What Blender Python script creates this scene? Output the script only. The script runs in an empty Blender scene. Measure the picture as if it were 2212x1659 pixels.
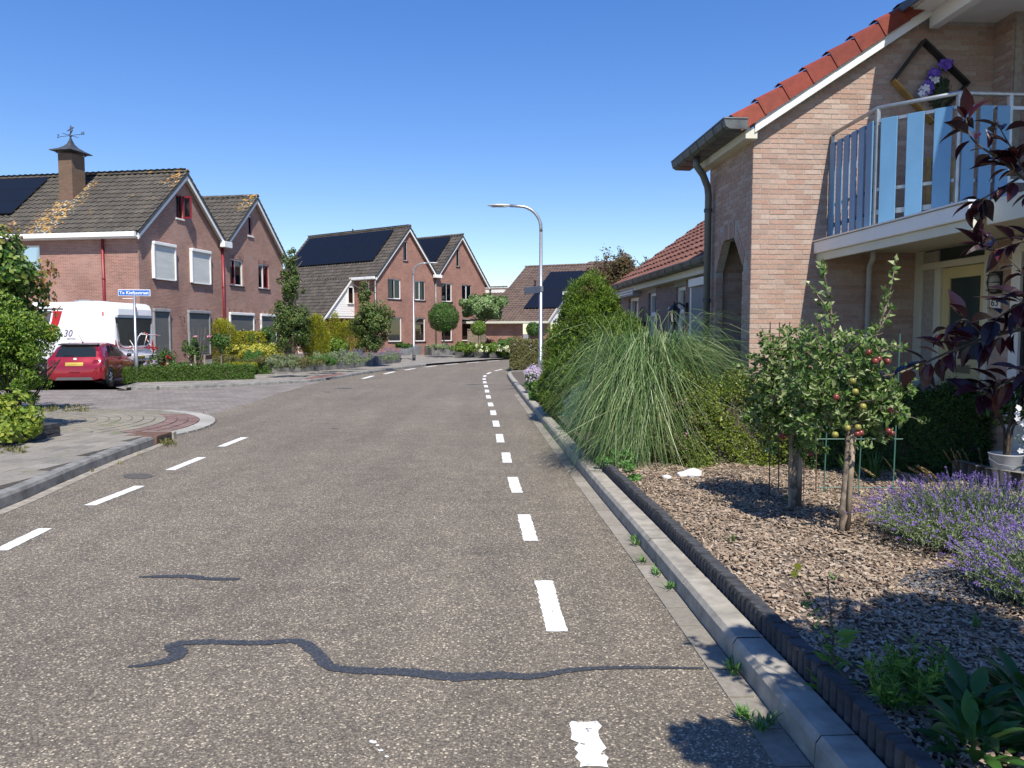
import bpy, bmesh, math, random
import numpy as np
from mathutils import Vector, Matrix
R=math.radians
random.seed(5); rng=np.random.default_rng(7)
S=bpy.context.scene; COL=S.collection
# ------------------------------------------------------------------ camera
EYE=1.75; PITCH=math.atan((829.5-720)/1661.0)
cam_d=bpy.data.cameras.new('camera'); cam=bpy.data.objects.new('camera',cam_d); COL.objects.link(cam)
cam.location=(0,0,EYE); cam.rotation_euler=(R(90)-PITCH,0,0)
cam_d.sensor_width=36; cam_d.lens=36*1661.0/2212.0; cam_d.clip_start=.05; cam_d.clip_end=3000
S.camera=cam
# ------------------------------------------------------------------ sky and sun
SUN_EL=R(53); TRAVEL=R(13)          # the light travels 13 degrees left of straight ahead
w=bpy.data.worlds.new('World'); S.world=w; w.use_nodes=True
nt=w.node_tree; nt.nodes.clear()
sky=nt.nodes.new('ShaderNodeTexSky'); sky.sky_type='NISHITA'; sky.sun_disc=False
sky.sun_elevation=SUN_EL; sky.sun_rotation=R(180)-TRAVEL; sky.air_density=1.0; sky.dust_density=.15; sky.ozone_density=2.6; sky.altitude=0
bg=nt.nodes.new('ShaderNodeBackground'); bg.inputs[1].default_value=.150
hs=nt.nodes.new('ShaderNodeHueSaturation'); hs.inputs['Saturation'].default_value=1.48; hs.inputs['Value'].default_value=1.0; hs.inputs['Hue'].default_value=.517
gm=nt.nodes.new('ShaderNodeGamma'); gm.inputs[1].default_value=.80; nt.links.new(sky.outputs[0],gm.inputs[0]); nt.links.new(gm.outputs[0],hs.inputs['Color']); nt.links.new(hs.outputs[0],bg.inputs[0])
wo=nt.nodes.new('ShaderNodeOutputWorld'); nt.links.new(bg.outputs[0],wo.inputs[0])
sd=bpy.data.lights.new('sun','SUN'); sd.energy=4.2; sd.angle=R(.53); sd.color=(1,.935,.83)
sun=bpy.data.objects.new('sun',sd); COL.objects.link(sun)
trav=Vector((-math.sin(TRAVEL)*math.cos(SUN_EL),math.cos(TRAVEL)*math.cos(SUN_EL),-math.sin(SUN_EL)))
sun.rotation_euler=trav.to_track_quat('-Z','Y').to_euler(); sun.location=(5,-8,20)
S.view_settings.view_transform='Standard'; S.view_settings.look='None'; S.view_settings.gamma=1
S.view_settings.exposure=.68; S.view_settings.use_curve_mapping=False
S.render.engine='CYCLES'
S.cycles.max_bounces=6; S.cycles.transparent_max_bounces=8; S.cycles.caustics_reflective=False; S.cycles.caustics_refractive=False

# ------------------------------------------------------------------ survey: a point of the ground (height z) seen at u,v of the 2212 wide picture
_s,_c=math.sin(PITCH),math.cos(PITCH)
def G(u,v,z=0.0):
    x=(u-1106)/1661.0; y=(829.5-v)/1661.0
    d=(x,_c+y*_s,-_s+y*_c); t=(z-EYE)/d[2]
    return (d[0]*t,d[1]*t)

# ------------------------------------------------------------------ node helpers
def mk(name):
    m=bpy.data.materials.new(name); m.use_nodes=True; n=m.node_tree
    return m,n,n.nodes['Principled BSDF']
def nd(n,t,ins=None,**kw):
    x=n.nodes.new(t)
    for k,v in kw.items(): setattr(x,k,v)
    for k,v in (ins or {}).items():
        if isinstance(v,bpy.types.NodeSocket): n.links.new(v,x.inputs[k])
        else: x.inputs[k].default_value=v
    return x
def c4(c): return (c[0],c[1],c[2],1)
def ramp(n,fac,stops,interp='LINEAR'):
    r=nd(n,'ShaderNodeValToRGB',{0:fac}); r.color_ramp.interpolation=interp
    e=r.color_ramp.elements
    while len(e)<len(stops): e.new(.5)
    for i,(p,c) in enumerate(stops): e[i].position=p; e[i].color=c4(c) if hasattr(c,'__len__') else (c,c,c,1)
    return r.outputs[0]
def mixc(n,f,a,b,mode='MIX'):
    x=nd(n,'ShaderNodeMix',data_type='RGBA',blend_type=mode)
    for i,v in ((0,f),(6,a),(7,b)):
        if isinstance(v,bpy.types.NodeSocket): n.links.new(v,x.inputs[i])
        elif i==0: x.inputs[0].default_value=v
        else: x.inputs[i].default_value=c4(v)
    return x.outputs[2]
def math_(n,op,a,b=0.0,c=None):
    x=nd(n,'ShaderNodeMath',{0:a,1:b},operation=op)
    if c is not None: x.inputs[2].default_value=c
    return x.outputs[0]
def rnd(n):     # one value per piece, whether it is an object or an island of a joined mesh
    g=nd(n,'ShaderNodeNewGeometry'); o=nd(n,'ShaderNodeObjectInfo')
    return math_(n,'FRACT',math_(n,'ADD',g.outputs['Random Per Island'],o.outputs['Random']))
def wpos(n): return nd(n,'ShaderNodeNewGeometry').outputs['Position']
def opos(n): return nd(n,'ShaderNodeTexCoord').outputs['Object']
def noise(n,vec,scale,detail=4,rough=.55): return nd(n,'ShaderNodeTexNoise',{'Vector':vec,'Scale':scale,'Detail':detail,'Roughness':rough}).outputs[0]
def bump(n,b,h,strength=.4,dist=.01):
    x=nd(n,'ShaderNodeBump',{'Height':h,'Strength':strength,'Distance':dist}); n.links.new(x.outputs[0],b.inputs['Normal'])
def plain(name,c,rough=.5,metal=0,var=.12,scale=3.0,coat=0,bmp=0,spec=.5):
    m,n,b=mk(name); p=wpos(n)
    f=noise(n,p,scale,5)
    d=tuple(max(0,x*(1-var*2)) for x in c); l=tuple(min(1,x*(1+var)) for x in c)
    col=ramp(n,f,[(.25,d),(.75,l)])
    n.links.new(col,b.inputs['Base Color'])
    b.inputs['Roughness'].default_value=rough; b.inputs['Metallic'].default_value=metal
    b.inputs['Coat Weight'].default_value=coat; b.inputs['Specular IOR Level'].default_value=spec
    if bmp: bump(n,b,noise(n,p,80,3),bmp,.003)
    return m
def pieces_mat(name,cols,rough=.8,grain=60,gamt=.35,bm=.5,dist=.003,spec=.3,dirt=None):
    m,n,b=mk(name); r=rnd(n); k=len(cols)
    base=ramp(n,r,[(i/max(1,k-1),c) for i,c in enumerate(cols)])
    p=wpos(n); f=noise(n,p,grain,5,.6)
    col=mixc(n,gamt,base,ramp(n,f,[(.3,.25),(.7,1.0)]),'MULTIPLY')
    f2=noise(n,p,1.3,4)
    col=mixc(n,.35,col,ramp(n,f2,[(.3,.55),(.7,1.0)]),'MULTIPLY')
    if dirt: col=mixc(n,ramp(n,noise(n,p,dirt[1],5,.65),[(dirt[2],0.0),(dirt[2]+.07,1.0)]),col,dirt[0])
    n.links.new(col,b.inputs['Base Color']); b.inputs['Roughness'].default_value=rough
    b.inputs['Specular IOR Level'].default_value=spec
    bump(n,b,f,bm,dist); return m
def leafmat(name,cols,rough=.5,trans=.3,patch=None):
    m,n,b=mk(name); r=rnd(n); k=len(cols)
    col=ramp(n,r,[(i/max(1,k-1),tuple(x*1.18 for x in c)) for i,c in enumerate(cols)])
    if patch:
        col=mixc(n,ramp(n,noise(n,wpos(n),patch[1],3),[(patch[2],0.0),(patch[2]+.12,1.0)]),col,patch[0])
    n.links.new(col,b.inputs['Base Color']); b.inputs['Roughness'].default_value=rough
    b.inputs['Specular IOR Level'].default_value=.35
    t=nd(n,'ShaderNodeBsdfTranslucent',{0:col}); mx=nd(n,'ShaderNodeMixShader',{0:trans,1:b.outputs[0],2:t.outputs[0]})
    n.links.new(mx.outputs[0],n.nodes['Material Output'].inputs[0]); return m
def brickmat(name,c1,c2,mortar,stain=None):
    m,n,b=mk(name); p=opos(n); s=nd(n,'ShaderNodeSeparateXYZ',{0:p})
    u=math_(n,'ADD',s.outputs[0],s.outputs[1]); v=nd(n,'ShaderNodeCombineXYZ',{0:u,1:s.outputs[2]}).outputs[0]
    br=nd(n,'ShaderNodeTexBrick',{'Vector':v,'Color1':c4(c1),'Color2':c4(c2),'Mortar':c4(mortar),'Scale':1.0,'Mortar Size':.006,'Mortar Smooth':.2,'Bias':0.0,'Brick Width':.22,'Row Height':.0625})
    col=mixc(n,.6,br.outputs[0],ramp(n,noise(n,v,.9,5,.6),[(.3,.6),(.7,1.1)]),'MULTIPLY')
    if stain: col=mixc(n,math_(n,'MULTIPLY',ramp(n,noise(n,v,.5,4),[(.45,0.0),(.7,1.0)]),.5),col,stain)
    n.links.new(col,b.inputs['Base Color']); b.inputs['Roughness'].default_value=.85
    bump(n,b,math_(n,'SUBTRACT',1.0,br.outputs[1]),.6,.01); return m

# ------------------------------------------------------------------ mesh helpers
class MB:
    def __init__(s): s.v=[]; s.f=[]
    def add(s,vs,fs):
        k=len(s.v); s.v+= [tuple(v) for v in vs]; s.f+= [tuple(i+k for i in f) for f in fs]; return s
    def obox(s,o,a,b,c):
        o,a,b,c=map(Vector,(o,a,b,c)); P=[o,o+a,o+a+b,o+b,o+c,o+a+c,o+a+b+c,o+b+c]
        return s.add(P,[(0,3,2,1),(4,5,6,7),(0,1,5,4),(1,2,6,5),(2,3,7,6),(3,0,4,7)])
    def box(s,x0,x1,y0,y1,z0,z1): return s.obox((x0,y0,z0),(x1-x0,0,0),(0,y1-y0,0),(0,0,z1-z0))
    def quad(s,*p): return s.add(p,[tuple(range(len(p)))])
    def prism(s,poly,z0,z1):
        n=len(poly); a=[(x,y,z0) for x,y in poly]+[(x,y,z1) for x,y in poly]
        return s.add(a,[tuple(range(n-1,-1,-1)),tuple(range(n,2*n))]+[(i,(i+1)%n,n+(i+1)%n,n+i) for i in range(n)])
    def extr(s,poly,d):        # polygon of 3D points extruded by vector d
        n=len(poly); d=Vector(d); a=[Vector(p) for p in poly]; 
        return s.add(a+[p+d for p in a],[tuple(range(n-1,-1,-1)),tuple(range(n,2*n))]+[(i,(i+1)%n,n+(i+1)%n,n+i) for i in range(n)])
    def tube(s,pts,r,n=8,cap=True):
        pts=[Vector(p) for p in pts]; rs=r if hasattr(r,'__len__') else [r]*len(pts); k=len(s.v); prev=None
        for i,p in enumerate(pts):
            t=(pts[min(i+1,len(pts)-1)]-pts[max(i-1,0)]).normalized()
            if prev is None: a=t.orthogonal().normalized()
            else: a=(prev-t*prev.dot(t)).normalized()
            prev=a; b=t.cross(a)
            for j in range(n):
                g=2*math.pi*j/n; s.v.append(tuple(p+(a*math.cos(g)+b*math.sin(g))*rs[i]))
        for i in range(len(pts)-1):
            for j in range(n): s.f.append((k+i*n+j,k+i*n+(j+1)%n,k+(i+1)*n+(j+1)%n,k+(i+1)*n+j))
        if cap:
            s.f.append(tuple(k+j for j in range(n-1,-1,-1))); m=k+(len(pts)-1)*n; s.f.append(tuple(m+j for j in range(n)))
        return s
    def lathe(s,prof,c=(0,0,0),n=16,ax='z'):
        k=len(s.v)
        for r,h in prof:
            for j in range(n):
                g=2*math.pi*j/n; x,y=r*math.cos(g),r*math.sin(g)
                p=(x,y,h) if ax=='z' else ((h,x,y) if ax=='x' else (x,h,y))
                s.v.append((p[0]+c[0],p[1]+c[1],p[2]+c[2]))
        for i in range(len(prof)-1):
            for j in range(n): s.f.append((k+i*n+j,k+i*n+(j+1)%n,k+(i+1)*n+(j+1)%n,k+(i+1)*n+j))
        return s
    def ball(s,c,r,n=8,m=6,sq=1):
        return s.lathe([(r*math.sin(math.pi*i/m)+1e-4,-r*sq*math.cos(math.pi*i/m)) for i in range(m+1)],c,n)
    def mesh(s,name,smooth=False):
        me=bpy.data.meshes.new(name); me.from_pydata(s.v,[],s.f)
        if smooth: me.polygons.foreach_set('use_smooth',[True]*len(me.polygons))
        me.update(); return me
def link(name,me,mat=None,parent=None,loc=None):
    o=bpy.data.objects.new(name,me); COL.objects.link(o)
    if mat and not me.materials: me.materials.append(mat)
    if parent: o.parent=parent
    if loc: o.location=loc
    return o
def part(name,mb,mat,parent=None,smooth=False,label=None,kind=None):
    o=link(name,mb.mesh(name,smooth),mat,parent)
    if label: o['label']=label
    if kind: o['kind']=kind
    return o
def smooth_angle(o,a=35):
    me=o.data; bm=bmesh.new(); bm.from_mesh(me)
    for f in bm.faces: f.smooth=True
    for e in bm.edges:
        if len(e.link_faces)==2 and e.calc_face_angle(0)>R(a): e.smooth=False
    bm.to_mesh(me); bm.free(); return o
def recalc(o):
    bm=bmesh.new(); bm.from_mesh(o.data); bmesh.ops.recalc_face_normals(bm,faces=bm.faces); bm.to_mesh(o.data); bm.free(); return o
def bevel(o,w=.01,seg=2):
    bm=bmesh.new(); bm.from_mesh(o.data); bmesh.ops.remove_doubles(bm,verts=bm.verts,dist=1e-4)
    bmesh.ops.recalc_face_normals(bm,faces=bm.faces)
    bmesh.ops.bevel(bm,geom=[e for e in bm.edges if len(e.link_faces)==2 and e.calc_face_angle(0)>R(30)],offset=w,segments=seg,affect='EDGES',profile=.5)
    bm.to_mesh(o.data); bm.free(); return o
def thing(name,label,cat,loc=(0,0,0),rotz=0,group=None):
    o=bpy.data.objects.new(name,None); COL.objects.link(o); o.location=loc; o.rotation_euler=(0,0,rotz)
    o.empty_display_size=.2; o['label']=label; o['category']=cat
    if group: o['group']=group
    return o
def tag(o,label,cat,group=None,kind=None):
    o['label']=label; o['category']=cat
    if group: o['group']=group
    if kind: o['kind']=kind
    return o
def struct(o,label=None):
    o['kind']='structure'
    if label: o['label']=label
    return o
def npmesh(name,V,F):
    me=bpy.data.meshes.new(name); V=np.asarray(V,np.float32); F=np.asarray(F,np.int32); k=F.shape[1]
    me.vertices.add(len(V)); me.vertices.foreach_set('co',V.ravel())
    me.loops.add(F.size); me.loops.foreach_set('vertex_index',F.ravel())
    me.polygons.add(len(F)); me.polygons.foreach_set('loop_start',np.arange(0,F.size,k,dtype=np.int32))
    me.update(calc_edges=True); me.validate(); me.shade_flat(); return me
def pieces(name,proto,mats,mat,parent,limit=300,root=None):
    """proto = (verts, quads); mats = local matrices. The nearest 'limit' become objects sharing one mesh, the rest one joined part."""
    W=root or Matrix.Translation(parent.location)@Matrix.Rotation(parent.rotation_euler.z,4,'Z')
    mats=sorted(mats,key=lambda m:((W@m).translation-cam.location).length)
    mb=MB(); mb.add(*proto); me=mb.mesh(name); me.materials.append(mat)
    for m in mats[:limit]:
        o=bpy.data.objects.new(name,me); COL.objects.link(o); o.parent=parent; o.matrix_local=m
    rest=mats[limit:]
    if rest:
        V=np.array([list(v)+[1] for v in proto[0]]); A=np.array([np.array(m) for m in rest])
        P=np.einsum('nij,kj->nki',A,V)[:,:,:3].reshape(-1,3)
        F=[]; q=np.array([f for f in proto[1] if len(f)==4])
        F=(q[None]+(np.arange(len(rest))*len(V))[:,None,None]).reshape(-1,4)
        o=link(name,npmesh(name,P,F),mat,parent); o['kind']='stuff'
BOX5=([(0,0,0),(1,0,0),(1,1,0),(0,1,0),(0,0,1),(1,0,1),(1,1,1),(0,1,1)],[(4,5,6,7),(0,1,5,4),(1,2,6,5),(2,3,7,6),(3,0,4,7)])
def basis(o,x,y,z):
    o,x,y,z=map(Vector,(o,x,y,z)); return Matrix(((x.x,y.x,z.x,o.x),(x.y,y.y,z.y,o.y),(x.z,y.z,z.z,o.z),(0,0,0,1)))
def resample(pts,step):
    out=[];acc=0;P=[Vector(p) for p in pts]
    for a,b in zip(P,P[1:]):
        L=(b-a).length; d=(b-a)/L
        while acc<L: out.append((a+d*acc,d)); acc+=step
        acc-=L
    return out
def smoothline(pts,n=6):
    P=[Vector(p) for p in pts]; P=[P[0]*2-P[1]]+P+[P[-1]*2-P[-2]]; out=[]
    for i in range(1,len(P)-2):
        for k in range(n):
            t=k/n; a,b,c,d=P[i-1],P[i],P[i+1],P[i+2]
            out.append(.5*((2*b)+(c-a)*t+(2*a-5*b+4*c-d)*t*t+(3*b-3*c+d-a)*t**3))
    out.append(P[-2]); return out
def offset(pts,d):
    P=[Vector(p) for p in pts]; out=[]
    for i,p in enumerate(P):
        t=(P[min(i+1,len(P)-1)]-P[max(i-1,0)]).normalized(); out.append(Vector((p.x+t.y*d,p.y-t.x*d)))
    return out
def text(name,s,size,mat,parent,M4,ext=.002,align='CENTER',kw=None):
    cu=bpy.data.curves.new(name,'FONT'); cu.body=s; cu.size=size; cu.extrude=ext; cu.align_x=align; cu.align_y='CENTER'; cu.resolution_u=2
    if kw:
        for k,v in kw.items(): setattr(cu,k,v)
    t=bpy.data.objects.new(name,cu); COL.objects.link(t)
    dg=bpy.context.evaluated_depsgraph_get(); me=bpy.data.meshes.new_from_object(t.evaluated_get(dg)); bpy.data.objects.remove(t)
    o=link(name,me,None,parent); me.materials.clear(); me.materials.append(mat); o.matrix_local=M4; return o

# ------------------------------------------------------------------ foliage helpers
def unit(v): return v/np.maximum(np.linalg.norm(v,axis=-1,keepdims=True),1e-6)
def rdir(n): return unit(rng.normal(size=(n,3)))
def leaves(P,N,L,W,tang=.8,up=0.0,fold=.15,jit=.35):
    """one pointed, folded leaf (4 vertices) per point"""
    n=len(P); t=unit(np.cross(N,rdir(n))); ax=unit(t*tang+N*(1-tang)+np.array([0,0,up])+rdir(n)*.25)
    nn=unit(N+rdir(n)*jit); sd=unit(np.cross(ax,nn)); nn=np.cross(sd,ax)
    s=rng.uniform(.65,1.25,(n,1)); L=L*s; W=W*s
    a=P; b=P+ax*L*.45+sd*W*.5+nn*L*fold; c=P+ax*L-nn*L*fold*.3; d=P+ax*L*.45-sd*W*.5+nn*L*fold
    V=np.stack([a,b,c,d],1).reshape(-1,3); F=np.arange(n*4).reshape(-1,4); return V,F
def joinVF(lst):
    Vs=[];Fs=[];k=0
    for V,F in lst: Vs.append(V);Fs.append(np.asarray(F)+k);k+=len(V)
    return np.concatenate(Vs),np.concatenate(Fs)
def lumpy(n,c,r,nl=30,lr=.3,fill=.55,squash=1.0,zmin=None):
    c=np.array(c);r=np.array(r,float)
    d=rdir(nl); rad=rng.uniform(fill,1,(nl,1)); lc=d*rad*(r-lr*min(r)*.6)
    ls=lr*min(r)*rng.uniform(.6,1.25,nl)
    i=rng.integers(0,nl,n); dd=rdir(n); k=rng.uniform(.75,1.05,(n,1))
    P=c+lc[i]+dd*ls[i][:,None]*k*np.array([1,1,squash]); N=unit(dd+unit(lc[i]+1e-6)*.8)
    if zmin is not None: m=P[:,2]>zmin; P,N=P[m],N[m]
    return P,N
def ellsurf(n,c,r,thick=.2,noisy=.12):
    d=rdir(n); k=1-thick*rng.random((n,1))**1.5
    nz=sum(np.sin(d[:,[j]]*f+ph) for j,f,ph in ((0,7,1),(1,9,2),(2,8,.5),(0,15,3),(2,13,4)))*noisy/3
    return np.array(c)+d*np.array(r)*(k+nz),unit(d/np.array(r))
def boxsurf(n,x0,x1,y0,y1,z0,z1,jit=.03,wob=.03):
    dx,dy,dz=x1-x0,y1-y0,z1-z0; A=np.array([dx*dy,dx*dz,dx*dz,dy*dz,dy*dz]); f=rng.choice(5,n,p=A/A.sum())
    u=rng.random((n,3)); P=u*np.array([dx,dy,dz])+np.array([x0,y0,z0]); N=np.zeros((n,3))
    for k,(ax,val,s) in enumerate(((2,z1,1),(1,y0,-1),(1,y1,1),(0,x0,-1),(0,x1,1))):
        m=f==k; P[m,ax]=val; N[m,ax]=s
    w=np.sin(P[:,0]*5.1+1)*np.sin(P[:,1]*6.3+2)+np.sin(P[:,2]*7+P[:,0]*9)*.7+np.sin(P[:,0]*17+P[:,1]*13+P[:,2]*19)*.5
    P=P+N*(w*wob)[:,None]+rng.normal(size=(n,3))*jit; return P,N
def foliage(name,VF,mat,parent=None):
    return link(name,npmesh(name,*VF),mat,parent)
def stem_tree(parent,mat,base,h,r0,crown_r,nb=7,lean=(0,0),name='trunk',spread=.8,bh=.45):
    mb=MB(); top=Vector((base[0]+lean[0],base[1]+lean[1],base[2]+h))
    b=Vector(base); mid=b.lerp(top,.5)+Vector((random.uniform(-.03,.03),random.uniform(-.03,.03),0))*h
    mb.tube([b,b.lerp(mid,.5),mid,mid.lerp(top,.5),top],[r0*1.15,r0,r0*.85,r0*.6,r0*.25],8)
    for i in range(nb):
        t=bh+(1-bh)*i/nb; p=b.lerp(top,t); a=i*2.4+random.random(); l=crown_r*spread*random.uniform(.7,1.1)
        e=p+Vector((math.cos(a)*l,math.sin(a)*l,l*random.uniform(.3,.8)))
        mb.tube([p,p.lerp(e,.5)+Vector((0,0,-.05*l)),e],[r0*.45,r0*.3,r0*.1],5)
    return part(name,mb,mat,parent,True)
# ------------------------------------------------------------------ materials
def asphalt():
    m,n,b=mk('asphalt'); p=wpos(n)
    v=nd(n,'ShaderNodeTexVoronoi',{'Vector':p,'Scale':105.0}); sp=nd(n,'ShaderNodeSeparateColor',{0:v.outputs['Color']})
    stone=ramp(n,sp.outputs[0],[(0,(.092,.084,.074)),(.35,(.125,.114,.099)),(.66,(.155,.141,.120)),(.86,(.20,.182,.153)),(.955,(.32,.295,.245)),(1,(.46,.42,.35))])
    gap=ramp(n,v.outputs['Distance'],[(.25,1.0),(.75,.55)])
    col=mixc(n,1,stone,gap,'MULTIPLY')
    v2=nd(n,'ShaderNodeTexVoronoi',{'Vector':p,'Scale':38.0}); s2=nd(n,'ShaderNodeSeparateColor',{0:v2.outputs['Color']})
    col=mixc(n,math_(n,'MULTIPLY',ramp(n,s2.outputs[1],[(.92,0.0),(.95,1.0)]),ramp(n,v2.outputs['Distance'],[(.22,.7),(.36,0.0)])),col,(.40,.36,.30))
    big=noise(n,p,.35,5,.6); col=mixc(n,1,col,ramp(n,big,[(.3,(1.26,1.19,1.08)),(.7,(1.60,1.51,1.35))]),'MULTIPLY')
    mid=noise(n,p,3.2,5,.65); col=mixc(n,1,col,ramp(n,mid,[(.3,(.84,.84,.85)),(.7,(1.12,1.11,1.1))]),'MULTIPLY')
    tr=noise(n,nd(n,'ShaderNodeMapping',{0:p,3:(1.6,.10,1)}).outputs[0],1.0,4,.5)   # worn wheel tracks along the road
    col=mixc(n,.8,col,ramp(n,tr,[(.35,(.90,.90,.90)),(.65,(1.10,1.10,1.09))]),'MULTIPLY')
    st=noise(n,p,1.1,6,.75); col=mixc(n,ramp(n,st,[(.62,0.0),(.70,.35)]),col,(.07,.065,.06))
    n.links.new(col,b.inputs['Base Color']); b.inputs['Roughness'].default_value=.75; b.inputs['Specular IOR Level'].default_value=.3
    bump(n,b,math_(n,'SUBTRACT',1.0,v.outputs['Distance']),.5,.005); return m
def pavermat(name,c1,c2,mortar,bw,rh,rot=0,sz=.006):
    m,n,b=mk(name); p=wpos(n); mp=nd(n,'ShaderNodeMapping',{0:p,2:(0,0,rot)}).outputs[0]
    br=nd(n,'ShaderNodeTexBrick',{'Vector':mp,'Color1':c4(c1),'Color2':c4(c2),'Mortar':c4(mortar),'Scale':1.0,'Mortar Size':sz,'Brick Width':bw,'Row Height':rh})
    col=mixc(n,1,br.outputs[0],ramp(n,noise(n,p,1.1,5,.65),[(.3,.68),(.7,1.12)]),'MULTIPLY')
    col=mixc(n,.5,col,ramp(n,noise(n,p,40,4),[(.3,.5),(.7,1.2)]),'MULTIPLY')
    n.links.new(col,b.inputs['Base Color']); b.inputs['Roughness'].default_value=.85; b.inputs['Specular IOR Level'].default_value=.25
    bump(n,b,br.outputs[1],-.5,.006); return m
def glassmat(name,tint=(.55,.6,.62),refl=.12):
    m,n,b=mk(name); g=nd(n,'ShaderNodeBsdfGlossy',{'Roughness':.02}); t=nd(n,'ShaderNodeBsdfTransparent',{0:c4(tint)})
    f=nd(n,'ShaderNodeFresnel',{0:1.5}); k=math_(n,'ADD',f.outputs[0],refl)
    mx=nd(n,'ShaderNodeMixShader',{0:k,1:t.outputs[0],2:g.outputs[0]}); n.links.new(mx.outputs[0],n.nodes['Material Output'].inputs[0]); return m
def fabricmat(name,c):
    m,n,b=mk(name); p=opos(n); f=nd(n,'ShaderNodeTexNoise',{'Vector':nd(n,'ShaderNodeMapping',{0:p,3:(.6,.6,4)}).outputs[0],'Scale':1.2,'Detail':5.0}).outputs[0]
    n.links.new(ramp(n,f,[(.3,tuple(x*.82 for x in c)),(.7,c)]),b.inputs['Base Color']); b.inputs['Roughness'].default_value=.75; bump(n,b,f,.3,.02); return m
ASPH=asphalt()
PAV_SIDE=pavermat('side_street_pavers',(.30,.262,.235),(.22,.195,.178),(.14,.13,.11),.2,.1,R(20))
PAV_FAR=pavermat('grey_pavers',(.33,.305,.27),(.25,.232,.205),(.15,.14,.12),.3,.3,R(8))
PAV_RED=pavermat('red_pavers',(.26,.13,.11),(.20,.11,.10),(.12,.10,.09),.2,.1,R(20))
GROUND=pavermat('ground_paving',(.28,.26,.23),(.22,.21,.18),(.12,.12,.09),.3,.3)
SOIL=plain('soil',(.12,.095,.07),.95,var=.3,scale=9,bmp=.6)
WHITE=plain('white_paint',(.80,.80,.77),.45,var=.03)
LINE,n,b=mk('road_paint'); p_=wpos(n); f_=noise(n,p_,26,6,.75)
n.links.new(mixc(n,ramp(n,f_,[(.60,0.0),(.625,1.0)]),ramp(n,noise(n,p_,5,4),[(.3,(.66,.66,.63)),(.7,(.80,.80,.78))]),(.16,.145,.125)),b.inputs['Base Color']); b.inputs['Roughness'].default_value=.65
CREAM=plain('cream_paint',(.62,.61,.50),.5,var=.04)
YELLOWDOOR=plain('pale_yellow_paint',(.60,.52,.27),.45,var=.05)
RED=plain('dark_red_paint',(.23,.018,.03),.4,var=.08)
ANTHRA=plain('anthracite_paint',(.035,.037,.042),.4)
BLACK=plain('black_plastic',(.018,.018,.02),.45)
ZINC=plain('weathered_zinc',(.22,.225,.225),.45,.45,var=.25,scale=5,bmp=.2)
DZINC=plain('dark_zinc',(.085,.09,.095),.5,.3,var=.3,scale=5)
GALV=plain('galvanised_steel',(.42,.44,.45),.38,.75,var=.12,scale=12)
GREY=plain('grey_paint',(.30,.31,.32),.5)
CONC=plain('kerb_concrete',(.34,.315,.265),.9,var=.22,scale=7,bmp=.8)
CONCD=plain('dark_kerb_concrete',(.22,.215,.20),.9,var=.3,scale=6,bmp=.8)
BLOCK=plain('grey_garden_block',(.15,.15,.145),.9,var=.45,scale=2.2,bmp=.8)
PALI=plain('anthracite_concrete',(.060,.061,.066),.85,var=.3,scale=14,bmp=.6)
GUT=plain('gutter_strip_concrete',(.32,.29,.24),.9,var=.25,scale=9,bmp=.8)
BARK=plain('bark',(.22,.175,.13),.9,var=.45,scale=20,bmp=.9)
BARKD=plain('dark_bark',(.09,.07,.055),.9,var=.4,scale=20,bmp=.9)
STAKE=plain('weathered_wood',(.30,.24,.17),.85,var=.3,scale=9,bmp=.6)
GLASS=glassmat('window_glass'); GLASSD=glassmat('dark_window_glass',(.16,.18,.19),.06)
BLIND=fabricmat('blind_fabric',(.55,.56,.54)); SCREEN=fabricmat('screen_fabric',(.62,.63,.59)); SCREEND=fabricmat('dark_screen_fabric',(.125,.13,.125))
CURT=fabricmat('curtain_fabric',(.45,.45,.42))
B1=brickmat('red_brown_brick',(.38,.18,.135),(.265,.125,.095),(.46,.38,.31),(.45,.30,.25))
B2=brickmat('orange_red_brick',(.36,.15,.105),(.25,.10,.075),(.40,.32,.26))
B3=brickmat('bungalow_brick',(.33,.225,.19),(.25,.175,.15),(.22,.20,.19))
LINTEL=pavermat('soldier_brick',(.36,.19,.15),(.29,.15,.12),(.36,.31,.27),.0625,.4)
BRK=pieces_mat('salmon_brick',[(.50,.345,.27),(.44,.29,.225),(.54,.40,.325),(.48,.305,.235),(.56,.44,.365),(.41,.29,.235)],.85,35,.35,.6,.004)
MORT=plain('mortar',(.40,.365,.32),.95,var=.15,scale=20,bmp=.4)
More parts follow.
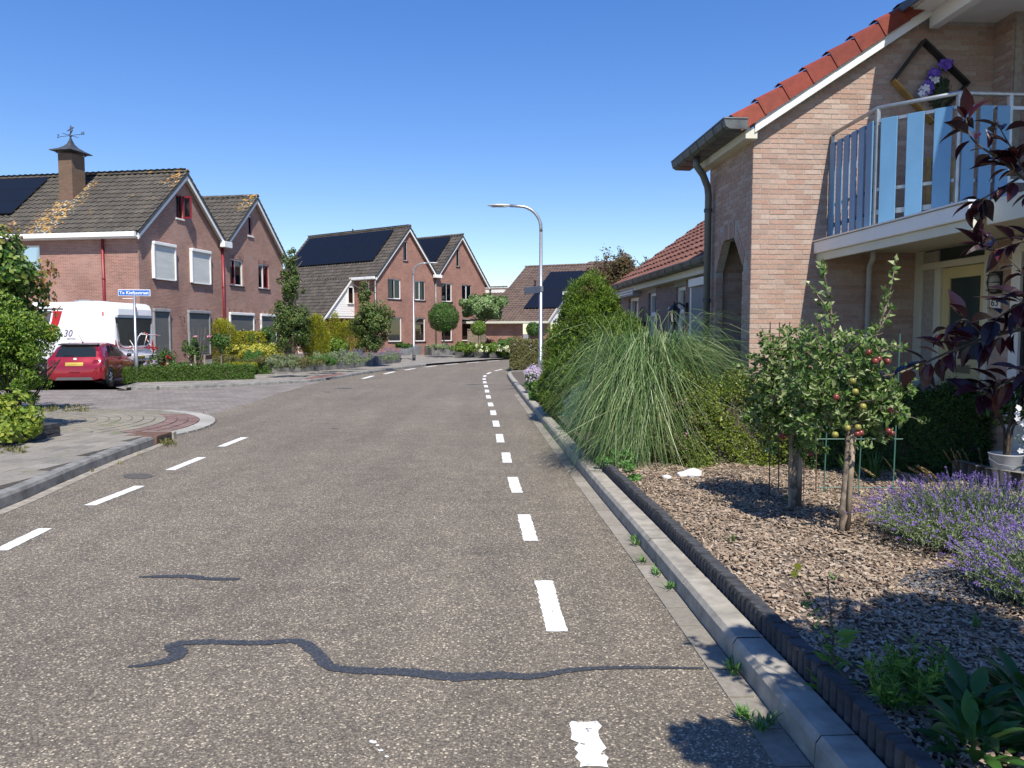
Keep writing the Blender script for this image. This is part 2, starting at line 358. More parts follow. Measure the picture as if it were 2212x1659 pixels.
def tilemat(name,cols,lichen,ref=None):
    m,n,b=mk(name); r=rnd(n); p=wpos(n)
    col=ramp(n,r,[(i/(len(cols)-1),c) for i,c in enumerate(cols)])
    col=mixc(n,.6,col,ramp(n,noise(n,p,2.0,5,.65),[(.3,.55),(.7,1.25)]),'MULTIPLY')
    if lichen:
        add=0.0
        if ref:      # lichen grows thick in the wet run below the chimney and along the verge
            tc=nd(n,'ShaderNodeTexCoord'); tc.object=ref; s=nd(n,'ShaderNodeSeparateXYZ',{0:tc.outputs['Object']})
            d=math_(n,'ABSOLUTE',math_(n,'SUBTRACT',s.outputs[1],4.5)); k1=ramp(n,math_(n,'MULTIPLY',d,.5),[(.2,1.0),(.55,0.0)])
            k1=math_(n,'MULTIPLY',k1,ramp(n,math_(n,'MULTIPLY',s.outputs[0],.3),[(.75,1.0),(.92,.0)]))
            k2=math_(n,'MULTIPLY',ramp(n,math_(n,'MULTIPLY',s.outputs[1],.5),[(.1,1.0),(.5,0.0)]),ramp(n,math_(n,'ADD',s.outputs[2],-7.6),[(.2,.0),(.9,1.0)]))
            add=math_(n,'MULTIPLY',math_(n,'MAXIMUM',k1,math_(n,'MULTIPLY',k2,.8)),.14)
        f=math_(n,'ADD',noise(n,p,4.1,6,.7),add); thr=lichen
        col=mixc(n,ramp(n,f,[(thr,0.0),(thr+.03,1.0)]),col,(.40,.22,.05))
        f=math_(n,'ADD',noise(n,p,7.3,6,.75),math_(n,'MULTIPLY',add,.7) if ref else 0.0); col=mixc(n,ramp(n,f,[(thr+.02,0.0),(thr+.035,1.0)]),col,(.50,.48,.38))
    n.links.new(col,b.inputs['Base Color']); b.inputs['Roughness'].default_value=.8; b.inputs['Specular IOR Level'].default_value=.25
    bump(n,b,noise(n,p,30,4),.4,.006); return m
TILE2=tilemat('brown_grey_tile',[(.080,.070,.060),(.103,.090,.077),(.065,.058,.052),(.115,.096,.078)],.68)
TILE3=tilemat('dark_brown_tile',[(.15,.105,.085),(.12,.088,.075),(.17,.12,.095)],None)
TILEB=tilemat('red_brown_tile',[(.19,.088,.068),(.155,.075,.06),(.21,.10,.078)],None)
TILEN=pieces_mat('orange_verge_tile',[(.29,.050,.028),(.24,.044,.027),(.32,.065,.034)],.6,12,.4,.4,.004,.4)
CAR_RED=plain('car_red',(.30,.008,.022),.25,.35,var=.03,coat=.9)

# ------------------------------------------------------------------ ground, road, pavements
gb=MB(); gb.quad((-900,-300,-.06),(900,-300,-.06),(900,2200,-.06),(-900,2200,-.06)); struct(part('ground',gb,GROUND),'paved and planted ground')
KR=smoothline([(1.30,-3),(1.27,1),(1.22,2.8),(1.165,4.0),(1.10,5.3),(1.035,6.5),(.96,7.7),(.88,9.1),(.78,11),(.64,13.64),(.48,16.7),(.29,20.2),(.06,25),(-.13,29),(-.24,32.6)],6)
KL=smoothline([(-4.6,-3),(-4.75,2),(-4.95,5),(-5.08,7.53),(-5.24,8.73),(-5.46,10.4),(-5.60,12.1)],6)
C0=(-9.4,13.9); RO=3.75
def arc(r,a0,a1,k=14): return [Vector((C0[0]+r*math.cos(R(a0+(a1-a0)*i/k)),C0[1]+r*math.sin(R(a0+(a1-a0)*i/k)))) for i in range(k+1)]
KF=[Vector(G(u,v)) for u,v in ((120,848),(200,844),(270,842),(400,840),(550,832.5),(640,827),(700,822.5),(770,811),(846,799.8),(930,789.5),(985,785),(1050,779.5),(1100,776.5))]
KFL=[Vector(q) for q in ((-14.9,34.5),(-13.6,29.5),(-12.75,26.2),(-12.3,24.6),(-11.9,23.6))]+KF[2:]
diag=[Vector(G(700,816))]
roadL=list(KL)+arc(RO,-25,38)+[Vector(G(u,v)) for u,v in ((600,851),(700,822.5))]+KF[7:]
road=MB(); poly=[(p.x,p.y) for p in roadL]+[(14,58),(14,36)]+[(-.2,34.2)]+[(p.x+.02,p.y) for p in reversed(KR)]
bm=bmesh.new(); f=bm.faces.new([bm.verts.new((x,y,0)) for x,y in poly]); bmesh.ops.triangulate(bm,faces=[f],quad_method='BEAUTY',ngon_method='BEAUTY')
bmesh.ops.recalc_face_normals(bm,faces=bm.faces); me=bpy.data.meshes.new('road'); bm.to_mesh(me); bm.free()
ROAD=struct(link('road',me,ASPH),'grey asphalt road curving away to the right')
def sheet(name,poly,mat,z,kind=True,parent=None,lab=None):
    bm=bmesh.new(); zz=z if callable(z) else (lambda x,y:z)
    f=bm.faces.new([bm.verts.new((p[0],p[1],zz(p[0],p[1]))) for p in poly]); bmesh.ops.triangulate(bm,faces=[f]); bmesh.ops.recalc_face_normals(bm,faces=bm.faces)
    if sum(f.normal.z for f in bm.faces)<0: bmesh.ops.reverse_faces(bm,faces=bm.faces)
    me=bpy.data.meshes.new(name); bm.to_mesh(me); bm.free(); o=link(name,me,mat,parent)
    if kind: struct(o,lab)
    return o
side=[(-60,16.5),(-12.5,17.2)]+[(-9.4,17.0),(-7,15.5),(-4,18),(-4.5,29),G(700,821),G(640,825.5),G(550,831),G(400,839),G(270,841)]+[(-16,23.6),(-18.5,32),(-60,36)]
sheet('side_street',side,PAV_SIDE,-.006,lab='side street of worn pinkish brick pavers')
# left kerb of long concrete stones
def kerb_run(line,step,h,wd,mat,parent,side=1,gapw=.008,limit=300):
    ms=[]
    L=resample(line,step)
    for (p,d),(q,_d) in zip(L,L[1:]):
        d=(q-p).normalized(); nrm=Vector((-d.y,d.x))*side
        ms.append(basis((p.x+d.x*gapw,p.y+d.y*gapw,-.03+random.uniform(-.0015,.0015)),Vector((d.x,d.y,0))*(step-gapw),Vector((nrm.x,nrm.y,0))*wd,(0,0,h+.03)) if side>0 else
                  basis((p.x+d.x*gapw+nrm.x*wd,p.y+d.y*gapw+nrm.y*wd,-.03+random.uniform(-.0015,.0015)),Vector((d.x,d.y,0))*(step-gapw),Vector((-nrm.x,-nrm.y,0))*wd,(0,0,h+.03)))
    return ms
KST=([(0,0,0),(1,0,0),(1,1,0),(0,1,0),(0,.12,.82),(1,.12,.82),(0,.28,1),(1,.28,1),(0,1,1),(1,1,1)],[(0,1,5,4),(4,5,7,6),(6,7,9,8),(1,2,9,7),(0,4,6,8),(2,3,8,9)])
KST=([(0,.03,0),(1,.03,0),(1,1,0),(0,1,0),(0,.08,.80),(1,.08,.80),(0,.20,1),(1,.20,1),(0,1,1),(1,1,1)],[(0,1,5,4),(4,5,7,6),(6,7,9,8),(2,3,8,9),(1,2,9,5),(5,9,7,7),(3,0,4,8),(4,6,8,8)])
KST=(KST[0],[f for f in KST[1] if len(set(f))==4])
KSR=([(x,1-y,z) for x,y,z in KST[0]],[tuple(reversed(f)) for f in KST[1]])
kl=thing('kerb','dark grey concrete kerb along the left pavement','kerb',(-5,7,0)); kl['kind']='structure'; del kl['category']
def loc(o,ms): T=Matrix.Translation(-Vector(o.location)); return [T@m for m in ms]
pieces('kerb_stone',KST,loc(kl,kerb_run(list(KL),1.0,.135,.17,CONCD,kl,1)),CONCD,kl)
kr=thing('kerb','pale concrete kerb along the right garden','kerb',(1.1,6,0)); kr['kind']='structure'; del kr['category']
pieces('kerb_stone',KSR,loc(kr,kerb_run(list(KR),1.0,.13,.18,CONC,kr,-1)),CONC,kr)
kc=smoothline([(-.24,32.7),(-.12,33.4),(.25,33.9),(1.2,34.2),(3,34.4)],5)
kf=thing('kerb','low grey kerb edging the far pavement','kerb',(-8,25,0)); kf['kind']='structure'; del kf['category']
pieces('kerb_stone',KST,loc(kf,kerb_run(smoothline(KFL[:13],4),1.0,.10,.15,CONC,kf,1)),CONCD,kf)
kk=thing('kerb','kerb corner in front of the clipped hedge','kerb',(0,33,0)); kk['kind']='structure'; del kk['category']
pieces('kerb_stone',KSR,loc(kk,kerb_run(kc,1.0,.12,.2,CONC,kk,-1)),CONC,kk)
# gutter tiles beside the right kerb
gt=[]
for p,d in resample(offset(KR,-.125),.3):
    if 1.2<p.y<20: d=d.normalized(); gt.append(basis((p.x+d.x*.005,p.y+d.y*.005,-.02+random.uniform(0,.003)),Vector((d.x,d.y,0))*.29,Vector((d.y,-d.x,0))*-.0+Vector((-d.y,d.x,0))*-.135,(0,0,.028)))
gtm=[]
for p,d in resample(KR,.3):
    if 1.2<p.y<22:
        d=d.normalized(); nn=Vector((-d.y,d.x)); gtm.append(basis((p.x+d.x*.004+nn.x*.004,p.y+d.y*.004+nn.y*.004,-.02+random.uniform(-.002,.002)),Vector((d.x,d.y,0))*.286,Vector((nn.x,nn.y,0))*.140,(0,0,random.uniform(.024,.028))))
pieces('gutter_tile',BOX5,gtm,pieces_mat('gutter_tile_concrete',[(.31,.28,.23),(.27,.245,.20),(.35,.32,.27),(.24,.215,.175)],.9,25,.35,.6,.004),ROAD,300,root=Matrix.Identity(4))
# thin concrete strip at the foot of the left kerb
st=MB(); a=offset(KL,.0); b_=offset(KL,.13)
for i in range(len(a)-1): st.quad((a[i].x,a[i].y,.004),(b_[i].x,b_[i].y,.004),(b_[i+1].x,b_[i+1].y,.004),(a[i+1].x,a[i+1].y,.004))
part('gutter_strip',st,GUT,ROAD)
# ---- left pavement of square tiles
ki=offset(KL,-.17)
LP=[(p.x,p.y) for p in ki]+[(-5.9,12.55),(-16,13.2),(-16,-3)]
PAVL=sheet('pavement',LP,SOIL,.085,lab='left pavement of worn square concrete tiles')
def inside(x,y,P):
    c=False; j=len(P)-1
    for i in range(len(P)):
        if (P[i][1]>y)!=(P[j][1]>y) and x<(P[j][0]-P[i][0])*(y-P[i][1])/(P[j][1]-P[i][1])+P[i][0]: c=not c
        j=i
    return c
TILEC=pieces_mat('pavement_tile_concrete',[(.27,.25,.21),(.31,.285,.24),(.235,.22,.19),(.34,.315,.27)],.9,25,.35,.6,.004,dirt=((.16,.17,.09),2.2,.60))
ms=[]; ang=R(82); ux=Vector((math.cos(ang),math.sin(ang),0)); uy=Vector((-ux.y,ux.x,0))
for i in range(-34,40):
    for j in range(-5,45):
        o=Vector((-5.3,7,0))+ux*(i*.3+(.15 if j%2 else 0))+uy*(j*.3+.02); c=o+ux*.15+uy*.15
        if inside(c.x+.03,c.y,LP) and c.y>5.2:
            ms.append(basis(o+Vector((0,0,.09)),ux*.293+Vector((0,0,random.uniform(-.003,.003))),uy*.293+Vector((0,0,random.uniform(-.003,.003))),(0,0,.04)))
pieces('tile',BOX5,ms,TILEC,PAVL,300,root=Matrix.Identity(4))
# ---- corner apron: bricks laid in curved rows, red band and pale kerb band
def az(r): return .105 if r<2.3 else .105-(r-2.3)/1.45*.085
ap=MB(); rr=[.3,1,2.3,2.9,3.45,3.78]; aa=[-35+ i*6 for i in range(28)]
for k in range(len(rr)-1):
    for i in range(len(aa)-1):
        q=[(rr[k],aa[i]),(rr[k+1],aa[i]),(rr[k+1],aa[i+1]),(rr[k],aa[i+1])]
        ap.quad(*[(C0[0]+r*math.cos(R(a)),C0[1]+r*math.sin(R(a)),az(r)-.012-(.006 if k==4 else 0)) for r,a in q])
APR=struct(part('corner_pavement',ap,SOIL),'rounded street corner paved in curved rows')
sheet('corner_pavement',[(-40,12.7),(-9.4,12.9),(-9.6,17.55),(-12.6,18.2),(-40,17.4)],PAV_FAR,.088,lab='grey paved strip behind the street corner')
YB=pieces_mat('yellow_grey_paver',[(.29,.265,.21),(.33,.30,.235),(.25,.23,.19),(.36,.34,.28)],.9,30,.4,.6,.004,dirt=((.17,.19,.09),1.7,.60))
RB=pieces_mat('red_paver',[(.25,.155,.135),(.20,.125,.115),(.28,.19,.165),(.23,.17,.15)],.9,30,.4,.6,.004)
PB=pieces_mat('pale_paver',[(.40,.39,.35),(.44,.43,.39),(.36,.35,.31)],.9,30,.3,.6,.004)
yl=[];rl=[];pl=[]
r=.45
while r<3.72:
    band=r>=3.43; wdt=.3 if band else .2; ln=.3 if band else .105
    k=int(R(160)*r/ln)
    for i in range(k):
        a=R(-40)+(i+(.5 if int(r*5)%2 else 0))*ln/r; am=a+ln/r/2; deg=math.degrees(am)
        x,y=C0[0]+(r+wdt/2)*math.cos(am),C0[1]+(r+wdt/2)*math.sin(am)
        if y<12.65+(x+9.4)*-.03 or deg>118: continue
        z0,z1=az(r)-.03,az(r+wdt)-.03
        rd=Vector((math.cos(am),math.sin(am),0)); tg=Vector((-rd.y,rd.x,0))
        o=Vector((C0[0],C0[1],z0+random.uniform(-.002,.003)))+rd*r-tg*(ln/2-.003)
        M=basis(o,rd*(wdt-.016)+Vector((0,0,z1-z0)),tg*(ln-.010),(0,0,.03))
        if band: (pl if -18<deg<64 else yl).append(M)
        elif r>2.75 and -22<deg<44: rl.append(M)
        else: yl.append(M)
    r+=wdt if not band else 1
pieces('paver',BOX5,yl,YB,APR,300,root=Matrix.Identity(4)); pieces('red_brick',BOX5,rl,RB,APR,300,root=Matrix.Identity(4)); pieces('band_tile',BOX5,pl,PB,APR,300,root=Matrix.Identity(4))
# drain in the kerb
dr=thing('street_drain','rusty iron kerb drain at the end of the left kerb','drain',(-5.72,12.35,0))
x=MB(); x.box(-.42,.10,-.28,.28,-.02,.135); bevel(part('drain_cover',x,plain('rusty_iron',(.15,.085,.055),.8,var=.3,scale=15,bmp=.6),dr),.015)
x=MB(); x.box(.101,.115,-.2,.2,.02,.09); part('drain_mouth',x,BLACK,dr)
x=MB(); x.box(-.45,.12,.285,.42,-.02,.125); bevel(part('drain_end_stone',x,CONC,dr),.02)
# ---- far pavement
fp=[(p.x,p.y) for p in offset(smoothline(KFL,4),-.14)]+[(3,60),(3,75),(-60,75),(-60,38),(-19,36)]
sheet('far_pavement',fp,PAV_FAR,.09,lab='far pavement of sunlit pale tiles')
sheet('red_paved_ramp',[G(655,820.2,.096),G(708,816,.096),G(755,807.8,.096),G(735,806.2,.096),G(690,811.2,.096),G(662,816,.096)],PAV_RED,.096,lab='dark red paved strip at the far kerb')
# ---- markings, sealed cracks and patches, all children of the road
def scuff(): pass
def dash(u,poly,jag=0,mat=LINE,name='lane_dash',z=.004,w=None):
    out=[]
    P=[Vector(p) for p in poly]
    for a,b in zip(P,P[1:]+P[:1]):
        k=max(1,int((b-a).length/.035)) if jag else 1
        for i in range(k):
            q=a.lerp(b,i/k); out.append((q.x+(random.uniform(-jag,jag) if i else 0),q.y+(random.uniform(-jag,jag)*.6 if i else 0)))
    return sheet(name,out,mat,z,False,ROAD)
def dquad(c0,c1,wd,jag=0):
    a,b=Vector(c0),Vector(c1); 
    dash(0,[(a.x-wd/2,a.y),(a.x+wd/2,a.y),(b.x+wd/2,b.y),(b.x-wd/2,b.y)],jag)
RD=[((1283,1659),(1262,1559)),((1203,1365),(1174,1255)),((1147,1169),(1131,1112)),((1117,1065),(1107,1031)),((1096,1000),(1092,978)),((1081.5,956),(1078.5,938)),((1073,922),(1070,909)),((1066.5,897),(1064.5,887)),((1061,878),(1058.5,870)),((1056,861),(1054,854)),((1052.5,848),(1051.5,842)),((1050.5,837),(1049,832)),((1047.5,828),(1047,824)),((1046,820.5),(1046,817.5)),((1046.5,814),(1048,811)),((1052,808),(1060,804.5)),((1069,801.5),(1085,797.5))]
for i,(a,b) in enumerate(RD): dquad(G(*a),G(*b),.125 if i else .115,.006 if 0<i<8 else (.018 if i==0 else 0))
LD=[((-4.15,4.25),(-4.17,5.15)),(G(22,1172),G(77,1142)),(G(192,1092),G(280,1050)),(G(364,1016),G(413,988)),(G(473,965),G(505,945)),]
wd=.125
for a,b in LD[:2]: pass
for a,b in [((-4.02,4.2),(-4.1,5.1)),((-4.13,6.1),(-4.19,6.8)),((-4.30,7.73),(-4.27,8.73)),((-4.38,9.75),(-4.38,10.77)),((-4.50,11.8),(-4.50,12.85))]: dquad(a,b,wd,.004)
for a,b in [((784,818),(806,812)),((830,808),(852,803)),((874,799.5),(897,796)),((918,793),(943,790)),((962,788),(990,785.5)),((1008,784.3),(1035,782)),((1052,780.6),(1078,778.6))]:
    p,q=Vector(G(*a)),Vector(G(*b)); d=(q-p).normalized(); nn=Vector((-d.y,d.x))*.09; dash(0,[(p-nn)[:],(p+nn)[:],(q+nn)[:],(q-nn)[:]])
def ribbon(pts,ws,name,mat):
    P=smoothline([G(*p) for p in pts],14); W=np.interp(np.linspace(0,1,len(P)),np.linspace(0,1,len(ws)),ws)
    mb=MB(); L=[];Rr=[]
    for i,p in enumerate(P):
        t=(P[min(i+1,len(P)-1)]-P[max(i-1,0)]).normalized(); nn=Vector((-t.y,t.x))*W[i]*.5*random.uniform(.82,1.18); jt=nn*random.uniform(-.18,.18); L.append(p+nn+jt); Rr.append(p-nn+jt*.3)
    for i in range(len(P)-1): mb.quad((Rr[i].x,Rr[i].y,.0045),(Rr[i+1].x,Rr[i+1].y,.0045),(L[i+1].x,L[i+1].y,.0045),(L[i].x,L[i].y,.0045))
    o=part(name,mb,mat,ROAD); return o
m,n,b=mk('bitumen_sealant'); p_=wpos(n); f_=noise(n,p_,60,5,.7)
n.links.new(ramp(n,f_,[(.40,(.030,.033,.038)),(.58,(.055,.058,.063)),(.68,(.12,.12,.11)),(.76,(.20,.19,.17))]),b.inputs['Base Color']); b.inputs['Roughness'].default_value=.6; bump(n,b,f_,.5,.004); BITU=m
ribbon([(275,1442),(330,1435),(372,1424),(388,1408),(372,1399),(395,1390),(470,1388),(560,1390),(640,1386),(680,1408),(712,1440),(780,1450),(880,1453),(980,1463),(1080,1460),(1150,1462),(1250,1447),(1380,1443),(1520,1445)],[.02,.05,.07,.09,.09,.085,.07,.065,.065,.065,.07,.08,.075,.07,.08,.09,.09,.08,.07,.055,.04,.03,.02],'crack_seal',BITU)
ribbon([(300,1247),(350,1246),(405,1246),(450,1251),(517,1252)],[.02,.06,.06,.07,.06,.05],'crack_seal',BITU)
PATCH=plain('dark_patch',(.10,.092,.082),.9,var=.35,scale=60,bmp=.8)
def ell(u,v,ru,rv,name,mat,z=.0035):
    sheet(name,[G(u+ru*math.cos(a)*random.uniform(.93,1.05),v+rv*math.sin(a)) for a in np.linspace(0,2*math.pi,20,endpoint=False)],mat,z,False,ROAD)
ell(298,1029,34,6,'road_patch',PATCH); ell(742,839,22,1.5,'drain_lid',PATCH); ell(705,847,9,.9,'drain_lid',PATCH); ell(724,926,9,1.2,'road_patch',PATCH)

# ------------------------------------------------------------------ right garden ground
KRo=offset(KR,.18)
gz=.16
gp=[(p.x+.1,p.y) for p in KRo if p.y<16]+[(9,16),(9,-3)]
GAR=sheet('garden_soil',gp,SOIL,lambda x,y:.16,lab='garden soil covered with bark chips')
sheet('garden_soil',[(p.x+.02,p.y) for p in KRo if p.y>=15.5]+[(0.3,33.5),(9,34),(9,15.9),(1.2,15.9)],SOIL,.10,lab='garden soil along the bungalow')
pr=[]
pal=[p for p in offset(KR,.187) if -.5<p.y<9.6]
pd=thing('garden_edging','dark half-round concrete palisade edging between kerb and bark chips','edging',(1.45,5,.05))
prf=[(-.5,0),(-.5,.72),(-.36,.88),(-.12,.98),(.12,.98),(.36,.88),(.5,.72),(.5,0)]
PP=([(x,1-y,0) for x,y in prf]+[(x*.96,1-y*.97,1) for x,y in prf],[(i,i+1,i+9,i+8)[::1] for i in range(7)]+[(8,9,10,11),(8,11,12,15),(12,13,14,15)])
for p,d in resample(pal,.066):
    d=d.normalized(); nn=Vector((d.y,-d.x))
    pr.append(basis((p.x-1.45,p.y-5,random.uniform(-.004,.004)),Vector((d.x,d.y,0))*.063,Vector((nn.x,nn.y,0))*.085,(random.uniform(-.005,.005),random.uniform(-.004,.004),.185+random.uniform(-.005,.005))))
pieces('palisade_post',PP,pr,PALI,pd,300)

# small worn paint flecks in the lane
for (u,v,k) in ((806,1604,9),(822,1622,7),(836,1636,5),(815,1612,5)):
    sheet('paint_fleck',[G(u+k*math.cos(a)*random.uniform(.5,1.2),v+k*.45*math.sin(a)*random.uniform(.5,1.3)) for a in np.linspace(0,6.28,9,endpoint=False)],LINE,.0038,False,ROAD)
# ------------------------------------------------------------------ building helpers
def wallmesh(mb,a0,a1,topf,holes,T,thick=.28,brk=(),z0=0):
    xs=sorted(set([a0,a1]+[h[0] for h in holes]+[h[1] for h in holes]+list(brk))); xs=[x for x in xs if a0<=x<=a1]
    for xa,xb in zip(xs,xs[1:]):
        hs=sorted([h for h in holes if h[0]<=xa+1e-6 and h[1]>=xb-1e-6],key=lambda h:h[2]); cur=z0
        segs=[]
        for h in hs: segs.append((cur,cur,h[2],h[2])); cur=h[3]
        segs.append((cur,cur,topf(xa,+1),topf(xb,-1)))
        for za,zb,zc,zd in segs:
            if zc-za<1e-4 and zd-zb<1e-4: continue
            mb.quad(T(xa,za,0),T(xb,zb,0),T(xb,zd,0),T(xa,zc,0))
            mb.quad(T(xb,zb,thick),T(xa,za,thick),T(xa,zc,thick),T(xb,zd,thick))
    for h in holes:
        A,B,C,D=h[:4]
        for p,q in (((A,C),(B,C)),((B,C),(B,D)),((B,D),(A,D)),((A,D),(A,C))):
            mb.quad(T(p[0],p[1],0),T(q[0],q[1],0),T(q[0],q[1],thick),T(p[0],p[1],thick))
    mb.quad(T(a0,z0,0),T(a0,topf(a0,1),0),T(a0,topf(a0,1),thick),T(a0,z0,thick)); mb.quad(T(a1,z0,0),T(a1,z0,thick),T(a1,topf(a1,-1),thick),T(a1,topf(a1,-1),0))
def TB(mb,T,a0,a1,z0,z1,d0,d1):
    o=Vector(T(a0,z0,d0)); mb.obox(o,Vector(T(a1,z0,d0))-o,Vector(T(a0,z0,d1))-o,Vector(T(a0,z1,d0))-o)
def Txz(y0=0,s=1): return lambda a,z,d:(a,y0+s*d,z)
def Tyz(x0=0,s=1): return lambda a,z,d:(x0+s*d,a,z)
def window(parent,T,h,mull=(),casement=None,frame=WHITE,sash=None,fw=.07,inner=None,glass=GLASSD,sill=True,transom=None,name='window',sillmat=BLACK,dep=.09):
    a0,a1,z0,z1=h[:4]; mb=MB()
    for b in ((a0,a0+fw,z0,z1),(a1-fw,a1,z0,z1),(a0+fw,a1-fw,z1-fw,z1),(a0+fw,a1-fw,z0,z0+fw)): TB(mb,T,*b,dep-.03,dep+.05)
    for m in mull: TB(mb,T,m-fw*.45,m+fw*.45,z0+fw,z1-fw,dep-.03,dep+.05)
    if transom: TB(mb,T,a0+fw,a1-fw,transom-.03,transom+.03,dep-.028,dep+.048)
    f=part(name,mb,frame,parent)
    mb=MB(); TB(mb,T,a0+fw*.5,a1-fw*.5,z0+fw*.5,z1-fw*.5,dep+.015,dep+.025); part('pane',mb,glass,f)
    if casement:                                   # dark sash set in the frame
        c0,c1=casement; mb=MB(); s=.055
        for b in ((c0,c0+s,z0+.05,z1-.05),(c1-s,c1,z0+.05,z1-.05),(c0+s,c1-s,z1-.05-s,z1-.05),(c0+s,c1-s,z0+.05,z0+.05+s)): TB(mb,T,*b,dep-.045,dep+.0)
        part('sash',mb,sash or ANTHRA,f)
    if sill:
        mb=MB(); TB(mb,T,a0-.06,a1+.06,z0-.07,z0-.005,-.06,dep-.035); part('sill',mb,sillmat,f)
    if inner=='full': mb=MB(); TB(mb,T,a0+.03,a1-.03,z0+.03,z1-.03,dep+.08,dep+.09); part('blind',mb,BLIND,f)
    elif inner=='low': mb=MB(); TB(mb,T,a0+.03,a1-.03,z0+.03,z0+(z1-z0)*.42,dep+.08,dep+.09); part('blind',mb,BLIND,f)
    elif inner=='side':
        mb=MB()
        for k in range(5):
            TB(mb,T,a1-.10-.055*k,a1-.055-.055*k,z0+.03,z1-.05,dep+.08+.02*(k%2),dep+.10+.02*(k%2)); TB(mb,T,a0+.06+.05*k,a0+.1+.05*k,z0+.03,z1-.05,dep+.08+.02*(k%2),dep+.10+.02*(k%2))
        part('curtain',mb,CURT,f)
    return f
def lintel(parent,T,h,hh=.21):
    mb=MB(); k=int((h[1]-h[0]+.1)/.0625)
    for i in range(k): TB(mb,T,h[0]-.05+i*.0625+.004,h[0]-.05+(i+1)*.0625-.004,h[3]+.004,h[3]+hh,-.005-random.random()*.003,.02)
    return mb
# pantile: u across, v up the slope, w out of the roof
TP=[(0,0),(.05,-.012),(.11,-.014),(.17,.004),(.22,.028),(.27,.03),(.315,.008)]
def tileproto(L=.38):
    V=[(u,0,w+.05) for u,w in TP]+[(u,L,w+.012) for u,w in TP]+[(u,0,w+.022) for u,w in TP]; n=len(TP); F=[]
    for i in range(n-1): F.append((i,i+1,n+i+1,n+i)); F.append((2*n+i,2*n+i+1,i+1,i))
    F.append((0,n,2*n,2*n)); return (V,[f for f in F if len(set(f))==4])
TILE_P=tileproto()
def tile_ms(o,u,v,nu,nv,su=.3,sv=.34,skip=None):
    u=Vector(u).normalized(); v=Vector(v).normalized(); w_=u.cross(v).normalized(); out=[]
    for i in range(nv):
        for j in range(nu):
            p=Vector(o)+u*(j*su)+v*(i*sv)
            if skip and skip(j*su,i*sv): continue
            a=random.uniform(-.006,.006); out.append(basis(p+w_*random.uniform(0,.006),u+w_*a*2,v+w_*a,w_))
    return out
def ridge_ms(p0,dirv,n,step=.40):
    d=Vector(dirv).normalized(); s=Vector((d.y,-d.x,0)); return [basis(Vector(p0)+d*(i*step)+Vector((0,0,random.uniform(-.005,.008))),d*.43,s,Vector((0,0,1))) for i in range(n)]
RP=[(-.14,-.05),(-.11,.02),(-.05,.065),(.05,.065),(.11,.02),(.14,-.05)]
RIDGE_P=([(0,a,b+.012) for a,b in RP]+[(1,a*.93,b) for a,b in RP]+[(0,a*.8,b-.03) for a,b in RP],[(i,i+1,6+i+1,6+i)[::-1] for i in range(5)]+[(12+i,12+i+1,i+1,i)[::-1] for i in range(5)])
def slab(mb,o,u,v,lu,lv,t=.1):
    u=Vector(u).normalized(); v=Vector(v).normalized(); w_=u.cross(v).normalized(); mb.obox(Vector(o)-w_*(t+.012),u*lu,v*lv,w_*t)
def verge_board(parent,pts,y0,y1,h,mat,name='verge_board'):
    for a,b in zip(pts,pts[1:]):
        a,b=Vector(a),Vector(b); mb=MB(); mb.extr([(a.x,y0,a.z-h),(b.x,y0,b.z-h),(b.x,y0,b.z),(a.x,y0,a.z)],(0,y1-y0,0)); part(name,mb,mat,parent)
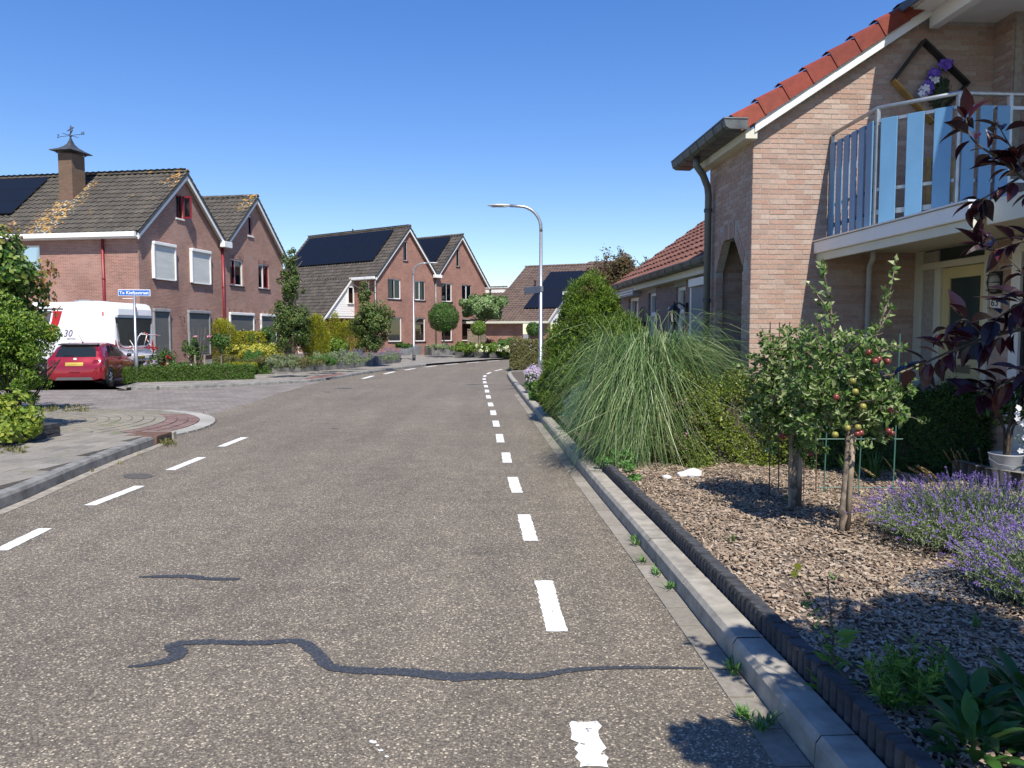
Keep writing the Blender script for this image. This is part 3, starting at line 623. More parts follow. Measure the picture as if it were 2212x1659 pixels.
def two_gable_house(H,gx,zr,ez,dep,slope,BM,TM,holes,sideholes,board=WHITE,over=.26,eav=.32,skipA=None,side_x=0.0):
    """gables at y=0 along +x, ridges run along +y; gx=[(x0,ridge,x1),...]"""
    X0,X1=gx[0][0],gx[-1][2]
    def top(x,s):
        for a,r_,b in gx:
            if a-1e-6<=x<=b+1e-6 and not(s>0 and abs(x-b)<1e-6 and b<X1) : return zr-slope*abs(x-r_)-.16
        return ez
    brk=[r_ for _,r_,_ in gx]+[b for _,_,b in gx]
    mb=MB(); wallmesh(mb,X0,X1,top,holes,Txz(),.28,brk)
    part('gable_wall',mb,BM,H)
    mb=MB(); wallmesh(mb,.281,dep,lambda a,s:top(X0,1),sideholes,Tyz(X0,1),.28); part('side_wall',mb,BM,H)
    mb=MB(); mb.box(X1-.28,X1,.281,dep,0,top(X1,-1)); mb.box(X0+.28,X1-.28,dep-.3,dep,0,ez-.3)
    for a,r_,b in gx: mb.extr([(a+.3,dep-.3,ez-.3),(b-.3,dep-.3,ez-.3),(b-.3,dep-.3,top(b,-1)),(r_,dep-.3,zr-.16),(a+.3,dep-.3,top(a,1))],(0,.28,0))
    part('back_wall',mb,BM,H)
    tiles=[]; ridges=[]; sb=MB(); cs=1/math.sqrt(1+slope*slope); ly=dep+over+.1
    for gi,(a,r_,b) in enumerate(gx):
        xl=a-eav if gi==0 else a; xr=b+eav if gi==len(gx)-1 else b
        hl=(r_-xl)/cs; hr=(xr-r_)/cs
        # left slope: u = -y.. so that u x v points out (up-left)
        ul=(0,-1,0); vl=(cs,0,slope*cs); ol=(xl,ly-over,zr-slope*(r_-xl))
        # origin at far end so tiles run towards the gable, flush with the verge
        nu=int(ly/.3); ol=(xl,-over+nu*.3,zr-slope*(r_-xl)); nv=int(hl/.34)
        tiles+=tile_ms(ol,ul,vl,nu,nv+1 if hl-nv*.34>.15 else nv,skip=skipA(gi,nu) if skipA else None)
        slab(sb,ol,ul,vl,nu*.3+.02,hl,.09)
        ur=(0,1,0); vr=(-cs,0,slope*cs); o2=(xr,-over,zr-slope*(xr-r_)); nv2=int(hr/.34)
        tiles+=tile_ms(o2,ur,vr,nu,nv2+1 if hr-nv2*.34>.15 else nv2); slab(sb,o2,ur,vr,nu*.3+.02,hr,.09)
        ridges+=ridge_ms((r_,-over-.02,zr+.05),(0,1,0),int(ly/.4))
    part('roof_deck',sb,DZINC,H); pieces('roof_tile',TILE_P,tiles,TM,H,300); pieces('ridge_tile',RIDGE_P,ridges,TM,H,300)
    for gi,(a,r_,b) in enumerate(gx):
        xl=a-eav*.9 if gi==0 else a+.08; xr=b+eav*.9 if gi==len(gx)-1 else b-.08
        verge_board(H,[(xl,0,zr-slope*(r_-xl)-.035),(r_,0,zr-.035),(xr,0,zr-slope*(xr-r_)-.035)],-over+.02,-over+.055,.30,board)
        mb=MB()                                             # soffit boards under the verge
        for p,q in (((xl,zr-slope*(r_-xl)-.14),(r_,zr-.14)),((r_,zr-.14),(xr,zr-slope*(xr-r_)-.14))): mb.quad((p[0],-over+.056,p[1]-.09),(q[0],-over+.056,q[1]-.09),(q[0],0,q[1]-.02),(p[0],0,p[1]-.02))
        part('verge_soffit',mb,board,H)
    zg=zr-slope*(gx[0][1]-(X0-eav))
    return zg
def gutter_box(H,x0,x1,y0,y1,z,h=.16,mat=WHITE,name='gutter'):
    mb=MB(); mb.box(x0,x1,y0,y1,z-h,z); o=part(name,mb,mat,H); bevel(o,.015); return o
# ------------------------------------------------------------------ first pair of houses, left
A1=math.atan2(1.0,294/1661)
H1=thing('brick_house','red brick house pair with two gables and orange lichen on its dark roof','house',(-15.655,32.5,.02),A1)
TILE1=tilemat('lichen_tile',[(.082,.074,.062),(.10,.09,.077),(.068,.062,.054),(.115,.10,.08)],.645,H1)
w_up=[(.95,2.35,4.15,5.55),(3.75,5.15,4.15,5.55),(7.18,8.48,4.2,5.55),(10.1,11.3,4.2,5.55)]
w_top=[(2.72,3.25,6.95,8.0),(9.05,9.55,6.95,8.0)]
w_gr=[(.85,1.9,.75,2.72),(3.4,5.1,.75,2.72),(7.0,9.35,.75,2.78),(10.2,11.9,.75,2.78)]
zg=two_gable_house(H1,[(0,3.3,6.5),(6.5,9.72,13.0)],9.08,6.1,16.5,.87,B1,TILE1,w_up+w_top+w_gr,[(4.7,5.7,4.3,5.5)])
T=Txz()
sb=MB()
for h in w_up+w_gr: m_=lintel(H1,T,h); sb.add(m_.v,m_.f)
part('soldier_course',sb,LINTEL,H1)
for h in w_up[:2]: window(H1,T,h,frame=WHITE)
window(H1,T,w_up[2],mull=(7.72,),casement=(7.24,7.70),sash=RED,inner='side'); window(H1,T,w_up[3],mull=(10.68,),casement=(10.72,11.24),sash=RED,inner='side')
window(H1,T,w_top[0],frame=RED,inner='side',sillmat=WHITE,fw=.045); window(H1,T,w_top[1],frame=WHITE,casement=(9.1,9.5),sash=RED,inner='low',sillmat=WHITE)
mb=MB()
for q in (((3.22,-.02,6.98),(0,-.06,0),(0,0,1.0)),((3.22,-.38,6.98),(0,-.06,0),(0,0,1.0)),((3.22,-.08,6.98),(0,-.30,0),(0,0,.07)),((3.22,-.08,7.91),(0,-.30,0),(0,0,.07))): mb.obox(q[0],q[1],(.045,0,0),q[2])
fr=part('open_sash',mb,RED,H1); mb=MB(); mb.obox((3.238,-.08,7.05),(0,-.30,0),(.008,0,0),(0,0,.86)); part('pane',mb,GLASS,fr)
for h in w_gr: window(H1,T,h,frame=WHITE)
window(H1,Tyz(),(4.7,5.7,4.3,5.5),inner='low')
def sunscreen(P,a0,a1,z0,z1,mat,lab,out=.10,box=WHITE,rails=WHITE,drop=1.0):
    T=Txz(0,-1); mb=MB(); zb=z1-(z1-z0)*drop; TB(mb,T,a0+.03,a1-.03,zb+.02,z1-.04,out-.075,out-.065); s=part('sun_screen',mb,mat,P,label=lab)
    mb=MB(); TB(mb,T,a0-.05,a1+.05,z1-.05,z1+.09,0.002,out+.02); bevel(part('screen_box',mb,box,s),.02)
    mb=MB(); TB(mb,T,a0-.04,a0+.025,z0,z1-.052,.002,out-.02); part('guide_rail',mb,rails,s)
    mb=MB(); TB(mb,T,a1-.025,a1+.04,z0,z1-.052,.002,out-.02); part('guide_rail',mb,rails,s)
    mb=MB(); TB(mb,T,a0+.03,a1-.03,zb-.03,zb+.018,out-.09,out-.045); part('bottom_bar',mb,box,s)
for a,b in ((.9,2.4),(3.7,5.2)): sunscreen(H1,a,b,4.1,5.6,SCREEN,'light grey lowered sun screen',.16)
for i,(a,b) in enumerate(((.85,1.9),(3.4,5.1),(7.0,9.35),(10.2,11.9))): sunscreen(H1,a,b,.7,2.72,SCREEND,'dark grey lowered sun screen',.11,GREY if i<2 else WHITE,GREY if i<2 else WHITE)
def downpipe(P,x,y,z0,z1,mat,r=.045,hops=True):
    mb=MB(); mb.tube([(x,y,z0),(x,y,z1)],r,10); o=part('downpipe',mb,mat,P,True)
    mb=MB()
    for z in np.arange(z0+.6,z1,1.7): mb.tube([(x,y,z),(x,y,z+.06)],r*1.25,10)
    part('pipe_clamp',mb,mat,o)
downpipe(H1,6.42,-.07,0,6.0,RED,.06); downpipe(H1,-.07,1.62,0,5.9,RED,.06)
mb=MB(); mb.box(6.12,6.86,-.36,-.1,6.0,6.3); bevel(part('gutter_end_box',mb,WHITE,H1),.02)
gutter_box(H1,-.46,-.30,-.16,16.4,zg-.0,.2,WHITE)
mb=MB(); mb.box(-.30,-.001,-.12,16.4,zg-.24,zg-.20); part('eave_soffit',mb,WHITE,H1)
for x in (2.75,9.8): mb=MB(); mb.tube([(x,-.01,2.5),(x,-.25,2.45),(x+.02,-.22,2.2)],.015,6); part('wall_hook',mb,BLACK,H1)
# chimney with curved hood and weather vane
CB=brickmat('old_chimney_brick',(.20,.105,.075),(.13,.07,.05),(.22,.18,.14),(.15,.11,.06))
mb=MB(); mb.box(1.60,2.42,4.31,4.99,7.0,9.75); ch=part('chimney',mb,CB,H1)
mb=MB(); mb.box(1.55,2.47,4.26,5.04,7.0,7.66); part('lead_flashing',mb,ZINC,ch)
mb=MB(); hc=(2.01,4.65); prof=[(.70,0),(.68,.03),(.42,.14),(.25,.25),(.13,.38),(.06,.55),(.02,.70)]
k=len(mb.v)
for r_,h in prof:
    for sx,sy in ((-1,-.8),(1,-.8),(1,.8),(-1,.8)): mb.v.append((hc[0]+sx*r_,hc[1]+sy*r_,9.85+h))
for i in range(len(prof)-1):
    for j in range(4): mb.f.append((k+i*4+j,k+i*4+(j+1)%4,k+i*4+4+(j+1)%4,k+i*4+4+j))
mb.f.append((3,2,1,0)); part('chimney_hood',mb,DZINC,H1)
mb=MB()
for sx in (-.42,.42):
    for sy in (-.28,.28): mb=MB(); mb.tube([(2.01+sx*.9,4.65+sy,9.73),(2.01+sx*1.2,4.65+sy*1.3,9.79),(2.01+sx*1.1,4.65+sy*1.1,9.86)],.02,5); part('hood_bracket',mb,BLACK,H1)
VM=plain('vane_iron',(.06,.065,.075),.5)
mb=MB(); V0=Vector((2.01,4.65,10.5)); mb.tube([V0,V0+Vector((0,0,.5))],.02,6); mb.ball(V0+Vector((0,0,.1)),.06)
dv=Vector((-.17,-1,.0)).normalized(); mb.tube([V0+Vector((0,0,.12))-dv*.66,V0+Vector((0,0,.12))+dv*.66],.013,5)
dv2=Vector((1,-.17,0)); mb.tube([V0+Vector((0,0,.12))-dv2*.4,V0+Vector((0,0,.12))+dv2*.4],.013,5)
# arrow figure
A=V0+Vector((0,0,.34)); mb.tube([A-dv*.05-Vector((0,0,.2)),A+dv*.12,A+dv*.05+Vector((0,0,.22))],.03,5); mb.tube([A-dv*.16,A+dv*.2+Vector((0,0,.12))],.025,5)
vane=part('weather_vane',mb,VM,H1)
for s_,k in (('N',1),('Z',-1)):
    p=V0+Vector((0,0,.14))+dv*(k*.74); text('compass_letter',s_,.22,VM,vane,basis(p,dv,(0,0,1),dv.cross(Vector((0,0,1)))),.012)
# solar panels on the far left of the front slope
SOLAR,n,b=mk('solar_cell'); p_=opos(n); b.inputs['Base Color'].default_value=(.006,.008,.014,1); b.inputs['Roughness'].default_value=.45; b.inputs['Specular IOR Level'].default_value=.22
SOLF=plain('panel_frame',(.03,.03,.033),.4,.5)
def panels(P,o,u,v,nu,nv,pw,ph,gap=.02,skip=None,lift=.13):
    u=Vector(u).normalized(); v=Vector(v).normalized(); w_=u.cross(v)
    for i in range(nv):
        for j in range(nu):
            if skip and skip(i,j): continue
            q=Vector(o)+u*(j*(pw+gap))+v*(i*(ph+gap))+w_*lift
            mb=MB(); mb.obox(q,u*pw,v*ph,w_*.035); f=part('solar_panel',mb,SOLF,P)
            mb=MB(); q2=q+u*.022+v*.022+w_*.036; mb.obox(q2,u*(pw-.044),v*(ph-.044),w_*.003); part('cell_sheet',mb,SOLAR,f)
            if nv*nu<40 and i<nv:
                pass
    mb=MB()
    for i in range(nv):
        for t in (.22,.78): q=Vector(o)+v*((i+t)*(ph+gap))+w_*.06; mb.obox(q-u*.04,u*(nu*(pw+gap)+.06),v*.04,w_*.05)
    part('mounting_rail',mb,GALV,P)
cs=1/math.sqrt(1+.87**2)
vv=Vector((cs,0,.87*cs)); uu=Vector((0,-1,0)); o=Vector((.8,0,9.08-.87*2.5)); 
panels(H1,(o.x,6.65+1.72*4,o.z),uu,vv,4,3,1.70,1.0,.02)
# ------------------------------------------------------------------ second pair of houses, middle
A2=math.atan2(1,1205/1661)
H2=thing('brick_house','brick house pair with two gables, solar panels and a low roof sweeping left','house',(-9.772,56,.05),A2)
u2=[(1.1,2.45,4.25,5.72),(3.97,5.12,4.25,5.72),(7.05,8.35,4.25,5.72),(9.6,10.85,4.25,5.72)]
t2=[(2.75,3.18,7.15,8.6),(8.9,9.3,7.15,8.6)]
g2=[(1.1,2.5,1.08,2.9),(3.97,5.12,1.08,2.9),(7.05,8.35,1.08,2.9),(9.6,10.9,1.08,2.9)]
SL=1.10
zg2=two_gable_house(H2,[(0,3.25,6.35),(6.35,9.45,12.75)],9.72,6.2,11.4,SL,B2,TILE2,u2+t2+g2,[])
for i,h in enumerate(u2): window(H2,T,h,mull=((h[0]+h[1])/2,),casement=((h[0]+.05,(h[0]+h[1])/2-.02) if i in(0,2) else ((h[0]+h[1])/2+.02,h[1]-.05)),inner='full' if i in (1,) else 'side' if i==0 else 'low')
for h in t2: window(H2,T,h,casement=(h[0]+.04,h[1]-.04) ,inner='low')
for i,h in enumerate(g2): window(H2,T,h,inner='full' if i<2 else 'low',glass=GLASS if i<2 else GLASSD)
sb=MB()
for h in u2+g2: m_=lintel(H2,T,h); sb.add(m_.v,m_.f)
part('soldier_course',sb,B2,H2)
mb=MB()
for i in (2,3):
    for k in range(26): TB(mb,T,g2[i][0]+.08,g2[i][1]-.08,1.15+k*.066,1.155+k*.066,.17,.20)
part('venetian_blind',mb,plain('blue_grey_slats',(.20,.27,.34),.5),H2)
downpipe(H2,-.42+.2,-.05,0,5.9,ZINC,.06); downpipe(H2,6.3,-.07,0,6.1,ZINC,.06)
mb=MB(); mb.box(5.95,6.75,-.38,-.1,6.05,6.3); bevel(part('gutter_end_box',mb,WHITE,H2),.02)
# upper eave over the short side wall, x=0 y 0..2.35
gutter_box(H2,-.45,-.30,-.16,2.45,zg2,.19,WHITE)
mb=MB(); mb.box(-.3,-.001,-.14,2.37,zg2-.22,zg2-.19); part('eave_soffit',mb,WHITE,H2)
# catslide roof, y>2.37, down to x=-3.05
cs2=1/math.sqrt(1+SL*SL); xl=-3.15; z_l=9.72-SL*(3.25-xl); hl=(-.32-xl)/cs2
tl=tile_ms((xl,2.25+31*.3,z_l),(0,-1,0),(cs2,0,SL*cs2),31,int(hl/.34)+1); pieces('low_roof_tile',TILE_P,tl,TILE2,H2,300)
mb=MB(); slab(mb,(xl,2.25+9.3,z_l),(0,-1,0),(cs2,0,SL*cs2),9.3,hl,.09); part('low_roof_deck',mb,DZINC,H2)
verge_board(H2,[(xl+.05,0,z_l+.05-.035),(-.30,0,9.72-SL*3.55-.035)],2.24,2.28,.2,WHITE)
mb=MB(); zt=lambda x:9.72-SL*(3.25-x)-.2; SID=plain('white_siding',(.78,.79,.78),.5,var=.02)
k=0; z=2.98
while z<5.9:
    zb=min(z+.17,6.0); xa=max(-2.95,-2.95+(zb-zt(-2.95))/SL) if zb>zt(-2.95) else -2.95
    if xa<-.02: mb.extr([(xa,2.40,z),(-.002,2.40,z),(-.002,2.40,zb-.012),(xa+.0,2.40,zb-.012)],(0,.05,0)); 
    z+=.17; k+=1
for i in range(0): pass
sid=part('white_siding',mb,SID,H2)
mb=MB(); mb.extr([(-3.0,2.45,2.9),(-.001,2.45,2.9),(-.001,2.45,zt(0)),(-2.95,2.45,zt(-2.95))],(0,.2,0)); part('siding_backing',mb,SID,H2)
f=window(H2,Txz(2.28),(-.72,-.12,3.85,5.15),inner='full',sill=False,fw=.08,dep=.05)
mb=MB(); mb.box(-3.05,-.002,2.42,11.2,2.82,2.90); part('porch_ceiling',mb,WHITE,H2)
gutter_box(H2,xl-.16,xl,2.3,11.4,z_l+.0,.14,ZINC)
mb=MB(); mb.box(-.62,-.002,4.4,11.2,0,2.82); mb.box(-2.9,-.622,5.6,5.85,0,2.82); part('porch_wall',mb,B2,H2)
window(H2,Txz(5.5),(-2.7,-.9,.2,2.5),mull=(-2.0,-1.5),sill=False)
mb=MB(); mb.box(-3.12,-3.02,2.5,2.6,0,2.85); part('porch_post',mb,ZINC,H2)
# panels
vv=Vector((cs2,0,SL*cs2)); panels(H2,(.75,10.9,9.72-SL*(3.25-.75)),(0,-1,0),vv,9,2,1.07,1.68,.02)
panels(H2,(7.35,.75+1.07*5,9.72-SL*(9.45-7.35)),(0,-1,0),vv,5,2,1.05,1.42,.02)
# white dormer on the far slope of the right gable
mb=MB(); mb.box(10.9,12.9,4.2,7.4,7.2,8.95); d_=part('dormer',mb,GREY,H2); mb=MB(); mb.box(10.8,13.3,3.9,7.7,8.95,9.5); part('dormer_roof',mb,WHITE,d_)
mb=MB(); mb.tube([(3.6,6.4,9.2),(3.6,6.4,10.1)],.06,8); part('vent_pipe',mb,DZINC,H2)
# ------------------------------------------------------------------ brown roofed house in the middle distance
a3=math.atan2(-.423,.907)
H3=thing('brick_house','low brick house with wide brown roof and solar panels at the bend','house',(-2.39,64,.1),a3)
s3=.57; c3=1/math.sqrt(1+s3*s3); W3=5.75; ZE=2.62
tl=tile_ms((-.15,-.1,ZE),(1,0,0),(0,c3,s3*c3),20,31)
# the roof continues to the right of the valley, higher up, and to the left lower down
tl+=tile_ms((W3+.1,3.9,ZE+s3*4.0),(1,0,0),(0,c3,s3*c3),14,19)
tl+=tile_ms((-4.35,.2,ZE+s3*.3),(1,0,0),(0,c3,s3*c3),14,17,skip=lambda a,b:False)
pieces('roof_tile',TILE_P,tl,TILE3,H3,300)
mb=MB(); slab(mb,(-.15,-.1,ZE),(1,0,0),(0,c3,s3*c3),6.05,31*.34,.09); slab(mb,(W3+.1,3.9,ZE+s3*4),(1,0,0),(0,c3,s3*c3),4.3,19*.34,.09); slab(mb,(-4.35,.2,ZE+s3*.3),(1,0,0),(0,c3,s3*c3),4.25,17*.34,.09)
mb.obox((-.15,9.05,ZE+s3*9.1-.1),(10.2,0,0),(0,8,-4.6),(0,0,.09)); part('roof_deck',mb,DZINC,H3)
pieces('ridge_tile',RIDGE_P,ridge_ms((-.2,9.0,ZE+s3*9.1+.06),(1,0,0),25),TILE3,H3)
pieces('ridge_tile',RIDGE_P,ridge_ms((-4.4,5.4,ZE+s3*5.5+.06),(1,0,0),10),TILE3,H3)
mb=MB(); mb.box(-4.3,W3-2.4,.35,.6,0,ZE-.02); mb.box(W3-.5,W3,.35,.6,0,ZE-.02); mb.box(W3-2.4,W3-.5,1.7,1.9,0,ZE-.02); mb.box(W3,W3+4,4.2,8,0,4.2); mb.box(-4.3,-4.05,.6,8,0,2.6); part('front_wall',mb,B1,H3)
mb=MB(); mb.box(-4.4,W3+.12,-.26,-.1,ZE-.16,ZE+.02); part('gutter',mb,CREAM,H3)
mb=MB(); mb.box(-4.4,W3,-.1,.345,ZE-.2,ZE-.165); part('eave_soffit',mb,CREAM,H3)
mb=MB(); mb.extr([(W3,.0,ZE-.15),(W3,4.1,ZE-.15),(W3,4.1,ZE+s3*4.1-.15)],(.05,0,0)); mb.box(W3,W3+.05,4.1,4.3,ZE-.1,5.2); part('white_cladding',mb,SID,H3)
a_=Vector((W3+.16,-.2,ZE-.12)); mb=MB(); mb.extr([a_,a_+Vector((0,4.3,4.3*s3)),a_+Vector((0,4.3,4.3*s3+.17)),a_+Vector((0,0,.17))],(.04,0,0)); part('verge_board',mb,CREAM,H3)
mb=MB(); mb.box(W3+.05,W3+1.2,3.2,4.2,4.85,5.15); part('flat_dormer_edge',mb,WHITE,H3)
window(H3,Txz(1.6),(W3-2.3,W3-1.3,.1,2.2),frame=CREAM,inner='full',sill=False)
vv=Vector((0,c3,s3*c3))
def on3(x,m): return (x,m,ZE+s3*(m+.1))
x0=2.9
panels(H3,on3(2.95,1.65),(1,0,0),vv,3,2,1.02,1.70,.02); panels(H3,on3(2.95,1.65+3.44*c3),(1,0,0),vv,5,2,1.02,1.70,.02)
for x_,m_ in ((2.45,5.2),(-1.3,3.9)):
    mb=MB(); q=on3(x_,m_); mb.tube([q,(q[0],q[1],q[2]+.55)],.07,8); mb.tube([(q[0],q[1],q[2]+.5),(q[0],q[1],q[2]+.62)],.11,8); part('vent_pipe',mb,BLACK,H3)
mb=MB(); mb.box(-4.2,-.4,5.3,7.5,5.6,5.72); q=part('flat_dormer',mb,GREY,H3)
mb=MB(); mb.box(-4.2,-.2,4.4,8,5.15,5.5); part('dormer_fascia',mb,WHITE,q)
H4=thing('brick_house','far low house with a reddish tiled roof left of the brown roof','house',(-8.5,78,.1),a3)
tl=tile_ms((0,0,3.1),(1,0,0),(0,c3,s3*c3),26,14); pieces('roof_tile',TILE_P,tl,TILEB,H4,150)
mb=MB(); slab(mb,(0,0,3.1),(1,0,0),(0,c3,s3*c3),7.8,4.8,.09); part('roof_deck',mb,DZINC,H4)
pieces('ridge_tile',RIDGE_P,ridge_ms((0,4.15,5.55),(1,0,0),19),TILEB,H4)
mb=MB(); mb.box(.3,7.5,.3,6,0,3.1); part('wall',mb,B1,H4)
# ------------------------------------------------------------------ near house, right
PHI=R(3.41)
def Rw(lat,dep,z=0): return (lat*math.cos(PHI)-dep*math.sin(PHI),lat*math.sin(PHI)+dep*math.cos(PHI),z)
HN=thing('brick_house','nearest house of salmon brick with a blue slatted balcony and orange verge tiles','house',Rw(3.6,9.6),PHI)
BOX6=(BOX5[0],BOX5[1]+[(3,2,1,0)])
NB=[]
def brickwall(a0,a1,z0,z1,ok,T):
    """lay stretcher bond bricks where ok(a,z) holds on the wall plane"""
    k=0; z=z0
    while z+.052<=z1:
        xs=a0; run=None; spans=[]
        while xs<=a1+1e-6:
            good=ok(xs,z+.004) and ok(xs,z+.05)
            if good and run is None: run=xs
            if (not good or xs+.02>a1+1e-6) and run is not None: spans.append((run,xs)); run=None
            xs+=.02
        off=(.11 if k%2 else 0)
        for p,q in spans:
            j=math.floor((p-a0-off)/.22); 
            while a0+off+j*.22<q:
                b0=max(p,a0+off+j*.22); b1=min(q,a0+off+j*.22+.21); j+=1
                if b1-b0<.03: continue
                pr=.0042+random.uniform(-.001,.0016); o=Vector(T(b0,z+random.uniform(-.001,.001),-pr))
                NB.append(basis(o,Vector(T(b1,z,-pr))-Vector(T(b0,z,-pr)),Vector(T(b0,z,.02))-Vector(T(b0,z,-pr)),Vector(T(b0,z+.052,-pr))-Vector(T(b0,z,-pr))))
        z+=.0625; k+=1
TF=Txz(); TA=Tyz(0); topN=lambda x:4.27+.66*x
mb=MB()
mb.extr([(0,0,0),(3.35,0,0),(3.35,0,5.75),(2.2,0,5.75),(0,0,4.24)],(0,.1,0))
mb.box(2.17,2.4,-.45,-.001,0,2.76)
part('front_wall',mb,MORT,HN)
brickwall(0,3.08,.0,5.64,lambda x,z:z<topN(x)-.01 and z<5.64,TF)
# pier with the tapered arch
mb=MB(); Z1=4.25
for poly in ([(.101,0),(.28,0),(.28,2.62),(.62,3.03),(.62,Z1),(.101,Z1)],[(1.37,0),(1.70,0),(1.70,Z1),(1.06,Z1),(1.06,3.03),(1.37,2.62)],[(.62,3.03),(1.06,3.03),(1.06,Z1),(.62,Z1)]):
    mb.extr([(0,a,z) for a,z in poly],(.1,0,0))
part('arch_wall',mb,MORT,HN)
def okarch(a,z):
    if z>Z1-.02: return False
    if .28<a<1.37 and z<2.62: return False
    if z<3.06:
        t=max(0,(z-2.62)/.41); 
        if .28+.34*t-.0<a<1.37-.31*t: return False
    t=max(0,min(1,(z-2.62)/.41)); lo,hi=.28+.34*t-.17,1.37-.31*t+.17
    return not (z>2.6 and z<3.25 and lo<a<hi)
brickwall(0.0,1.70,.0,Z1,okarch,TA)
brickwall(.0,.1,.0,2.6,lambda a,z:True,lambda a,z,d:(a,1.369+d,z))
# soldier bricks round the arch
def ring(p,q,nrm,k):
    p,q=Vector((0,*p)),Vector((0,*q)); d=(q-p)/k
    for i in range(k): NB.append(basis(p+d*(i+.07)-Vector((.009,0,0)),d*.84,(.03,0,0),Vector((0,*nrm))))
ring((.62,3.03),(1.06,3.03),(0,.21),7); ring((.29,2.63),(.62,3.03),(-.07,.14),8); ring((1.06,3.03),(1.36,2.63),(.07,.14),8)
# corner return bricks of the opening, passage behind
mb=MB(); mb.box(.101,2.15,1.45,1.6,0,4.2); mb.box(2.15,2.3,.101,1.6,0,4.2); mb.box(.101,2.15,.101,1.449,3.05,3.15); part('passage_wall',mb,MORT,HN)
brickwall(.1,2.1,0,3.0,lambda x,z:True,lambda a,z,d:(a,1.45+d,z))
brickwall(.1,1.4,0,3.0,lambda x,z:True,lambda a,z,d:(2.15+d,a,z))
# wing with the front door
TD=lambda a,z,d:(2.17+d,-a,z)
mb=MB(); mb.box(2.171,2.4,-1.72,-1.40,0,2.76); part('door_wall',mb,MORT,HN)
brickwall(1.40,1.72,0,2.74,lambda a,z:True,TD)
TU=lambda a,z,d:(3.08+d,-a,z)
mb=MB(); mb.box(3.081,3.35,-.36,-.001,2.9,5.7); mb.box(3.2,3.4,-.50,-.361,2.9,5.7); part('upper_pier',mb,MORT,HN)
brickwall(0,.36,2.9,5.66,lambda a,z:True,TU); brickwall(.36,.5,2.9,5.66,lambda a,z:True,lambda a,z,d:(3.2+d,-a,z))
NB=[m for m in NB if m.determinant()!=0]
def _vis(m):   # bricks of the sunlit front wall and pier count first
    return m
pieces('brick',BOX6,NB,BRK,HN,300)
mb=MB(); mb.box(3.19,3.3,-.64,-.501,2.9,5.66); part('upper_window_frame',mb,WHITE,HN)
mb=MB(); mb.box(3.25,3.3,-1.9,-.641,2.9,5.66); part('blue_upper_door',mb,plain('steel_blue_paint',(.10,.20,.34),.4),HN)
# front door with frame, side light and transom
dF=MB()
for a0,a1,z0,z1 in ((.0,.14,.0,2.93),(.42,.53,.0,2.54),(1.33,1.40,.0,2.93),(.14,1.33,2.86,2.93),(.14,1.33,2.54,2.62)): TB(dF,TD,a0,a1,z0,z1,-.03,.07)
door_frame=bevel(part('door_frame',dF,CREAM,HN),.006)
dD=MB()
for a0,a1,z0,z1 in ((.54,.68,.1,2.53),(1.24,1.325,.1,2.53),(.68,1.24,2.40,2.53),(.68,1.24,1.20,1.45),(.68,1.24,.1,.35)): TB(dD,TD,a0,a1,z0,z1,.0,.045)
door=bevel(part('front_door',dD,YELLOWDOOR,HN),.006)
OBS=plain('dark_obscured_glass',(.035,.055,.055),.12,0,var=.1)
mb=MB(); TB(mb,TD,.67,1.25,1.44,2.41,.02,.03); TB(mb,TD,.67,1.25,.34,1.21,.02,.03); part('door_glass',mb,OBS,door)
mb=MB(); TB(mb,TD,.82,1.12,1.29,1.385,-.012,.0); bevel(part('letter_plate',mb,plain('brushed_brass',(.32,.30,.20),.35,.6),door),.004)
mb=MB(); mb.tube([TD(1.28,1.30,-.03),TD(1.28,1.42,-.03)],.012,6); part('door_handle',mb,GALV,door)
mb=MB(); TB(mb,TD,.13,.43,.05,2.55,.02,.03); TB(mb,TD,.13,1.34,2.61,2.87,.02,.03); part('side_light',mb,OBS,door_frame)
mb=MB(); TB(mb,TD,1.72,1.86,.2,2.74,-.0,.08); TB(mb,TD,1.86,3.6,.2,.9,.0,.08); TB(mb,TD,1.86,3.6,2.6,2.74,.0,.08); part('living_room_frame',mb,WHITE,HN)
mb=MB(); TB(mb,TD,1.86,3.6,.9,2.6,.03,.04); part('living_room_pane',mb,GLASSD,HN)
mb=MB(); mb.box(2.13,2.20,-2.20,-2.12,.1,2.76); bevel(part('porch_post',mb,plain('teal_paint',(.03,.14,.17),.4),HN),.008)
# bulkhead lamp and house number
lm=MB(); c_=TD(1.52,2.30,-.045); lm.ball(c_,.07,12,8,1.45); lo=part('wall_lamp',lm,plain('frosted_glass',(.35,.35,.32),.2),HN,True)
mb=MB(); TB(mb,TD,1.44,1.60,2.18,2.42,-.02,.002)
for z in (2.22,2.30,2.38): mb.tube([TD(1.44,z,-.02),TD(1.46,z,-.09),TD(1.52,z,-.115),TD(1.58,z,-.09),TD(1.60,z,-.02)],.006,5)
mb.tube([TD(1.52,2.18,-.03),TD(1.52,2.2,-.1),TD(1.52,2.3,-.125),TD(1.52,2.4,-.1),TD(1.52,2.42,-.03)],.006,5); part('lamp_cage',mb,BLACK,lo)
mb=MB(); TB(mb,TD,1.43,1.59,2.02,2.15,-.018,-.004); pl=bevel(part('house_number_plate',mb,WHITE,HN),.004)
text('house_number','63',.125,BLACK,pl,basis(TD(1.51,2.083,-.021),(0,-1,0),(0,0,1),(-1,0,0)),.001)
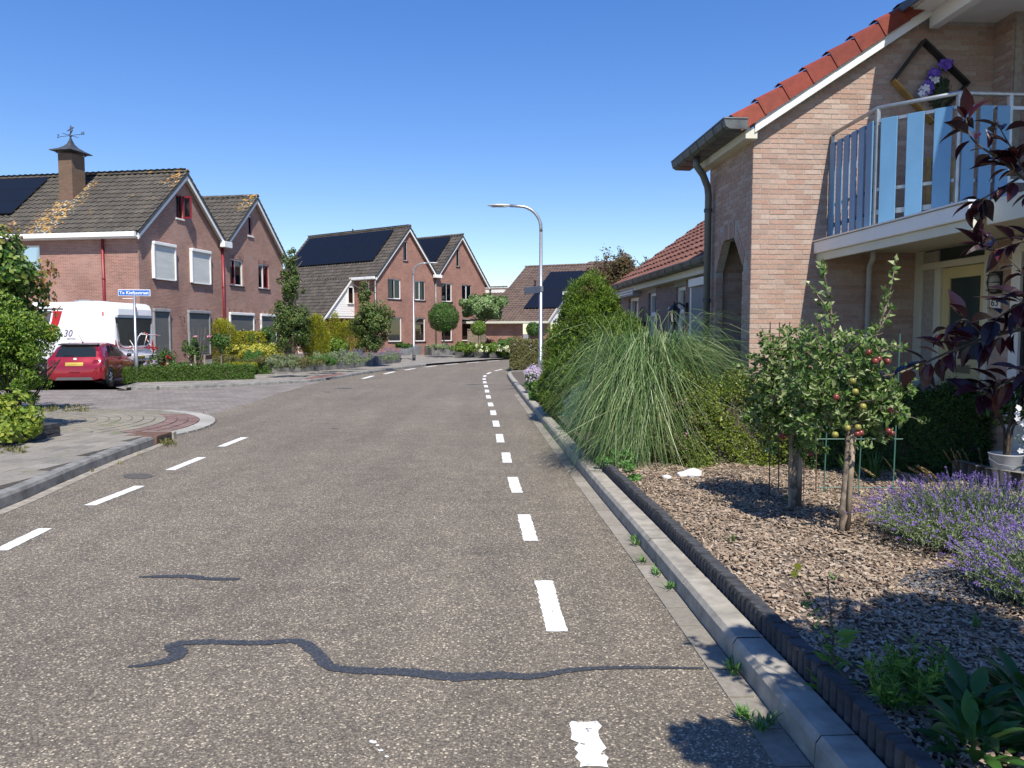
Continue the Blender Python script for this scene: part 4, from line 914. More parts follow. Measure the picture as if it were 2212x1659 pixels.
# canopy slab and trims
CAN=MB(); CAN.prism([(.90,-.001),(.90,-3.02),(1.02,-3.02),(1.02,-3.75),(6,-3.75),(6,-.001)],2.775,2.895); part('canopy_slab',CAN,CREAM,HN)
mb=MB(); mb.box(.80,.898,-3.03,-.004,2.755,2.90); bevel(part('canopy_fascia',mb,WHITE,HN),.012)
mb=MB(); mb.box(.84,.885,-3.02,-.004,2.66,2.752); mb.box(.96,1.015,-3.76,-3.04,2.70,2.91); part('canopy_trim',mb,CREAM,HN)
mb=MB(); mb.box(.78,.90,-3.04,-.004,2.902,2.918); part('canopy_edge_cap',mb,plain('aluminium_trim',(.75,.75,.73),.3,.4),HN)
# white downpipe under the canopy
mb=MB(); mb.tube([(1.45,-.25,2.77),(1.45,-.25,2.68),(1.50,-.08,2.6),(1.50,-.06,0)],.035,10); part('downpipe',mb,plain('pale_pvc',(.50,.52,.53),.4),HN,True)
# ---- balcony railing
BLUE=plain('light_blue_board',(.12,.275,.46),.45,var=.05,scale=4)
bal=[Vector((1.0,-.03,0)),Vector((.97,-1.15,0)),Vector((1.52,-1.73,0)),Vector((2.08,-1.72,0)),Vector((3.2,-1.72,0))]
mb=MB(); mb.tube([p+Vector((0,0,4.24)) for p in bal],.024,8); part('handrail',mb,GALV,HN,True)
mb=MB()
for a,b in zip(bal,bal[1:]):
    d=(b-a).normalized(); nn=Vector((-d.y,d.x,0))
    for z,h in ((4.08,.035),(3.33,.035),(3.07,.055)): mb.obox(a+Vector((0,0,z))-nn*.012,(b-a),nn*.024,(0,0,h))
part('rail_bar',mb,GALV,HN)
for p in bal[:4]: mb=MB(); mb.box(p.x-.02,p.x+.02,p.y-.02,p.y+.02,2.9,4.23); part('rail_post',mb,GALV,HN)
def slats(a,b,n,w0=.15,s0=None):
    d=(b-a).normalized(); nn=Vector((d.y,-d.x,0)); 
    if nn.dot(Vector((-1,-1,0)))<0: nn=-nn
    L=(b-a).length; g=(L-n*w0)/(n) 
    for i in range(n):
        s=g*.5+i*(w0+g); mb=MB(); mb.obox(a+d*s+nn*.026+Vector((0,0,2.95)),d*w0,nn*.018,(0,0,1.16)); bevel(part('slat',mb,BLUE,HN),.004,1)
slats(bal[0],bal[1],6,.135); slats(bal[1],bal[2],3,.17); slats(bal[2],bal[3],3,.14)
# ---- roof, verge, gutter
mb=MB(); cn=1/math.sqrt(1+.66**2)
mb.extr([(-.15,-.16,topN(-.15)+.16),(1.95,-.16,topN(1.95)+.16),(1.95,-.16,topN(1.95)+.10),(-.15,-.16,topN(-.15)+.10)],(0,2.1,0))
mb.extr([(1.74,-5.2,topN(1.74)+.36),(6,-5.2,topN(6)+.36),(6,-5.2,topN(6)+.26),(1.74,-5.2,topN(1.74)+.26)],(0,7.1,0)); part('roof_deck',mb,DZINC,HN)
mb=MB(); mb.extr([(-.04,-.15,topN(-.04)-.03),(3.6,-.15,topN(3.6)-.03),(3.6,-.15,topN(3.6)+.115),(-.04,-.15,topN(-.04)+.115)],(0,.06,0)); bevel(part('verge_board',mb,WHITE,HN),.008)
mb=MB(); mb.box(-.05,.0,-.14,.6,4.20,4.27); 
VT=([(0,0,0),(1,0,.0),(1,0,.17),(0,0,.195),(0,.05,.225),(1,.05,.20),(0,.2,.215),(1,.2,.19),(0,-.012,0),(0,-.012,.2),(0,.05,.237),(0,.2,.227),(.06,-.012,0),(.06,-.012,.197),(.06,.05,.234),(.06,.2,.224)],
    [(0,1,2,3),(3,2,5,4),(4,5,7,6),(8,12,13,9),(9,13,14,10),(10,14,15,11),(12,1,2,13),(8,9,3,0),(13,2,5,14),(14,5,7,15)])
dsl=Vector((cn,0,.66*cn)); vt=[]
for i in range(12):
    q=Vector((-.22,-.175,topN(-.22)+.10))+dsl*(.356*i); vt.append(basis(q,dsl*.385+Vector((0,0,-.02)),(0,1,0),Vector((-.66*cn,0,cn))*1.02))
for m in vt: pass
pieces('verge_tile',VT,vt,TILEN,HN)
rt=tile_ms((-.16,2.0,topN(-.16)+.15),(0,-1,0),dsl,7,6); pieces('roof_tile',TILE_P,rt,TILEN,HN,60)
GD=plain('dark_gutter_zinc',(.10,.11,.11),.45,.3,var=.3,scale=6)
def gutter_prof(x,z,y0,y1,name='gutter',wd_=.19):
    pr=[(x,z),(x,z-.02),(x+.02,z-.09),(x+.07,z-.12),(x+wd_,z-.125),(x+wd_,z)]
    mb=MB(); mb.extr([(a,y0,b) for a,b in pr],(0,y1-y0,0)); o=part(name,mb,GD,HN)
    mb=MB()
    y=y0+.12
    while y<y1: mb.extr([(a-.004 if a<x+.1 else a+.002,y,b-.004) for a,b in pr],(0,.02,0)); y+=.34
    part('gutter_strap',mb,GD,o)
    mb=MB(); mb.box(x-.012,x+wd_+.005,y0-.01,y1,z,z+.014); part('gutter_lip',mb,ZINC,o)
gutter_prof(-.44,4.37,-.19,2.25,wd_=.29)
mb=MB(); mb.box(-.15,-.003,-.13,1.9,4.15,4.27); mb.box(-.147,-.10,-.128,1.898,4.27,4.38); part('eave_fascia',mb,CREAM,HN)
mb=MB(); mb.tube([(-.30,1.40,4.26),(-.30,1.40,4.14),(-.20,1.42,4.02),(-.11,1.48,3.86),(-.09,1.5,3.74),(-.09,1.5,0)],.05,12); o=part('downpipe',mb,plain('dark_green_grey_pipe',(.13,.14,.13),.4,.2),HN,True)
mb=MB()
for z in (3.5,2.2,.9): mb.tube([(-.09,1.5,z),(-.09,1.5,z+.05)],.06,12)
part('pipe_clamp',mb,DZINC,o)
gutter_prof(1.66,5.96,-5.2,-.18)
mb=MB(); mb.box(2.28,6,-5.2,-.005,5.655,5.70); mb.box(1.9,2.279,-5.2,-.16,5.72,5.74); mb.box(3.36,6,-.004,.1,5.3,5.72); part('soffit',mb,WHITE,HN)
mb=MB(); mb.box(2.16,2.275,-5.19,-.1,5.53,5.715); mb.extr([(1.86,-5.19,5.745),(2.16,-5.19,5.745),(2.16,-5.19,5.95),(1.86,-5.19,5.9)],(0,5.0,0)); part('soffit_beam',mb,WHITE,HN)
mb=MB(); mb.box(2.4,6,-3.7,-3.5,0,2.77); mb.box(2.42,6,-.001,3,0,2.77); mb.box(3.42,6,-1.9,-1.7,2.9,5.6); part('inner_wall',mb,MORT,HN)
# ---- diamond frame with silk flowers on the balcony wall
DT=thing('wall_decoration','black diamond shaped frame with purple and white flowers hung on the balcony wall','wall decoration',Rw(3.6+2.2,9.6-.02,4.9),PHI)
D4=[(-.09,.49),(.50,-.02),(.06,-.50),(-.46,.0)]
WOODY=plain('honey_wood',(.42,.26,.08),.55,var=.2,scale=8)
for i in range(4):
    a,b=Vector((D4[i][0],0,D4[i][1])),Vector((D4[(i+1)%4][0],0,D4[(i+1)%4][1])); d=(b-a).normalized(); nn=Vector((d.z,0,-d.x))
    mb=MB(); mb.obox(a-nn*.012-Vector((0,.10,0)),b-a+d*.01,nn*.024,(0,.11,0)); part('frame_side',mb,WOODY if i==2 else BLACK,DT,label='bare wood side of the frame' if i==2 else None)
def blossoms(pts,r,k=5):
    V=[];F=[]
    for p in pts:
        nrm=rdir(1)[0]*.5+np.array([-.3,-1,.3]); nrm/=np.linalg.norm(nrm); t=np.cross(nrm,[0,0,1.]); t/=np.linalg.norm(t); b=np.cross(nrm,t); base=len(V)
        for j in range(k):
            a=2*math.pi*j/k; d=t*math.cos(a)+b*math.sin(a); s=np.cross(nrm,d)
            i=len(V); V+= [p,p+d*r*.6+s*r*.38+nrm*r*.15,p+d*r+nrm*r*.05,p+d*r*.6-s*r*.38+nrm*r*.15]; F.append((i,i+1,i+2,i+3))
    return np.array(V),np.array(F)
PUR=leafmat('purple_petal',[(.14,.07,.42),(.22,.12,.55),(.10,.05,.32)],.6,.2); WPE=leafmat('white_petal',[(.72,.72,.70),(.8,.8,.8)],.6,.25)
def line_pts(a,b,n,s): t=rng.random((n,1)); return np.array(a)*(1-t)+np.array(b)*t+rng.normal(size=(n,3))*s
foliage('purple_flower',joinVF([blossoms(line_pts((-.10,-.08,-.18),(.22,-.08,.24),26,.035),.055)]),PUR,DT)
foliage('white_flower',joinVF([blossoms(line_pts((-.12,-.11,-.22),(.16,-.11,.14),9,.04),.05)]),WPE,DT)
P_,N_=ellsurf(500,(.14,-.04,-.08),(.13,.04,.28),.9); foliage('foliage',leaves(P_,N_,.07,.02),leafmat('silk_leaf',[(.03,.05,.03),(.05,.08,.04)],.6,.1),DT)
mb=MB(); mb.obox((0,0,0),(.05,0,0),(0,.03,0),(.08,.2,1.0)); mb.obox((.3,0,0),(.05,0,0),(0,.03,0),(.08,.2,1.0)); mb.obox((.08,.2,.95),(.35,0,0),(0,.03,0),(0,0,.05))
tag(part('leaning_board',mb,WOODY),'honey coloured wooden frame leaning on the balcony wall behind the blue slats','frame').location=Rw(3.6+2.0,9.6-.45,2.92)

# ------------------------------------------------------------------ bungalow behind it
HB=thing('bungalow','low brown brick bungalow with a red brown tiled roof and narrow doors','bungalow',Rw(4.0,11.75),PHI)
TBG=Tyz(0); h1=(5.95,7.1,.75,2.6); h2=(4.35,5.0,.1,2.62); h3=(2.15,2.8,.1,2.62)
mb=MB(); wallmesh(mb,0,8.05,lambda a,s:2.85,[h1,h2,h3],TBG,.28); part('front_wall',mb,B3,HB)
mb=MB(); mb.extr([(.281,7.77,0),(8,7.77,0),(8,7.77,5.0),(4.6,7.77,5.9),(.281,7.77,2.95)],(0,.279,0)); mb.extr([(.281,0,0),(8,0,0),(8,0,5.0),(4.6,0,5.9),(.281,0,2.95)],(0,.28,0)); part('end_wall',mb,B3,HB)
cb=1/math.sqrt(1+.71**2); zb0=2.92
pieces('roof_tile',TILE_P,tile_ms((-.20,8.25,zb0),(0,-1,0),(cb,0,.71*cb),28,18),TILEB,HB,300)
mb=MB(); slab(mb,(-.20,8.25,zb0),(0,-1,0),(cb,0,.71*cb),8.45,6.15,.1); part('roof_deck',mb,DZINC,HB)
mb=MB(); pr=[(-.36,2.95),(-.36,2.93),(-.345,2.86),(-.31,2.83),(-.22,2.84),(-.20,2.95)]; mb.extr([(a,-.1,b) for a,b in pr],(0,8.4,0)); g_=part('gutter',mb,GD,HB)
mb=MB(); y=.1
while y<8.2: mb.extr([(a-.006,y,b-.006) for a,b in pr[:5]]+[(-.2,y,2.84)],(0,.025,0)); y+=.55
part('gutter_strap',mb,GD,g_)
mb=MB(); mb.box(-.19,-.002,-.1,8.28,2.72,2.84); part('eave_fascia',mb,CREAM,HB)
mb=MB(); mb.tube([(-.28,7.95,2.85),(-.28,7.95,2.72),(-.15,7.98,2.5),(-.07,7.98,2.4),(-.07,7.98,0)],.045,10); part('downpipe',mb,ZINC,HB,True)
window(HB,TBG,h1,frame=WHITE,glass=GLASS,inner='side',mull=(6.35,))
for h,nm in ((h2,'far'),(h3,'near')):
    mb=MB()
    for b in ((h[0],h[0]+.07,h[2],h[3]),(h[1]-.07,h[1],h[2],h[3]),(h[0]+.07,h[1]-.07,h[3]-.07,h[3]),(h[0]+.07,h[1]-.07,2.12,2.20)): TB(mb,TBG,*b,.05,.14)
    f=part('door_frame',mb,WHITE,HB)
    mb=MB(); TB(mb,TBG,h[0]+.07,h[1]-.07,h[2],2.12,.09,.13); part('door_leaf',mb,CREAM,f)
    mb=MB(); TB(mb,TBG,h[0]+.17,h[1]-.17,1.0,2.0,.085,.089); TB(mb,TBG,h[0]+.07,h[1]-.07,2.2,h[3]-.07,.09,.1); part('pane',mb,GLASSD,f)
    mb=MB(); TB(mb,TBG,h[0]-.08,h[1]+.08,h[3]+.003,h[3]+.12,-.012,.05); part('lintel',mb,PB,HB)
# awning cassette, roller screen panel, wall objects
mb=MB(); TB(mb,TBG,5.7,7.6,2.62,2.78,-.2,-.003); o=part('awning_box',mb,GREY,HB,label='striped folded awning box over the bungalow window'); mb=MB(); TB(mb,TBG,5.7,7.6,2.66,2.69,-.206,-.201); TB(mb,TBG,5.7,7.6,2.72,2.75,-.206,-.201); part('awning_stripe',mb,WHITE,o)
mb=MB(); TB(mb,TBG,.45,1.45,.7,2.55,-.09,-.06); o=part('roller_screen',mb,plain('grey_screen_panel',(.20,.21,.23),.6),HB); mb=MB(); TB(mb,TBG,.4,1.5,2.55,2.68,-.14,-.003); part('screen_box',mb,WHITE,o)
mb=MB(); TB(mb,TBG,1.46,1.53,.3,2.54,-.10,-.003); part('guide_rail',mb,WHITE,o)
lt=thing('lantern','black coach lantern on a bracket beside the bungalow door','lantern',Rw(4.0-.02,11.75+2.0,2.1),PHI)
mb=MB(); mb.tube([(0,0,.12),(-.14,0,.2),(-.22,0,.16)],.014,6); mb.box(-.03,.02,-.05,.05,.02,.2); part('bracket',mb,BLACK,lt)
mb=MB(); mb.lathe([(.01,.22),(.02,.17),(.11,.08),(.115,.06),(.02,.059)],(-.22,0,0),6); mb.lathe([(.06,-.16),(.07,-.15),(.05,-.20),(.015,-.21),(.01,-.28)],(-.22,0,0),6)
for j in range(6): g=j*math.pi/3; mb.tube([(-.22+.1*math.cos(g),.1*math.sin(g),.06),(-.22+.065*math.cos(g),.065*math.sin(g),-.16)],.007,4)
part('lantern_frame',mb,BLACK,lt); mb=MB(); mb.lathe([(.09,.055),(.058,-.155)],(-.22,0,0),6); part('lantern_glass',mb,GLASS,lt)
sg=thing('wall_plaque','tall pale plaque with a black figure on the bungalow wall between the doors','plaque',Rw(4.0-.012,11.75+3.1,1.98),PHI)
mb=MB(); mb.box(-.02,.0,-.14,.14,-.28,.28); bevel(part('plaque_board',mb,plain('cream_board',(.55,.54,.48),.5),sg),.005)
mb=MB(); mb.extr([(-.024,.07,-.2),(-.024,-.06,-.22),(-.024,-.04,-.1),(-.024,.0,-.02),(-.024,-.05,.08),(-.024,-.02,.2),(-.024,.05,.2),(-.024,.06,.05),(-.024,.03,-.06)],(.003,0,0)); part('plaque_figure',mb,BLACK,sg)
bk=thing('hanging_basket','round black wire wall basket hung beside the far bungalow door','basket',Rw(3.98,11.75+5.4,2.15),PHI)
mb=MB()
for j in range(12): g=2*math.pi*j/12; g2=2*math.pi*(j+1)/12; mb.tube([(-.03,.2*math.cos(g),.2*math.sin(g)),(-.03,.2*math.cos(g2),.2*math.sin(g2))],.008,4)
for t in (-.1,0,.1): mb.tube([(-.03,t,-.17),(-.03,t,.17)],.005,4)
part('wire_ring',mb,BLACK,bk); mb=MB(); mb.box(-.16,-.01,-.17,.17,-.24,-.14); part('basket_tray',mb,BLACK,bk)
for y,z in ((1.78,1.75),(5.25,1.85)): mb=MB(); mb.box(-.03,-.002,y-.035,y+.035,z-.06,z+.06); part('door_bell',mb,WHITE,HB)
mb=MB(); mb.obox((-.02,1.72,2.14),(0,-.16,-.18),(.0,.04,-.035),(.015,0,0)); part('wall_bracket',mb,WHITE,HB)
# ------------------------------------------------------------------ street lamps
def street_lamp(name,label,x,y,h,side,armz,grp):
    t=thing(name,label,'street lamp',(x,y,0),0,grp)
    mb=MB(); mb.tube([(0,0,.0),(0,0,.9),(0,0,1.0),(0,0,1.02),(0,0,h-.7)],[.078,.078,.072,.056,.046],14); part('pole',mb,GALV,t,True)
    mb=MB(); mb.tube([(0,0,-.02),(0,0,.42)],.098,14); part('base_sleeve',mb,BLACK if side>0 else GALV,t,True)
    mb=MB(); r=.62; pts=[(0,0,h-.72)]+[(side*r*(1-math.cos(a)),0,h-.62+r*math.sin(a)) for a in np.linspace(0,math.pi/2,9)]+[(side*(r+.28),0,h+.012)]
    mb.tube(pts,[.05]*3+[.045]*5+[.04]*(len(pts)-8),12); part('arm',mb,GALV,t,True)
    mb=MB(); a0=r+.25; prof=[(0,.035,.03),(.06,.06,.045),(.2,.10,.055),(.42,.12,.05),(.58,.09,.035),(.66,.02,.012)]
    k=0; n=12
    for (a,w_,hh) in prof:
        for j in range(n):
            g=2*math.pi*j/n; mb.v.append((side*(a0+a),w_*math.cos(g),h+.015+hh*math.sin(g)*(1 if math.sin(g)>0 else .5)))
    for i in range(len(prof)-1):
        for j in range(n): mb.f.append((i*n+j,i*n+(j+1)%n,(i+1)*n+(j+1)%n,(i+1)*n+j))
    mb.f.append(tuple(range(n))); mb.f.append(tuple((len(prof)-1)*n+j for j in range(n-1,-1,-1)))
    hd=recalc(part('lamp_head',mb,plain('lamp_grey_'+('a' if side>0 else 'b'),(.55,.56,.56),.4,.3),t,True))
    mb=MB(); mb.box(min(side*(a0+.12),side*(a0+.55)),max(side*(a0+.12),side*(a0+.55)),-.075,.075,h-.022,h-.012); part('lamp_lens',mb,plain('lens_'+('a' if side>0 else 'b'),(.6,.6,.55),.15),hd)
    return t
L1=street_lamp('street_lamp','tall grey street lamp behind the big conifer, arm pointing left over the road',.83,22.3,5.38,-1,0,'street lamps')
mb=MB(); mb.obox((-.02,-.06,2.92),(-.46,-.12,-.06),(.02,-.02,0),(0,0,.20)); bevel(part('sign_back',mb,plain('grey_back_of_sign',(.05,.065,.10),.5),L1),.004)
mb=MB(); mb.tube([(0,0,2.95),(0,0,3.1)],.07,12); part('sign_clamp',mb,GALV,L1)
street_lamp('street_lamp','farther grey street lamp on the far pavement in front of the second house pair',-5.98,46.9,5.98,1,0,'street lamps')
# ------------------------------------------------------------------ street name sign
SB=plain('sign_blue',(.008,.13,.50),.35,var=.03); SWH=plain('sign_white',(.80,.80,.80),.4,var=.02)
sx,sy=G(296,826,.09)
sg=thing('street_sign','blue street name sign on a thin grey post beside the box hedge','street sign',(sx,sy,.09))
mb=MB(); mb.tube([(0,0,0),(0,0,1.0),(0,0,1.03),(0,0,2.97)],[.062,.06,.042,.038],12); part('post',mb,GALV,sg,True)
an=R(6); U=Vector((math.cos(an),math.sin(an),0)); Wn=Vector((math.sin(an),-math.cos(an),0))
mb=MB(); mb.obox(Vector((0,0,2.91))-U*.52-Wn*.0,U*1.04,-Wn*.02,(0,0,.22)); pl=bevel(part('sign_plate',mb,SWH,sg),.008)
mb=MB(); mb.obox(Vector((0,0,2.93))-U*.50+Wn*.0025,U*1.0,Wn*-.0015,(0,0,.18)); part('blue_field',mb,SB,pl)
text('street_name','Te Kieftestraat',.145,SWH,pl,basis(Vector((0,0,3.018))+Wn*.006,U,(0,0,1),Wn),.002,kw={'offset':.0035,'space_character':1.06})
mb=MB(); mb.obox(Vector((-.0,0,2.82))-U*.38,U*.40,-Wn*.16,(0,0,.02)); part('second_plate',mb,SWH,sg)
# ------------------------------------------------------------------ red hatchback
cx,cy=(-13.85,24.3); HEAD=math.atan2(.98,-.19)       # local +y = forward
car=thing('parked_car','dark red small hatchback parked at the side street with its rear to the viewer','car',(cx,cy,0),HEAD-math.pi/2)
def lerp_tab(tab,y): xs=[t[0] for t in tab]; return [float(np.interp(y,xs,[t[k] for t in tab])) for k in range(1,len(tab[0]))]
# y, halfwidth, bottom z, belt z, belt half width, roof z, roof half width
CT=[(0.00,.60,.36,.60,.58,.62,.40),(.03,.76,.27,.72,.74,.76,.60),(.10,.83,.24,.86,.79,.90,.66),(.18,.855,.22,.97,.80,1.02,.64),(.30,.865,.22,1.0,.80,1.20,.62),(.45,.868,.22,1.0,.80,1.345,.60),(.60,.87,.22,.99,.80,1.40,.60),(1.0,.87,.21,.97,.80,1.45,.61),(1.6,.87,.21,.95,.80,1.46,.61),(2.1,.87,.21,.94,.80,1.42,.60),(2.5,.87,.21,.93,.79,1.28,.60),(2.95,.87,.21,.92,.78,1.02,.64),(3.15,.865,.21,.90,.76,.95,.62),(3.5,.84,.22,.82,.72,.85,.55),(3.8,.76,.25,.68,.66,.72,.50),(3.93,.62,.32,.56,.55,.60,.42),(3.97,.50,.38,.50,.45,.54,.35)]
ys=sorted(set([t[0] for t in CT]+list(np.arange(.1,3.95,.1)))); k=0; V=[];Fc=[]
def half(y):
    w_,zb,zl,wl,zr,wr=lerp_tab(CT,y); zl=min(zl,zr-.02)
    ar=0
    return [(0,zb),(w_*.80,zb),(w_*.97,zb+.05),(w_,zb+(zl-zb)*.35),(w_*.995,zb+(zl-zb)*.62),(w_*.97,zb+(zl-zb)*.86),(wl,zl),((wl*.62+wr*.38),zl+(zr-zl)*.40),((wl*.18+wr*.82),zl+(zr-zl)*.82),(wr*.86,zr-.012),(wr*.5,zr+.012),(0,zr+.018)]
n_=len(half(1)); 
for y in ys:
    h=half(y); row=[(x,y,z) for x,z in h]+[(-x,y,z) for x,z in reversed(h[1:-1])]; V+=row
m_=2*n_-2
for i in range(len(ys)-1):
    for j in range(m_): Fc.append((i*m_+j,i*m_+(j+1)%m_,(i+1)*m_+(j+1)%m_,(i+1)*m_+j))
Fc.append(tuple(range(m_))); Fc.append(tuple((len(ys)-1)*m_+j for j in range(m_-1,-1,-1)))
mb=MB(); mb.add(V,Fc); body=recalc(part('body',mb,CAR_RED,car,True)); smooth_angle(body,42)
def sidex(y,z):
    h=half(y); return float(np.interp(z,[p[1] for p in h[3:10]],[p[0] for p in h[3:10]]))
def rear_y(x,z):    # rear surface: first y whose section contains (x,z)
    lo,hi=0.0,1.2
    def ins(y):
        h=half(y); zt=max(p[1] for p in h); 
        if z>zt: return False
        return abs(x)<=float(np.interp(z,[p[1] for p in h[2:]],[p[0] for p in h[2:]]))
    for y in np.arange(0,1.2,.01):
        if ins(y): return y
    return 1.2
def patch(name,poly,f,mat,parent,off,res=12,smooth=True):
    """polygon (a,b) in a quad-like shape [4 corners] mapped by f -> 3D"""
    A,B,C,D=[Vector(p) for p in poly]; mb=MB(); g=[]
    for i in range(res+1):
        for j in range(res+1):
            s,t=i/res,j/res; p=(A*(1-s)+B*s)*(1-t)+(D*(1-s)+C*s)*t; mb.v.append(f(p.x,p.y,off))
    for i in range(res):
        for j in range(res): q=i*(res+1)+j; mb.f.append((q,q+1,q+res+2,q+res+1))
    o=part(name,mb,mat,parent,smooth); return o
CG=plain('car_glass',(.015,.02,.022),.04,0,var=.02); CG2=CG
fr=lambda x,z,o:(x,rear_y(x,z)-o,z)
rw=patch('rear_window',[(-.60,1.00),(.60,1.00),(.54,1.33),(-.54,1.33)],fr,CG,car,.012)
mb=MB(); 
for i in range(13):
    pass
sp=MB(); pts=[(-.60,.43),(-.3,.37),(0,.36),(.3,.37),(.60,.43)]; sp.extr([(x,y,1.365) for x,y in pts]+[(.56,.72,1.395),(-.56,.72,1.395)],(0,0,.035)); bevel(part('roof_spoiler',sp,BLACK,car),.01)
for s in (1,-1):
    fs=lambda a,b,o,s=s:(s*(sidex(a,b)+o),a,b)
    patch('side_window',[(.78,1.03),(1.30,.99),(1.30,1.35),(1.02,1.37)],fs,CG,car,.006)
    patch('side_window',[(1.36,.99),(2.55,.96),(2.18,1.30),(1.36,1.36)],fs,CG,car,.006)
    patch('tail_light',[(.10,.74),(.52,.80),(.50,.92),(.13,.88)],fs,plain('tail_light_red_%d'%(s+1),(.16,.006,.012),.15,coat=.5),car,.012)
    mb=MB(); mb.ball((s*.96,2.42,1.0),.085,10,6,.8); mb.box(min(s*.86,s*.93),max(s*.86,s*.93),2.42,2.47,.95,.98); part('wing_mirror',mb,BLACK if s>0 else CAR_RED,car,True)
    for yy in (.64,3.18):
        mb=MB(); mb.lathe([(.0,s*.872),(.355,s*.872),(.36,s*.74)],(0,yy,.315),24,'x'); part('wheel_arch',mb,BLACK,car)
        wh=MB(); wh.lathe([(.19,s*.862),(.20,s*.884),(.27,s*.886),(.305,s*.872),(.312,s*.84),(.312,s*.72),(.2,s*.70)],(0,yy,.312),28,'x'); tyre=part('wheel',wh,BLACK,car,True)
        rm=MB(); rm.lathe([(.0,s*.870),(.05,s*.872),(.19,s*.862),(.20,s*.878),(.205,s*.86)],(0,yy,.312),24,'x')
        for q in range(7):
            g=q*2*math.pi/7; c_,s_=math.cos(g),math.sin(g); rm.obox((s*.876,yy+c_*.03-s_*.02,.312+s_*.03+c_*.02),(s*.012,0,0),(0,c_*.155,s_*.155),(0,s_*.045,-c_*.045))
        part('rim',rm,plain('alloy_rim',(.45,.46,.47),.35,.7),tyre,True)
patch('tail_light',[(.50,.80),(.70,.80),(.735,.90),(.56,.92)],fr,plain('tail_lens',(.17,.006,.012),.12,coat=.6),car,.014)
patch('tail_light',[(-.70,.80),(-.50,.80),(-.56,.92),(-.735,.90)],fr,bpy.data.materials['tail_lens'],car,.014)
patch('bumper_insert',[(-.56,.27),(.56,.27),(.50,.36),(-.50,.36)],fr,plain('grey_trim',(.10,.10,.105),.5),car,.012)
patch('number_plate',[(-.26,.72),(.26,.72),(.26,.83),(-.26,.83)],fr,plain('yellow_plate',(.46,.33,.04),.4),car,.02)
patch('emblem',[(-.04,.90),(.04,.90),(.045,.97),(-.045,.97)],fr,GALV,car,.02)
patch('fog_reflector',[(-.16,.50),(.16,.50),(.14,.53),(-.14,.53)],fr,plain('reflector_red',(.12,.0,.01),.3),car,.012)
mb=MB(); mb.tube([(0,.85,1.44),(-.05,.62,1.74)],[.008,.004],5); mb.ball((0,.86,1.455),.025); part('antenna',mb,BLACK,car)
mb=MB(); mb.tube([(-.05,rear_y(-.05,1.03)-.025,1.03),(-.34,rear_y(-.34,1.06)-.03,1.06)],.010,5); part('wiper',mb,BLACK,car)
# ------------------------------------------------------------------ caravan
u1=Vector((math.cos(A1),math.sin(A1),0))
cv=thing('caravan','white caravan with a red swoosh and an empty bicycle rack parked beside the house','caravan',(-14.12,27.4,0),A1)
# local frame of the caravan: x = across (rear face width, along A1), y = length going left
W_,Lc=2.15,6.6; ZB,ZT=.74,2.88
pf=[(0,.95),(0,1.45),(0,2.1),(.03,2.6),(.10,2.78),(.24,2.86),(.6,2.885),(1.2,2.88),(2.4,2.87),(6.0,2.84),(6.5,2.5),(6.6,1.6),(6.6,.8),(.25,.76),(.06,.82)]
CW=plain('caravan_white',(.80,.81,.83),.28,var=.02,coat=.3)
mb=MB(); mb.extr([(0,y,z) for y,z in pf],(W_,0,0)); cb_=bevel(part('body',mb,CW,cv),.045,3); smooth_angle(cb_,50)
mb=MB(); mb.box(.1,W_-.1,.3,6.3,.35,.80); part('chassis',mb,BLACK,cv)
for x in (-.0,W_-.2): mb=MB(); mb.lathe([(.16,x+.02),(.3,x),(.32,x+.04),(.32,x+.17),(.16,x+.19)],(0,3.2,.32),20,'x'); part('wheel',mb,BLACK,cv,True)
mb=MB(); mb.extr([(.14,.0,2.38),(.14,-.055,2.40),(.14,-.05,2.62),(.14,.03,2.80)],(W_-.28,0,0)); bevel(part('rear_spoiler',mb,CW,cv),.015)
mb=MB(); mb.extr([(.25,-.008,1.42),(.45,-.008,1.30),(W_-.45,-.008,1.30),(W_-.25,-.008,1.42),(W_-.13,-.008,2.26),(.13,-.008,2.26)],(0,.02,0)); rwn=part('rear_window',mb,plain('tinted_acrylic',(.03,.033,.035),.25,0,spec=.3),cv)
mb=MB(); mb.extr([(.16,.012,1.30),(W_-.16,.012,1.30),(W_-.05,.012,2.32),(.05,.012,2.32)],(0,-.012,0)); part('window_surround',mb,BLACK,cv)
mb=MB(); mb.tube([(.20,-.02,1.30),(.5,-.03,1.20),(W_-.5,-.03,1.20),(W_-.2,-.02,1.30)],.018,6); part('red_trim_line',mb,plain('trim_red',(.35,.01,.02),.3),cv)
mb=MB(); mb.box(-.01,W_+.01,-.16,.22,.72,.98); bevel(part('bumper',mb,CW,cv),.06,3)
for x in (.0,W_-.11):
    mb=MB(); mb.extr([(x,-.012,.98),(x+.11,-.012,.98),(x+.10,-.012,1.30),(x+.02,-.012,1.52)],(0,.03,0)); part('tail_light',mb,plain('caravan_light_red',(.40,.01,.02),.2),cv)
mb=MB(); mb.box(.86,1.38,-.172,-.161,.80,.92); part('number_plate',mb,bpy.data.materials['yellow_plate'],cv)
mb=MB(); mb.tube([(1.05,-.06,2.58),(1.05,-.065,2.70)],.06,12); part('reflector',mb,plain('round_red',(.35,.01,.02),.3),cv)
DK=plain('swoosh_grey',(.10,.10,.11),.35); RDS=plain('swoosh_red',(.50,.015,.02),.3)
def sideg(name,poly,mat,x=-.006): mb=MB(); mb.extr([(x,y,z) for y,z in poly],(.004,0,0)); return part(name,mb,mat,cv)
sideg('black_stripe',[(2.05,2.60),(2.05,2.645),(6.2,2.66),(6.2,2.615)],BLACK)
